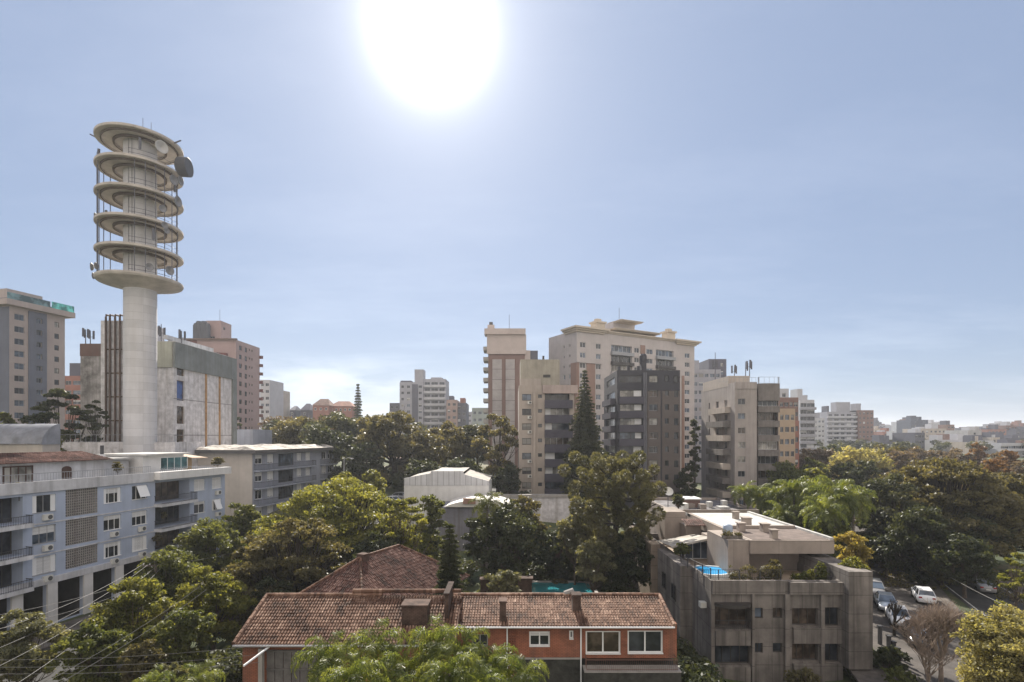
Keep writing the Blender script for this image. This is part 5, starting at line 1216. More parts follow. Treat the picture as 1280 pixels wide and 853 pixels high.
# roof terrace
cbd.box('terrace_floor', .3, x0, .4, 19.5, 5.2, 5.9, M('terrace paving', (0.33, 0.26, 0.2)))
ry = 3.6
px0_, px1_ = XP(938, 44.6)-cbx, XP(1043, 44.6)-cbx
ztop = ZP(675.6, 44.6)
BUFF = M('smooth buff concrete', (0.33, 0.28, 0.245), .9, .15, .5, streak=.2, lines=(3.6, 3, 0, .015))
cbd.box('roof_fascia', px0_, px1_, ry, ry+16, ztop-1.15, ztop, BUFF)
cbd.box('penthouse_wall', px0_+.6, px1_-.5, ry+2.4, ry+15, 5.8, ztop-1.152, BUFF)
cbd.box('stair_block', XP(910, 44.8)-cbx, px0_-.01, ry+.2, ry+5, 5.8, ztop-.02, BUFF)
cbd.box('roof_membrane', px0_+.3, px1_-.3, ry+.3, ry+5.6, ztop+.004, ztop+.03, M('brown roof felt', (0.16, 0.125, 0.11), .9, .3, 1))
cbd.box('roof_membrane', px0_+.3, px1_-.3, ry+5.9, ry+15.7, ztop+.004, ztop+.03, ROOFW)
cbd.box('roof_upstand', px1_-.32, px1_-.02, ry+.1, ry+15.9, ztop+.002, ztop+.22, ROOFW); cbd.box('roof_upstand', px0_, px1_-.33, ry+5.6, ry+5.85, ztop+.002, ztop+.3, BUFF)
for (px, py, s_) in ((921, 646, .55), (935, 654, .75), (958, 662, .65), (969, 670, .5), (928, 661, .6)):
    Y = (CH-ztop-.3)*F/(py-HY); x = XP(px, Y)-cbx
    v = MB(); v.box(x-s_/2, x+s_/2, Y-41, Y-41+s_, ztop, ztop+.75); v.box(x-s_/2-.08, x+s_/2+.08, Y-41-.08, Y-41+s_+.08, ztop+.75, ztop+.83); v.build('roof_vent', BUFF, cbd.root)
# lower left roofs: pavilion behind the pool, tiled lean-to and raised blocks
cbd.box('pavilion_wall', XP(886, 51)-cbx, px0_, 9.0, 12, 5.8, ZP(673, 50), BUFF)
mb = MB(); a_, c_ = XP(835, 51)-cbx, XP(886, 51)-cbx; mb.quad((a_, 9, ZP(683, 50)), (c_, 9, ZP(672, 50)), (c_, 14, ZP(668, 55)), (a_, 14, ZP(676, 55))); mb.quad((a_, 9, ZP(683, 50)-.2), (c_, 9, ZP(672, 50)-.2), (c_, 9, ZP(672, 50)), (a_, 9, ZP(683, 50)))
mb.build('lean_to_roof', FIBRE, cbd.root)
put_window(cbd.root, Matrix.Translation((XP(858, 51)-cbx, 10.5, 5.9)), 2.4, 1.7, G_BLUE, WHITEF, mull=2, sill=False)
cbd.box('raised_block', XP(831, 58)-cbx, XP(857, 58)-cbx, 17, 21, 4, ZP(640, 58), BUFF)
cbd.box('raised_block', XP(857, 56)-cbx, px0_-.1, 15, 18.5, 5, ZP(657, 56), BUFF)
tiled_roof('tiled_awning', TILED, cbd.root, Matrix.Translation((XP(857, 55)-cbx, 13.8, ZP(657, 55))) @ Matrix.Rotation(R(14), 4, 'X'), 4.0, 2.0)
cbd.box('roof_slab', XP(862, 60)-cbx, px0_, 18.6, 24, ztop-.35, ztop-.05, ROOFW)
cbd.finish(ROOFG, parapet=.75, walls='FRL')
tk = MB().lathe([(.01, 0), (.42, 0), (.42, .75), (.3, .9), (.01, .95)], 16).build('water_tank', M('pale blue tank', (0.35, 0.42, 0.52), .5), None, Matrix.Translation((XP(912, 47), 47.4, ztop-.02)), smooth=True)
tag(tk, 'small round pale water tank on the roof of the concrete building', 'water tank')
rp_ = empty('roof_pool', (XP(889, 45.6), 45.6, 5.9), 0, 'bright blue kidney shaped pool on the roof terrace', 'swimming pool')
m, t, b = newmat('bright pool water'); b.inputs['Base Color'].default_value = (0.03, 0.30, 0.62, 1); b.inputs['Roughness'].default_value = 0.12
pts = [(1.65*math.cos(R(a))+.2*math.cos(R(2*a)), 1.5*math.sin(R(a))) for a in range(0, 360, 15)]
MB().prism(pts, .05, .35).build('water', m, rp_)
mb = MB(); out_p = [(x*1.1, y*1.1) for x, y in pts]
for i in range(len(pts)):
    j = (i+1) % len(pts); mb.quad((*out_p[i], .42), (*out_p[j], .42), (*pts[j], .42), (*pts[i], .42)); mb.quad((*out_p[i], 0), (*out_p[j], 0), (*out_p[j], .42), (*out_p[i], .42)); mb.quad((*pts[i], .42), (*pts[j], .42), (*pts[j], .3), (*pts[i], .3))
mb.build('rim', M('white pool rim', (0.6, 0.62, 0.62), .6), rp_)
def fence_thing(name, label, p, q, h, mat, step=.14, posts=4, t=.02):
    p, q = Vector(p), Vector(q); L_ = (q-p).length; an = math.atan2(q.y-p.y, q.x-p.x)
    r = empty(name, p, an, label, 'railing'); mb = MB(); sl = (q.z-p.z)/L_
    k = int(L_/step)
    mb.tube([(0, 0, h), (L_, 0, h+sl*L_)], t, seg=5); mb.tube([(0, 0, .12), (L_, 0, .12+sl*L_)], t*.7, seg=4)
    for i in range(k+1): x = L_*i/k; mb.box(x-t*.35, x+t*.35, -t*.35, t*.35, sl*x+.1, sl*x+h)
    mb.build('bars', mat, r)
    for i in range(posts+1): x = L_*i/posts; MB().box(x-.03, x+.03, -.03, .03, sl*x-.05, sl*x+h+.03).build('post', mat, r)
    return r
fence_thing('pool_railing', 'dark railing round the front of the roof pool', (XP(868, 42.2), 41.4, cbd.h), (XP(976, 41.4), 41.4, cbd.h), .75, RAIL)
fence_thing('pool_railing', 'dark side railing running back along the roof pool', (cbx+.15, 41.5, cbd.h), (cbx-.6, 46.5, 6.6), .85, RAIL)
fence_thing('wall_railing', 'white wire railing on top of the buff rear wall', (14.75, 58, 6.6), (14.75, 66.5, 6.6), .9, RAILG, step=.4)
# neighbour behind
nb_ = Bld('rear_house', 'flat roofed buff house with cluttered grey roof behind the concrete building', XP(838, 69), 69, 0, XP(949, 69)-XP(838, 69), 14, 0, BUFF, z0=0)
nb_.h = ZP(637.5, 69)
nb_.box('roof_canopy', XP(852, 74)-nb_.x, XP(877, 74)-nb_.x, 5, 8, nb_.h+.7, nb_.h+.9, WHT2); nb_.box('canopy_wall', XP(853, 74)-nb_.x, XP(876, 74)-nb_.x, 5.3, 7.7, nb_.h-.5, nb_.h+.7, BR_)
for (px, s_, hh) in ((868, 1.0, .6), (880, .8, .7), (896, .6, .8), (905, 1.4, .3), (917, .6, .9), (858, .7, .8)): nb_.box('roof_vent', XP(px, 71)-nb_.x, XP(px, 71)-nb_.x+s_, 2+hash01(px, 1)*4, 2.8+hash01(px, 1)*4+s_*.5, nb_.h-.4, nb_.h-.4+hh, (ACW, BUFF, ROOFW)[int(px) % 3])
nb_.finish(M('mottled dark roof', (0.16, 0.15, 0.16), .8, .6, .8), parapet=.4)
pd = empty('satellite_dish', (XP(835, 66), 66, ZP(625, 66)), 0, 'white satellite dish on the roof behind the araucaria', 'satellite dish')
MB().lathe([(.01, .0), (.35, .05), (.6, .2), (.62, .2), (.35, .02), (.01, -.04)], 20).build('reflector', ACW, pd, Matrix.Translation((0, 0, 1.0)) @ Matrix.Rotation(R(55), 4, 'X')); MB().tube([(0, 0, -1), (0, 0, 1)], .05, seg=6).build('mast', IRON, pd)
# left corner roof behind the blue block
vb = Bld('vaulted_block', 'pale block with vaulted grey roof behind the left end of the blue block', -76, 66, 0, 16.4, 2.6, 0, CREAM, z0=0); vb.h = ZP(556, 66)
mb = MB(); K = 10
for k in range(K):
    f_ = lambda t_: (-.4+2.8*t_, vb.h+.1+2.6*math.sin(math.pi/2*t_)**.6)
    (p0, q0), (p1, q1) = f_(k/K), f_((k+1)/K); mb.quad((0, p0, q0), (16.6, p0, q0), (16.6, p1, q1), (0, p1, q1))
    mb.quad((16.6, p0, vb.h), (16.6, p1, vb.h), (16.6, p1, q1), (16.6, p0, q0))
mb.build('vaulted_roof', M('lead grey roof sheet', (0.26, 0.27, 0.30), .7, .3, .4, streak=.3), vb.root); vb.finish(ROOFG, parapet=.1)

# ------------------------------------------------------------------ vegetation
def leaves_mesh(name, P_, Nn, a, asp, mats, parent=None):
    k = len(P_)
    rv = nr.normal(size=(k, 3)); T = np.cross(Nn, rv); T /= np.linalg.norm(T, axis=1)[:, None]+1e-9; B = np.cross(Nn, T)
    s = (a*nr.uniform(.6, 1.25, k))[:, None]
    V = np.stack([P_-T*s, P_+B*s*asp, P_+T*s, P_-B*s*asp], 1).reshape(-1, 3).astype(np.float32)
    me = bpy.data.meshes.new(name); me.vertices.add(4*k); me.vertices.foreach_set('co', V.ravel())
    me.loops.add(4*k); me.loops.foreach_set('vertex_index', np.arange(4*k, dtype=np.int32))
    me.polygons.add(k); me.polygons.foreach_set('loop_start', np.arange(0, 4*k, 4, dtype=np.int32))
    me.materials.append(mats); me.update(calc_edges=True)
    return link(name, me, parent)
def unit(k):
    v = nr.normal(size=(k, 3)); return v/np.linalg.norm(v, axis=1)[:, None]
def clump_leaves(C_, Rd, n_, flat, up=.35, shell=.35):
    w_ = Rd**2; idx = nr.choice(len(C_), n_, p=w_/w_.sum()); d = unit(n_)
    r = Rd[idx]*(shell+(1-shell)*nr.random(n_)**.6)
    P_ = C_[idx]+d*r[:, None]*np.array([1, 1, flat]); Nn = d*.5+unit(n_)*.8+np.array([0, 0, up]); Nn /= np.linalg.norm(Nn, axis=1)[:, None]
    return P_, Nn
LM = {
 'bright': leafmat('bright yellow green foliage', (0.058, 0.070, 0.018), (0.21, 0.205, 0.055), .46),
 'green': leafmat('mid green foliage', (0.038, 0.052, 0.018), (0.135, 0.142, 0.048), .42),
 'olive': leafmat('olive foliage', (0.042, 0.042, 0.022), (0.15, 0.13, 0.065), .38),
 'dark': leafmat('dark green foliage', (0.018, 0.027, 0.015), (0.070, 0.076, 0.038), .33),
 'bluish': leafmat('dull blue green foliage', (0.026, 0.036, 0.024), (0.095, 0.096, 0.058), .33),
 'yellow': leafmat('yellow autumn foliage', (0.10, 0.095, 0.04), (0.36, 0.33, 0.17), .45),
 'gold': leafmat('golden foliage', (0.13, 0.115, 0.035), (0.34, 0.27, 0.09), .4),
 'orange': leafmat('rusty orange foliage', (0.10, 0.06, 0.032), (0.21, 0.12, 0.06), .3),
 'palm': leafmat('palm frond green', (0.040, 0.065, 0.018), (0.16, 0.175, 0.045), .5, rough=.45, spec=.4, scale=.8),
 'grey': leafmat('grey green foliage', (0.07, 0.075, 0.045), (0.20, 0.19, 0.11), .35),
 'wintry': leafmat('wintry brown foliage', (0.08, 0.06, 0.045), (0.17, 0.13, 0.10), .3),
}
def lobes(kind, R_, Hc, K, seed):
    """lobe centres relative to the crown centre and lobe radii"""
    r = np.random.default_rng(seed); out_ = []
    for i in range(K):
        if kind == 'umbrella':
            a_ = i*2.39996+r.uniform(-.3, .3); q = math.sqrt((i+.5)/K)*.84; z = (.42-q**2*.95)*Hc+r.uniform(-.07, .07)*Hc; rad = R_*r.uniform(.20, .34)
            if i % 4 == 3: q *= .7; z -= .42*Hc; rad = R_*.36
            out_.append((q*R_*math.cos(a_), q*R_*math.sin(a_), z, rad))
        elif kind == 'dome':
            a_ = i*2.39996+r.uniform(-.2, .2); q = math.sqrt((i+.5)/K)*.92; z = (.44-.92*q**2.3)*Hc+r.uniform(-.045, .045)*Hc; rad = R_*r.uniform(.13, .21)
            out_.append((q*R_*math.cos(a_), q*R_*math.sin(a_), z, rad))
            if i % 4 == 1: out_.append((q*.7*R_*math.cos(a_), q*.7*R_*math.sin(a_), z-.36*Hc, R_*.3))
        elif kind == 'column':
            t_ = (i+.5)/K; a_ = i*2.4; rr = R_*.55*(1-abs(t_*2-.9)**2*.45); out_.append((rr*math.cos(a_)*.7, rr*math.sin(a_)*.7, (t_-.5)*Hc*.85, R_*r.uniform(.45, .6)))
        else:
            z = 1-1.8*(i+.5)/K; s_ = math.sqrt(max(0, 1-z*z)); a_ = i*2.39996+r.uniform(-.3, .3); q = .62*r.uniform(.85, 1.12)
            out_.append((q*s_*R_*math.cos(a_), q*s_*R_*math.sin(a_), q*z*Hc*.62, R_*r.uniform(.24, .40)))
            if i % 3 == 1: out_.append((.3*s_*R_*math.cos(a_), .3*s_*R_*math.sin(a_), .3*z*Hc-.08*Hc, R_*.38))
    return np.array(out_)
TREE_N = [0]
def tree(label, px, Y, ytop, wpx, hc=None, mat='green', kind='round', name='broadleaf_tree', group=None, K=None, z0=None, dens=1.0, leaf=None, bark=None, flat=.62, trunk_r=None, ybot=None, seed=None, asp=.5, cr=.5, depthf=1.0, cat='tree', lean=0):
    TREE_N[0] += 1; seed = seed or TREE_N[0]*13+5
    X = XP(px, Y); z0 = gh(X, Y) if z0 is None else z0; zt = ZP(ytop, Y)
    fo = math.sqrt(F*F+(px-640)**2)/F
    R_ = wpx/2/F*Y/fo*1.08; Hc = hc if hc else min(R_*1.5, (zt-z0)*.8)
    Hc = min(max(Hc*1.2, R_*1.05), (zt-z0)*.92)
    if ybot: Hc = zt-ZP(ybot, Y)
    root = empty(name, (X, Y, z0-.2), seed*1.7, label, cat, group); H0 = zt-z0+.2; zc_ = H0-Hc/2
    K = K or (16 if kind == 'umbrella' else 15); lb = lobes(kind, R_, Hc, K, seed); r = np.random.default_rng(seed)
    Cl, Rl = [], []
    for (x, y, z, rad) in lb:
        m_ = 14 if R_ > 3 else 8; d = r.normal(size=(m_, 3)); d /= np.linalg.norm(d, axis=1)[:, None]; d[:, 2] = np.abs(d[:, 2])*.9-.25*(r.random(m_) < .35)
        hsq = .6 if kind in ('umbrella', 'dome') else .8
        Cl.append(np.array([x, y, z])+d*rad*np.array([.85, .85, hsq])*r.uniform(.6, 1.05, m_)[:, None]); Rl.append(rad*cr*r.uniform(.6, 1.25, m_))
    Cl = np.concatenate(Cl); Rl = np.concatenate(Rl); Cl[:, 2] += zc_
    top = (Cl[:, 2]+Rl*flat).max(); Cl[:, 2] -= (top-H0)*.85
    Cl[:, 2] = np.maximum(Cl[:, 2], .5)
    a = (leaf or (.0028*Y+.055))
    nl = int(min(85000, dens*3.6*(2*math.pi*R_*max(R_, Hc*.6))*1.5/(4*asp*a*a*.75)))
    P_, Nn = clump_leaves(Cl, Rl, nl, flat)
    leaves_mesh('crown', P_, Nn, a, asp, LM[mat], root)
    mb = MB(); tr = trunk_r or max(.12, R_*.055); fork = Vector((0, 0, max(H0-Hc*1.02, H0*.28)))
    mb.tube([(0, 0, 0), (tr*.4, 0, fork.z*.5), fork], tr*1.25, tr*.85, 9)
    mb.build('trunk', bark or BARK, root)
    mb = MB()
    for (x, y, z, rad) in lb:
        e_ = Vector((x, y, z+zc_)); mid = fork.lerp(e_, .5)+Vector((x*.12, y*.12, -abs(Hc)*.06)); mb.tube([fork, mid, e_], tr*.38, tr*.08, 6)
        for q in range(2): d_ = Vector(unit(1)[0]); mb.tube([mid, mid.lerp(e_, .6)+d_*rad*.5, e_+d_*rad*.7], tr*.15, tr*.04, 5)
    mb.build('limbs', bark or BARK, root)
    return root
def palm(label, px, Y, ytop, size=2.6, z0=None, nf=18, group=None, mat='palm', seed=1, droop=1.0, bark=None, name='palm_tree', lw=.028, fan=False):
    r = random.Random(seed); X = XP(px, Y); z0 = gh(X, Y) if z0 is None else z0; zt = ZP(ytop, Y); H0 = zt-z0-size*.42+.2
    root = empty(name, (X, Y, z0-.2), r.uniform(0, 6), label, 'palm tree', group)
    mb = MB(); mb.tube([(0, 0, 0), (.12, .05, H0*.5), (0, 0, H0)], .2, .13, 8); mb.build('trunk', bark or BARKP, root)
    V = []; o = Vector((0, 0, H0))
    for i in range(nf):
        az = i*2.39996+r.uniform(-.2, .2); el = R(80-112*(i/nf)**.85+r.uniform(-12, 12)); L_ = size*r.uniform(.85, 1.1); n_ = 26; p = o.copy(); e_ = el; st = L_/n_
        pts = []
        for k in range(n_+1):
            pts.append(p.copy()); d = Vector((math.cos(az)*math.cos(e_), math.sin(az)*math.cos(e_), math.sin(e_))); p = p+d*st; e_ -= R(4.6*droop)*(.45+k/n_)
        sd = Vector((-math.sin(az), math.cos(az), 0))
        for k in range(3 if not fan else 12, n_+1):
            t_ = k/n_; d = (pts[k]-pts[k-1]).normalized(); ll = size*.26*math.sin(math.pi*min(1, .12+t_*.86))**.7
            for s_ in (-1, 1):
                for q in range(2):
                    b0 = pts[k-1].lerp(pts[k], q/2+r.uniform(0, .3)); dd = (sd*s_*r.uniform(.55, 1)+d*r.uniform(.3, .9)+Vector((0, 0, r.uniform(-.5, .6)))).normalized(); m_ = b0+dd*ll*.5; e2 = m_+(dd+Vector((0, 0, -1.5*r.uniform(.5, 1.5)))).normalized()*ll*.5
                    wv = d.cross(dd).normalized()*.0+d*lw*size/2.6
                    V += [b0-wv*.5, b0+wv*.5, m_+wv, m_-wv, m_-wv, m_+wv, e2+wv*.15, e2-wv*.15]
        for k in range(n_):
            w_ = Vector((0, 0, .02)); V += [pts[k]-w_, pts[k+1]-w_, pts[k+1]+w_, pts[k]+w_]
    arr = np.array([tuple(v) for v in V], dtype=np.float32); k = len(arr)
    me = bpy.data.meshes.new('crown'); me.vertices.add(k); me.vertices.foreach_set('co', arr.ravel()); me.loops.add(k); me.loops.foreach_set('vertex_index', np.arange(k, dtype=np.int32)); me.polygons.add(k//4); me.polygons.foreach_set('loop_start', np.arange(0, k, 4, dtype=np.int32)); me.materials.append(LM[mat]); me.update(calc_edges=True)
    link('crown', me, root); return root
def bare_tree(label, px, Y, ytop, wpx, z0=None, depth=6, seed=3, name='bare_tree', mat=None, group=None, r0=.16, lean=(0, 0), first=5, spread=1.0):
    r = random.Random(seed); X = XP(px, Y); z0 = gh(X, Y) if z0 is None else z0; H0 = ZP(ytop, Y)-z0; W = wpx/2/F*Y
    root = empty(name, (X, Y, z0-.1), 0, label, 'tree', group); tb_ = MB(); lb_ = MB(); L0 = H0*.30
    def grow(p, d, L_, rad, lev):
        q = p+d*L_; mid = p.lerp(q, .5)+Vector((r.uniform(-1, 1), r.uniform(-1, 1), 0))*L_*.07
        (tb_ if lev == 0 else lb_).tube([p, mid, q], rad, rad*.68, 6 if lev < 2 else 3, cap=False)
        if lev >= depth: return
        for i in range(first if lev == 0 else (3 if lev < depth-1 else 4)):
            dd = (d+Vector((r.gauss(0, 1)*W/H0*2*spread, r.gauss(0, 1)*.6*spread, r.uniform(-.1, .5)))*(.55 if lev else .6)+Vector((0, 0, .12))).normalized()
            grow(p.lerp(q, r.uniform(.6, 1)) if lev else q, dd, L_*r.uniform(.62, .86), max(rad*.6, .012*Y/45), lev+1)
    grow(Vector((0, 0, 0)), Vector((lean[0], lean[1], 1)).normalized(), L0, r0, 0)
    tb_.build('trunk', mat or BARK, root); lb_.build('branches', mat or BARK, root); return root
def araucaria(label, px, Y, ytop, wpx, hpx, z0=None, seed=5):
    r = np.random.default_rng(seed); X = XP(px, Y); z0 = gh(X, Y) if z0 is None else z0; zt = ZP(ytop, Y); H0 = zt-z0; W = wpx/2/F*Y; Hc = hpx/F*Y
    root = empty('araucaria_tree', (X, Y, z0-.2), 0, label, 'tree'); tr = MB(); tr.tube([(0, 0, 0), (.15, .1, H0*.5), (0, 0, H0-.5)], .42, .16, 10); tr.build('trunk', BARKD, root)
    lb_ = MB(); Cl, Rl = [], []
    for lv in range(7):
        t_ = lv/6; zl_ = H0-.9-Hc*.86*t_; Lr = W*(.30+.75*math.sin(math.pi*(.16+.62*t_)))*r.uniform(.85, 1.1)
        nb = 6+lv % 2
        for i in range(nb):
            a_ = 2*math.pi*(i+r.uniform(-.3, .3))/nb+lv; L_ = Lr*r.uniform(.7, 1.08); rise = .9+.25*L_*(1-t_*.7)
            p0 = Vector((0, 0, zl_-.8)); p1 = Vector((math.cos(a_)*L_*.55, math.sin(a_)*L_*.55, zl_-.75)); p2 = Vector((math.cos(a_)*L_, math.sin(a_)*L_, zl_-.6+rise*.5))
            lb_.tube([p0, p1, p2], .11, .05, 6)
            for q in range(3):
                s_ = .6+.42*q/2; c_ = p0.lerp(p1, min(1, s_*1.6)) if s_ < .6 else p1.lerp(p2, (s_-.55)/.5)
                off = Vector((r.normal()*.45, r.normal()*.45, r.uniform(.1, .7))); Cl.append(tuple(c_+off)); Rl.append(r.uniform(.55, .82)); lb_.tube([c_, c_+off], .04, .02, 4)
    for q in range(5): Cl.append((r.normal()*.5, r.normal()*.5, H0-.6+r.uniform(-.5, .3))); Rl.append(.65)
    lb_.build('limbs', BARKD, root); Cl, Rl = np.array(Cl), np.array(Rl); n_ = 64000; idx = nr.choice(len(Cl), n_, p=Rl**2/(Rl**2).sum()); d = unit(n_)
    P_ = Cl[idx]+d*(Rl[idx]*(.62+.38*nr.random(n_)**.5))[:, None]; Nn = np.cross(d, unit(n_)); Nn /= np.linalg.norm(Nn, axis=1)[:, None]
    # needles stand away from the ball centre
    k = n_; s = (.15*nr.uniform(.7, 1.3, k))[:, None]; Bv = np.cross(Nn, d)
    V = np.stack([P_-d*s, P_+Bv*s*.28, P_+d*s, P_-Bv*s*.28], 1).reshape(-1, 3).astype(np.float32); me = bpy.data.meshes.new('crown'); me.vertices.add(4*k); me.vertices.foreach_set('co', V.ravel()); me.loops.add(4*k); me.loops.foreach_set('vertex_index', np.arange(4*k, dtype=np.int32)); me.polygons.add(k); me.polygons.foreach_set('loop_start', np.arange(0, 4*k, 4, dtype=np.int32)); me.materials.append(leafmat('araucaria needles', (0.036, 0.041, 0.024), (0.15, 0.14, 0.080), .34)); me.update(calc_edges=True)
    link('crown', me, root); return root
def conifer(label, px, Y, ytop, wpx, z0=None, mat='dark', tiers=22, seed=9, name='conifer_tree', zlow=.08, nleaf=30000, droop=.22, power=.85):
    r = np.random.default_rng(seed); X = XP(px, Y); z0 = gh(X, Y) if z0 is None else z0; H0 = ZP(ytop, Y)-z0+.2; W = wpx/2/F*Y
    root = empty(name, (X, Y, z0-.2), 0, label, 'tree'); MB().tube([(0, 0, 0), (0, 0, H0-.2)], max(.1, H0*.014), .04, 8).build('trunk', BARKD, root)
    Cl, Rl, Dl = [], [], []; lb_ = MB()
    for t in range(tiers):
        f_ = (t+.4)/tiers; z = H0*(1-(1-zlow)*f_); L_ = W*f_**power*r.uniform(.85, 1.12)+.12; nb = 7 if f_ > .15 else 4
        for i in range(nb):
            a_ = 2*math.pi*(i+r.uniform(-.25, .25))/nb+t*.9; Lb = L_*r.uniform(.75, 1.08); tip = Vector((math.cos(a_)*Lb, math.sin(a_)*Lb, z-Lb*droop)); p0 = Vector((0, 0, z))
            lb_.tube([p0, p0.lerp(tip, .5)+Vector((0, 0, .04*Lb)), tip], .04+.01*Lb, .02, 4)
            for q in range(5): s_ = .3+.7*q/4; Cl.append(tuple(p0.lerp(tip, s_))); Rl.append(max(.2, Lb*.24*(1.25-s_*.5)))
    lb_.build('limbs', BARKD, root); P_, Nn = clump_leaves(np.array(Cl), np.array(Rl), nleaf, .42, up=.2); leaves_mesh('crown', P_, Nn, .0024*Y+.05, .32, LM[mat], root); return root

# ---- hill and street trees in the middle distance
tree('great dark spreading tree with forked trunk on the hill', 493, 118, 513, 122, hc=9.5, mat='olive', kind='umbrella', name='spreading_tree', K=18, trunk_r=.75, bark=BARKD)
tree('broad dull green tree at the left part of the wooded hill', 430, 124, 514, 96, hc=11, mat='bluish', kind='round')
tree('brownish green tree at the left foot of the wooded hill', 375, 130, 519, 78, hc=11, mat='olive')
tree('dark tree filling the gap below the hill skyline houses', 408, 112, 530, 70, hc=9, mat='dark')
tree('dark bushy tree left under the great spreading tree', 455, 106, 552, 60, hc=7, mat='dark')
tree('rounded dull tree behind the brown hill trees', 350, 150, 524, 50, hc=9, mat='bluish')
tree('brown green rounded tree right of the great spreading tree', 537, 122, 534, 46, hc=9, mat='olive')
tree('airy brown green tree with sky gaps beside the warehouse roof', 566, 112, 526, 52, hc=10, mat='olive', dens=.8)
tree('tall tree with bent bare limbs left of the beige building', 622, 106, 516, 62, hc=9, mat='olive', kind='umbrella', dens=.75, trunk_r=.35, bark=BARKD)
tree('dull green tree between the airy tree and the bent limb tree', 594, 116, 530, 46, hc=9, mat='bluish')
tree('dark clipped shrubbery behind the warehouse left end', 528, 102, 573, 56, hc=4, mat='dark')
tree('dark understorey tree behind the warehouse middle', 575, 101, 572, 60, hc=4.5, mat='dark')
tree('dark low tree at the foot of the beige building', 636, 97, 580, 36, hc=5, mat='dark')
tree('low hedge tree right of the pale garden house', 505, 108, 590, 36, hc=4, mat='dark')
for i, (px, Y, yt, w_, mt, lb) in enumerate([(354, 175, 520, 60, 'wintry', 'grey brown wood edge at the left end of the hill'), (468, 190, 519, 50, 'olive', 'olive treetop behind the great spreading tree'), (520, 175, 528, 50, 'bluish', 'blue green treetop below the black striped tower'),
      (560, 165, 534, 56, 'olive', 'olive treetop below the dark narrow block'), (597, 160, 533, 40, 'wintry', 'brownish treetop left of the brown striped tower'), (300, 140, 541, 60, 'dark', 'dark treetop behind the low grey blue block'), (290, 135, 520, 22, 'dark', 'dark bush top between the exchange hall and pink tower')]):
    tree(lb, px, Y, yt, w_, hc=8, mat=mt)
conifer('slim norfolk pine alone on the hill skyline', 447.5, 215, 480, 13, mat='bluish', tiers=22, nleaf=14000, zlow=.2, power=.55, name='norfolk_pine')
conifer('tall dark pointed conifer between beige building and charcoal tower', 731, 91, 463, 62, mat='bluish', tiers=40, nleaf=80000, zlow=.2, droop=.25, name='tall_conifer')
tree('dark spreading cypress like tree behind the blue block roof', 78, 84, 486, 92, hc=9.5, mat='dark', kind='umbrella', flat=.35, trunk_r=.35, bark=BARKD, name='cedar_tree')
tree('dark lower cedar beside the annex wall', 118, 84, 501, 40, hc=5, mat='dark', kind='umbrella', flat=.35, bark=BARKD, name='cedar_tree')
tree('small green bush behind the vaulted roof', 6, 80, 515, 40, hc=4.5, mat='green'); tree('green bush right behind the vaulted roof', 36, 82, 522, 30, hc=4, mat='green'); tree('low green shrub at the annex railing', 70, 78, 545, 22, hc=2.4, mat='green')
tree('narrow dark tree between charcoal tower and grey beige block', 868, 112, 524, 15, hc=12, mat='dark', kind='column'); tree('dark tree at the foot of the charcoal tower', 858, 104, 580, 34, hc=8, mat='dark'); tree('dark tree at the foot of the tall conifer', 752, 96, 560, 30, hc=9, mat='dark')
# ---- bright umbrella tree and its neighbours
tree('huge bright yellow green umbrella tree in the left centre', 424, 64, 597, 226, hc=9.5, mat='bright', kind='dome', name='umbrella_tree', K=60, dens=1.3, flat=.4, leaf=.19, trunk_r=.55, bark=BARKD)
tree('bright green right shoulder tree of the umbrella tree', 502, 60, 622, 92, hc=9, mat='bright', kind='dome', K=30, flat=.42, leaf=.19, name='umbrella_tree')
tree('dull olive dark tree in front of the umbrella tree', 372, 51, 645, 160, hc=9.5, mat='olive', kind='dome', K=45, flat=.42, leaf=.17, dens=1.1, trunk_r=.4, bark=BARKD)
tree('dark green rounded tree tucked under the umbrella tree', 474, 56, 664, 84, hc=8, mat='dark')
tree('small bright green tree behind the umbrella tree crown', 431, 80, 589, 30, hc=4, mat='bright'); tree('bright green twin topped tree behind the umbrella tree', 467, 82, 587, 36, hc=5, mat='bright')
tree('pointed grey green tree at the warehouse corner', 541, 66, 619, 40, hc=8, mat='green', kind='column')
tree('mid green tree below the low grey blue block', 300, 66, 628, 60, hc=6, mat='green')
# ---- street trees on the left
SG = 'street trees along the left road'
for (px, Y, yt, w_, mt, lb, hc_) in [(262, 58, 648, 104, 'green', 'leafy street tree against the far end of the blue block', 9), (322, 52, 668, 84, 'olive', 'olive street tree left of the dull dark tree', 8), (212, 48, 684, 100, 'green', 'leafy street tree next to the wooden power pole', 9),
                            (268, 43, 706, 104, 'bright', 'sunlit yellow green street tree near the brick house corner', 9), (168, 39, 722, 124, 'bright', 'broad sunlit street tree in front of the blue block columns', 9), (118, 34, 776, 110, 'green', 'low leafy street tree left of the bottom middle', 8),
                            (30, 34, 765, 128, 'grey', 'pale grey green street tree in the bottom left corner', 8), (226, 37, 762, 96, 'green', 'dense green street tree beside the brick house', 8), (180, 34, 800, 70, 'olive', 'olive low crown at the bottom edge left of the brick house', 6),
                            (345, 46, 720, 66, 'dark', 'dark street tree squeezed behind the brick house ridge', 6)]:
    tree(lb, px, Y, yt, w_, hc=hc_, mat=mt, group=SG, leaf=.0030*Y+.03, K=18, cr=.44, name='street_tree', dens=1.25)
tree('pale feathery shrub at the bottom edge left of the brick house', 215, 28, 828, 50, hc=2.4, mat='grey', name='shrub', cat='shrub')
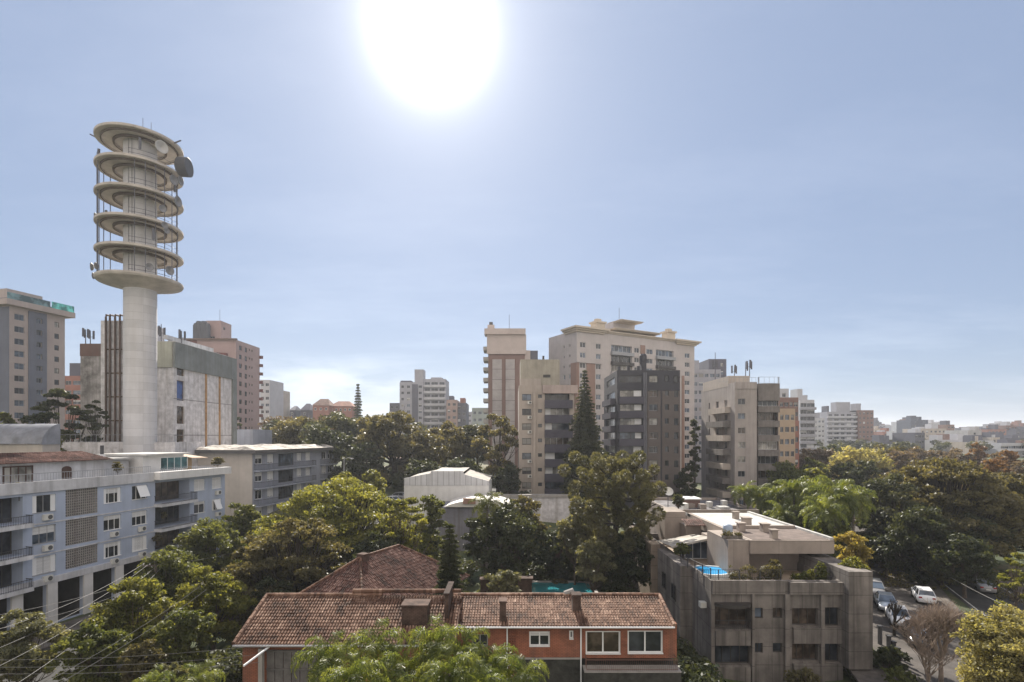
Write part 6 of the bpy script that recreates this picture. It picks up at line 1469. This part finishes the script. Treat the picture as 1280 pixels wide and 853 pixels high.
for (px, py, ins, w_, lb) in [(272, 571, .6, 18, 'leafy potted shrub at the far end of the blue block terrace'), (147, 577, .8, 16, 'dry climbing plant on the blue block terrace wall'), (24, 603, .3, 12, 'small yellow plant behind the blue block parapet'), (197, 668, -.7, 14, 'green hanging plant on the lowest recessed balcony of the blue block'), (205, 640, -.6, 8, 'potted plant on the middle recessed balcony of the blue block')]:
    u_, z_ = bb.at('F', px, py, ins); o_, u__, n__, _a = bb.frame('F', ins); p_ = bb.Rm @ (o_+u__*u_)+Vector((bb.x, bb.y, 0)); tree(lb, 640+F*p_.x/p_.y, p_.y, py, w_, z0=z_-(1.5 if ins > 0 else 1.0), hc=9, mat='olive', name='potted_plant', cat='plant', leaf=.10, trunk_r=.03)
# ---- garden behind the brick house
tree('dark round tree hiding the plain grey wall', 640, 60, 625, 96, hc=11, mat='dark', K=20, dens=1.1); tree('dark green tree left part of the garden group', 606, 62, 640, 56, hc=9, mat='dark')
tree('grey green light topped tree above the garden group', 655, 63, 619, 62, hc=7, mat='olive'); palm('fan crowned palm rising from the garden group', 609, 60, 618, 2.6, nf=20, seed=4, mat='green')
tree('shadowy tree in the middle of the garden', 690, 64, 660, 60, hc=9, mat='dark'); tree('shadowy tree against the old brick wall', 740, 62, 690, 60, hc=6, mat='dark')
conifer('dense dark green conifer beside the hipped roof', 562, 45, 655, 44, mat='dark', tiers=22, nleaf=50000, zlow=.1, droop=.1, power=.6)
tree('pale leaved shrub between the two brick pillars', 630, 49, 712, 50, hc=3.2, mat='grey', name='shrub', cat='shrub'); tree('bright stemmed shrub left of the slim pillar', 612, 52, 722, 34, hc=2.2, mat='green', name='shrub', cat='shrub')
tree('low hedge bush by the pool end', 775, 55, 722, 46, hc=3.4, mat='dark', name='shrub', cat='shrub'); tree('sunlit small bush above the pool', 700, 61, 724, 26, hc=1.6, mat='olive', name='shrub', cat='shrub')
araucaria('broad araucaria with ball shaped needle tufts in the centre right', 768, 58, 570, 128, 112, z0=0)
tree('grey pink flowering tree at the left of the araucaria', 718, 60, 640, 48, hc=5, mat='grey'); tree('pale green tree under the araucaria', 742, 54, 672, 52, hc=4.6, mat='grey')
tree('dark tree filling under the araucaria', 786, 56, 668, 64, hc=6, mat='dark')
tree('round clipped green bush on the terrace corner', 852, 50, 679, 24, z0=6.4, hc=1.5, mat='green', name='shrub', cat='shrub')
# ---- terrace plants
def hedge(label, px0, px1, Y, ytop, zb, mat, dep=.5, n_=5000, a=.07):
    x0, x1, zt = XP(px0, Y), XP(px1, Y), ZP(ytop, Y); r_ = empty('hedge', ((x0+x1)/2, Y, zb), 0, label, 'hedge'); w_ = (x1-x0)/2; k = max(6, int(w_*9))
    Cl = np.array([(nr.uniform(-w_, w_), nr.uniform(-dep/2, dep/2), nr.uniform(.1, .9)*(zt-zb)*nr.uniform(.75, 1.1)) for q in range(k*4)]); P_, Nn = clump_leaves(Cl, nr.uniform(.15, .32, len(Cl)), n_, .9); leaves_mesh('foliage', P_, Nn, a, .45, LM[mat], r_)
    MB().box(-w_-.05, w_+.05, -dep/2-.05, dep/2+.05, 0, .25).build('planter', CONC, r_)
hedge('dry brownish hedge behind the pool railing on the roof terrace', 913, 975, 42.0, 705, 5.95, 'olive'); hedge('low green hedge in the trough at the right of the roof terrace', 990, 1036, 41.9, 714, 5.95, 'green', n_=3000)
hedge('thin hanging plants along the stair block roof edge', 904, 926, 45.6, 664, ztop-.02, 'olive', .4, 1500)
for (px, Y, yt, w_, hc_, mt, lb) in [(968, 42.8, 699, 22, 1.2, 'olive', 'taller bush rising from the hedge by the penthouse wall'),
                              (1026, 42.0, 702, 16, 1.3, 'green', 'upright green plant at the terrace corner'), (1004, 41.8, 714, 12, .8, 'green', 'small green plant in the terrace trough'), (1014, 41.8, 711, 10, .9, 'bright', 'light green plant in the terrace trough'), (996, 41.9, 717, 10, .6, 'bright', 'tiny spiky plant in the terrace trough')]:
    tree(lb, px, Y, yt, w_, z0=5.9, hc=9, mat=mt, name='terrace_plant', cat='plant', leaf=.10, trunk_r=.04)
tree('golden leaved shrub tree beside the concrete building', 1066, 46, 664, 54, hc=3.6, mat='gold', name='shrub', cat='shrub', leaf=.16); tree('yellow green bush on top of the right concrete block', 1066, 42, 696, 44, z0=7.0, hc=1.3, mat='bright', name='shrub', cat='shrub', leaf=.12)
tree('small round tree on the roof behind the araucaria', 848, 66, 618, 16, z0=8.6, hc=1.5, mat='bluish', name='shrub', cat='shrub')
# ---- palms behind the concrete building
for i, (px, Y, yt, s_, lb) in enumerate([(930, 74, 606, 2.6, 'single bright palm in front of the grey beige block'), (951, 72, 612, 3.0, 'leftmost palm of the palm grove'), (972, 70, 606, 3.4, 'leaning palm in the left half of the grove'), (992, 68, 600, 3.6, 'full palm left of the tallest palm'), (1018, 72, 600, 3.4, 'palm behind the tallest palm'),
                                (1045, 62, 602, 4.0, 'tallest broad palm of the grove'), (1066, 64, 610, 3.6, 'palm at the right end of the grove'), (1030, 58, 625, 3.2, 'lower palm in front of the tallest palm'), (978, 66, 632, 3.0, 'low palm near the roof edge')]):
    palm(lb, px, Y, yt, s_, nf=22, seed=20+i, group='palm grove beyond the concrete building', lw=.034)
tree('dark broadleaf mass below the palms left', 985, 76, 618, 70, hc=8, mat='dark'); tree('dark broadleaf mass below the palms middle', 1030, 74, 622, 70, hc=8, mat='dark'); tree('green bush under the tallest palm', 1040, 57, 650, 56, hc=5, mat='green'); tree('green bush by the low palm near the roof edge', 1005, 66, 640, 44, hc=6, mat='green')
tree('sloping dark tree with yellow green top right of the balcony wing', 985, 98, 576, 62, hc=8, mat='green'); tree('yellow green tree above the palm grove', 1012, 100, 584, 50, hc=7, mat='bright')
# ---- park
tree('giant dark tree dominating the park at the right', 1180, 74, 571, 225, hc=17, mat='olive', kind='dome', K=90, dens=1.5, cr=.5, flat=.5, trunk_r=.8, bark=BARKD, name='park_tree')
tree('dark left flank tree of the giant park tree', 1112, 70, 590, 84, hc=14, mat='bluish', K=20, trunk_r=.4, bark=BARKD, name='park_tree'); tree('dark right flank tree of the giant park tree', 1252, 78, 588, 96, hc=13, mat='olive', K=20, name='park_tree')
tree('dense dark tree under the giant park tree by the road', 1150, 64, 630, 110, hc=11, mat='dark', K=20, dens=1.1, trunk_r=.35, bark=BARKD, name='park_tree'); tree('dark low crown over the second road', 1215, 68, 640, 120, hc=10, mat='dark', name='park_tree')
PG = 'distant park trees'
for (px, Y, yt, w_, mt, lb) in [(1070, 135, 557, 84, 'yellow', 'golden topped dome tree behind the palms'), (1030, 150, 560, 60, 'wintry', 'greyish wintry tree left of the golden topped dome'), (1000, 160, 560, 50, 'wintry', 'grey bare looking tree near the red brown block'), (1056, 112, 577, 50, 'dark', 'very dark round tree below the golden dome'), (1084, 114, 575, 44, 'dark', 'dark round tree right of the very dark one'),
                       (1108, 150, 555, 66, 'olive', 'olive tree right of the golden dome'), (1128, 140, 562, 50, 'wintry', 'brown leafless looking tree left of the giant tree'), (1150, 170, 558, 60, 'wintry', 'brown grey tree line behind the giant tree'), (1188, 165, 560, 60, 'wintry', 'brown tree before the white low block'), (1222, 160, 553, 34, 'orange', 'rusty orange tree before the long white block'),
                       (1250, 150, 562, 46, 'wintry', 'grey purple tree right of the rusty orange tree'), (1262, 130, 562, 34, 'orange', 'pale orange tree near the right edge'), (1244, 100, 573, 44, 'orange', 'orange brown crown beside the giant tree'), (1285, 120, 574, 50, 'wintry', 'grey tree crown cut by the right edge'), (1040, 190, 553, 60, 'dark', 'dark tree strip under the curved balcony tower'),
                       (1095, 220, 552, 50, 'bluish', 'blue green tree strip behind the olive tree'), (1130, 240, 551, 50, 'bluish', 'dull tree strip under the low skyline blocks'), (1275, 96, 590, 46, 'olive', 'olive crown filling the right edge'), (1018, 125, 572, 44, 'green', 'green tree left of the very dark round tree')]:
    tree(lb, px, Y, yt, w_, hc=max(5, .055*Y), mat=mt, group=PG, name='park_tree', dens=.8)
tree('bright green branch tree reaching in from the right edge', 1270, 50, 690, 52, hc=4, mat='bright', kind='umbrella', flat=.35)
tree('large yellow tree in the bottom right corner', 1264, 33, 757, 172, hc=9.5, mat='yellow', K=40, dens=1.5, leaf=.12, cr=.44, name='yellow_tree')
for i in range(5): pass
bare_tree('tangled leafless tree in the lower right by the road', 1176, 38, 744, 160, seed=4, depth=6, r0=.18, first=10, mat=M('pale dry twig', (0.32, 0.25, 0.20), .9, .3, 2), spread=.9)
bare_tree('low leafless shrub left below the tangled tree', 1160, 36, 790, 60, seed=8, depth=5, r0=.1, first=6, mat=M('pale dry twig', (0, 0, 0)), spread=1.0)
bare_tree('slim dark leafless tree beside the parked white car', 1118, 47, 742, 20, seed=12, depth=4, r0=.14, mat=BARKD)
tree('dark shrub in the shaded bed by the right concrete block', 1115, 40, 806, 50, hc=2.6, mat='dark', name='shrub', cat='shrub'); tree('green shrub at the lower bed by the right concrete block', 1125, 36, 834, 46, hc=2.0, mat='green', name='shrub', cat='shrub')
tree('grey shrub in front of the concrete building base', 1005, 36, 832, 60, hc=1.8, mat='olive', name='shrub', cat='shrub', dens=.5)
tree('dark tree arching over the second road in the park shade', 1206, 58, 668, 96, hc=6, mat='dark', name='park_tree'); tree('olive tree at the kerb behind the white hatchback', 1176, 63, 690, 60, hc=6, mat='olive', name='park_tree'); tree('dark tree left of the white hatchback', 1108, 66, 668, 60, hc=7, mat='dark', name='park_tree')
# ---- foreground palms
for i, (px, Y, yt, s_, lb) in enumerate([(412, 21, 799, 1.9, 'leftmost foreground palm crown'), (468, 22, 782, 2.0, 'foreground palm with yellowish top fronds'), (440, 19, 822, 1.7, 'low foreground palm between the two left crowns'), (508, 21, 812, 1.9, 'foreground palm below the big chimney'),
                                (545, 22, 778, 2.2, 'tallest foreground palm in the middle'), (578, 21.5, 790, 2.0, 'foreground palm right of the tallest crown'), (560, 19.5, 815, 1.9, 'low foreground palm in front of the tallest crown'), (612, 21, 806, 1.8, 'foreground palm with loose right fronds'),
                                (655, 20, 824, 1.4, 'small round foreground palm at the right end'), (598, 19, 834, 1.6, 'lowest foreground palm at the bottom edge'), (488, 19.5, 838, 1.7, 'bottom edge palm left of the middle'), (250, 24, 832, 1.5, 'low palm at the bottom edge left of the brick house'), (190, 25, 838, 1.4, 'palm tips at the bottom edge below the street tree')]):
    palm(lb, px, Y, yt, s_, nf=19, seed=50+i, group='palms in the foreground garden', droop=1.5, lw=.026)
# ---- far tree cover (nobody could count it)
def scatter(name, x0, x1, y0, y1, n_, hh, mat, px_ok=None):
    X = nr.uniform(x0, x1, n_); Y = nr.uniform(y0, y1, n_); Cl = []; Rl = []
    for x, y in zip(X, Y):
        if px_ok and not px_ok(640+F*x/y, y): continue
        for q in range(5): rr = nr.uniform(1.6, 3.2)*hh/8; Cl.append((x+nr.normal()*2, y+nr.normal()*2, gh(x, y)+hh*nr.uniform(.3, .9))); Rl.append(rr)
    Cl, Rl = np.array(Cl), np.array(Rl); k = len(Cl)*60; P_, Nn = clump_leaves(Cl, Rl, k, .7); o = leaves_mesh(name, P_, Nn, .75, .5, LM[mat]); o['kind'] = 'stuff'; return o
scatter('far_woods', -420, 560, 260, 520, 520, 7, 'bluish')
scatter('park_undergrowth', 62, 190, 90, 240, 240, 6, 'wintry', lambda px, y: px > 985)
scatter('garden_undergrowth', -55, 12, 66, 100, 0, 3, 'dark') if False else None
# low shrubs and ground cover under the trees
def cover(name, polys, n_, mat, a=.16):
    Cl, Rl = [], []
    for (x0, x1, y0, y1) in polys:
        for q in range(n_): x, y = nr.uniform(x0, x1), nr.uniform(y0, y1); Cl.append((x, y, gh(x, y)+.25)); Rl.append(nr.uniform(.35, .8))
    P_, Nn = clump_leaves(np.array(Cl), np.array(Rl), len(Cl)*70, .8); o = leaves_mesh(name, P_, Nn, a, .5, LM[mat]); o['kind'] = 'stuff'; return o
cover('ground_cover', [(-26, -9, 50, 66), (-12, 12, 62, 66), (26.5, 30.5, 36, 46), (-5, 13, 44, 50), (-22, -12, 40, 48)], 80, 'dark')
def thicket(name, polys, mat, a=.2, hh=2.2):
    Cl, Rl = [], []
    for (x0, x1, y0, y1, n_) in polys:
        for q in range(n_): x, y = nr.uniform(x0, x1), nr.uniform(y0, y1); h_ = nr.uniform(.3, 1)*hh; Cl.append((x, y, gh(x, y)+h_)); Rl.append(nr.uniform(.6, 1.3))
    P_, Nn = clump_leaves(np.array(Cl), np.array(Rl), len(Cl)*170, .8); o = leaves_mesh(name, P_, Nn, a, .5, LM[mat]); o['kind'] = 'stuff'; return o
thicket('undergrowth', [(-28, -6, 49, 64, 90), (-14, 14, 62.5, 66, 60), (-21, -16, 34, 44, 20), (46, 56, 62, 82, 40), (10.9, 14.5, 33, 42, 30)], 'dark')
thicket('undergrowth', [(-60, 4, 100, 122, 140), (20, 34, 84, 100, 60), (36, 60, 86, 100, 60)], 'dark', .3, 3.5)
cover('meadow_growth', [(44, 56, 60, 84), (54, 64, 48, 70)], 50, 'olive')

# ------------------------------------------------------------------ vehicles
def car(label, x, y, heading, paint, kind='sedan', group='cars parked along the roads'):
    r = empty('parked_car', (x, y, gh(x, y)+.04), heading, label, 'car', group)
    Lc, Wc = (4.35, .86) if kind == 'sedan' else (3.95, .84); h = Lc/2
    # stations along x (front +): (x, z_bottom, z_belt, halfwidth)
    st = [(-h, .38, .72, .62), (-h+.12, .26, .90, .78), (-h+.7, .22, .98, Wc), (-.5, .22, .97, Wc), (.6, .22, .95, Wc), (h-.9, .22, .86, Wc), (h-.25, .24, .74, .80), (h, .34, .60, .60)]
    if kind != 'sedan': st[1] = (-h+.08, .26, 1.0, .8)
    mb = MB(); rows = []
    for (sx, zb, zt, w) in st:
        row = [(sx, -w*.9, zb), (sx, -w, zb+.18), (sx, -w, (zb+zt)/2+.08), (sx, -w*.94, zt-.04), (sx, -w*.72, zt+.02), (sx, 0, zt+.05), (sx, w*.72, zt+.02), (sx, w*.94, zt-.04), (sx, w, (zb+zt)/2+.08), (sx, w, zb+.18), (sx, w*.9, zb)]
        n0 = len(mb.v); mb.v += row; rows.append(n0)
    for a_, b_ in zip(rows, rows[1:]):
        for k in range(10): mb.f.append((a_+k, a_+k+1, b_+k+1, b_+k)); mb.m.append(0)
        mb.f.append((a_+10, a_, b_, b_+10)); mb.m.append(0)
    mb.f.append(tuple(rows[0]+k for k in range(10, -1, -1))); mb.m.append(0); mb.f.append(tuple(rows[-1]+k for k in range(11))); mb.m.append(0)
    mb.build('body', paint, r, smooth=True)
    rear0, rear1 = (-h+.75, -h+1.35) if kind == 'sedan' else (-h+.12, -h+.55); f1, f0 = .35, 1.15; zb, zt = .96, 1.44
    A = [(rear0, -.76, zb), (f0, -.76, zb-.03), (f1, -.60, zt), (rear1, -.60, zt)]; B = [(p[0], -p[1], p[2]) for p in A]
    mb = MB(); mb.poly([A[3], A[2], B[2], B[3]]); n1_ = MB()
    mb.box(rear1-.02, f1+.02, -.6, .6, zt-.02, zt+.03)
    for s_ in (-1, 1):
        for (pa, pb) in ((A[0], A[3]), (A[1], A[2])): mb.tube([(pa[0], s_*abs(pa[1]), pa[2]), (pb[0], s_*abs(pb[1]), pb[2])], .04, seg=5)
        mb.tube([((rear0+f0)/2-.1, s_*.77, zb), ((rear1+f1)/2, s_*.61, zt)], .035, seg=5)
    mb.build('roof', paint, r)
    gm_ = G_BLUE
    for s_, nm in ((-1, 'side_window'), (1, 'side_window')):
        q = MB(); T = [(p[0], s_*abs(p[1])*.99, p[2]) for p in A]; q.quad(*T); q.build(nm, G_DARK, r)
    q = MB(); q.quad(A[1], B[1], B[2], A[2]); q.build('windscreen', gm_, r); q = MB(); q.quad(B[0], A[0], A[3], B[3]); q.build('rear_window', gm_, r)
    TY = M('black tyre rubber', (0.02, 0.02, 0.02), .9); RM = M('silver wheel rim', (0.45, 0.45, 0.46), .35, metal=.7, bump=0)
    for sx in (-h+.8, h-.82):
        for s_ in (-1, 1):
            w_ = MB().lathe([(.2, -.1), (.31, -.1), (.33, -.06), (.33, .06), (.31, .1), (.2, .1)], 20).build('wheel', TY, r, Matrix.Translation((sx, s_*(Wc-.08), .33)) @ Matrix.Rotation(R(90), 4, 'X'))
            MB().lathe([(.01, -.085), (.2, -.07), (.2, .07), (.01, .085)], 12).build('rim', RM, w_)
    for s_ in (-1, 1):
        MB().box(h-.12, h-.0, s_*.58-.15, s_*.58+.15, .58, .70).build('headlight', M('clear headlight lens', (0.6, 0.62, 0.65), .15, bump=0), r)
        MB().box(-h-.01, -h+.1, s_*.58-.14, s_*.58+.14, .72, .86).build('tail_light', M('red tail light lens', (0.35, 0.02, 0.02), .25, bump=0), r)
        MB().box(.85, 1.0, s_*.84-.09, s_*.84+.09, .95, 1.07).build('wing_mirror', paint, r)
    MB().box(-h-.02, -h+.02, -.22, .22, .5, .62).build('number_plate', WHITEF, r)
    return r
PW = M('white car paint', (0.75, 0.76, 0.78), .25, .03, bump=0, spec=.6); PS = M('silver car paint', (0.38, 0.42, 0.48), .3, .03, bump=0, metal=.5, spec=.6); PB = M('black car paint', (0.02, 0.02, 0.022), .25, .03, bump=0, spec=.6); PR = M('grey car paint', (0.25, 0.25, 0.26), .3, .03, bump=0, spec=.6)
hd = math.atan2(.87, .47)
car('white sedan parked nose down by the slim dark tree', XP(1123, 50.3), 50.3, hd+math.pi, PW)
car('silver sedan parked behind the white sedan beside the concrete building', XP(1107, 54.6), 54.6, hd+math.pi, PS)
car('white hatchback on the far side of the cobbled road', XP(1154, 57.0), 57.0, hd, PW, 'hatch')
car('black hatchback parked in front of the white sedan', XP(1147, 45.4), 45.4, hd+math.pi, PB, 'hatch')
car('white car parked on the upper street left of the warehouse', XP(489, 96), 96, 2.6, PW); car('grey car on the upper street beside the warehouse corner', XP(499, 99), 99, 2.6, PR, 'hatch')
car('grey hatchback parked behind the silver sedan', XP(1094, 59.5), 59.5, hd+math.pi, PR, 'hatch'); car('dark grey sedan on the second road under the trees', XP(1225, 61), 61, 1.18, PR)
# posts beside the right pavement
for i, (px, Y) in enumerate([(1100, 45), (1111, 43), (1117, 42), (1122, 41)]):
    x = XP(px, Y); e_ = empty('gate_post', (x, Y, gh(x, Y)), 0, ('dark gate post nearest the concrete building', 'dark gate post second from the concrete building', 'dark gate post third from the concrete building', 'dark gate post farthest from the concrete building')[i], 'post', 'posts along the lower pavement')
    MB().box(-.12, .12, -.12, .12, 0, 1.6).build('shaft', RAIL, e_); MB().box(-.16, .16, -.16, .16, 1.6, 1.7).build('cap', RAIL, e_)

# ------------------------------------------------------------------ power pole and cables
WOOD = M('weathered pole timber', (0.12, 0.10, 0.085), .9, .3, 2)
pY = 47; pX = XP(195, pY); pz = ZP(703, pY)
pp = empty('power_pole', (pX, pY, 0), R(12), 'weathered power pole rising through the street trees beside the blue block', 'power pole')
MB().tube([(0, 0, 0), (0, 0, pz+.2)], .17, .12, 10).build('pole', WOOD, pp)
MB().box(-1.1, 1.1, -.06, .06, pz-.35, pz-.22).build('cross_arm', WOOD, pp)
for x in (-1, -.5, .5, 1): MB().lathe([(.01, 0), (.06, .02), (.04, .08), (.06, .12), (.01, .16)], 8, x, 0).build('insulator', ACW, pp, Matrix.Translation((0, 0, pz-.22)))
CAB = M('pale weathered cable', (0.17, 0.165, 0.16), .5, .1, bump=0)
def cable(label, a, b, sag=.6, r=.014, group='overhead cables', mat=None):
    a, b = Vector(a), Vector(b); pts = [a.lerp(b, t/20)-Vector((0, 0, sag*4*(t/20)*(1-t/20))) for t in range(21)]
    o = MB().tube(pts, r, seg=5).build('power_cable', mat or CAB); tag(o, label, 'cable', group)
top = Vector((pX, pY, pz-.15))
cable('topmost cable fanning from the pole to the lower left', top+Vector((-1, 0, .1)), P(-30, 795, 30)); cable('second cable fanning from the pole to the lower left', top+Vector((-.5, 0, .1)), P(-30, 822, 29)); cable('third cable fanning from the pole to the lower left', top+Vector((.4, 0, .1)), P(-20, 842, 28.5)); cable('lowest cable fanning from the pole to the lower left', top+Vector((.9, 0, .1)), P(10, 862, 28))
cable('thin cable crossing the blue block columns', top+Vector((0, 0, -.8)), P(-20, 772, 36), .4); cable('slack cable below the column crossing cable', top+Vector((0, 0, -1.3)), P(-20, 790, 35), .5)
cable('cable running right from the pole behind the street trees', top+Vector((-.5, 0, .1)), P(330, 655, 72), .8); cable('cable running right from the pole above the umbrella tree edge', top+Vector((.9, 0, .1)), P(345, 668, 70), .8)
for i, yy in enumerate((816, 825, 833)): cable(('uppermost', 'middle', 'lowest')[i]+' of three near level cables at the bottom left', P(-40, yy+9, 26), P(324, yy-9+i*2, 30.6), .25, .011)
cable('left of two steep cables at the bottom left', P(40, 862, 27), P(250, 733, 40), .3, .012); cable('right of two steep cables at the bottom left', P(52, 866, 27), P(258, 737, 40), .3, .012)
cable('pale cable crossing the lower right corner', P(1172, 712, 62), P(1300, 776, 40), .25, .022); cable('cable over the upper street left of the warehouse', P(418, 573, 96), P(462, 578, 104), .3); cable('cable over the upper street near the great tree', P(428, 575, 97), P(500, 588, 110), .6)
sp_ = empty('street_lamp', (XP(430, 97), 97, gh(XP(430, 97), 97)), 0, 'grey lamp post in front of the wooded hill', 'lamp post'); hz_ = ZP(573, 97)-sp_.location.z
MB().tube([(0, 0, 0), (0, 0, hz_)], .11, .08, 8).build('post', ALU, sp_); MB().tube([(0, 0, hz_-.2), (.8, -.2, hz_+.1), (1.5, -.4, hz_)], .05, seg=6).build('arm', ALU, sp_); MB().box(1.3, 1.9, -.55, -.3, hz_-.1, hz_+.03).build('lamp_head', ALU, sp_)

# ------------------------------------------------------------------ haze
hz = MB(); hz.box(-3700, 3700, -140, 4300, -3, 92); ho = hz.build('haze', []) if False else None
me = bpy.data.meshes.new('haze'); me.from_pydata(hz.v, [], hz.f); ho = link('haze', me); tag(ho, kind='stuff')
m = bpy.data.materials.new('pale haze'); m.use_nodes = True; t = m.node_tree; t.nodes.clear(); o_ = t.nodes.new('ShaderNodeOutputMaterial'); v = t.nodes.new('ShaderNodeVolumePrincipled')
v.inputs['Color'].default_value = (0.86, 0.90, 0.97, 1); v.inputs['Density'].default_value = 0.00025; v.inputs['Anisotropy'].default_value = 0.35
t.links.new(v.outputs[0], o_.inputs['Volume']); me.materials.append(m)
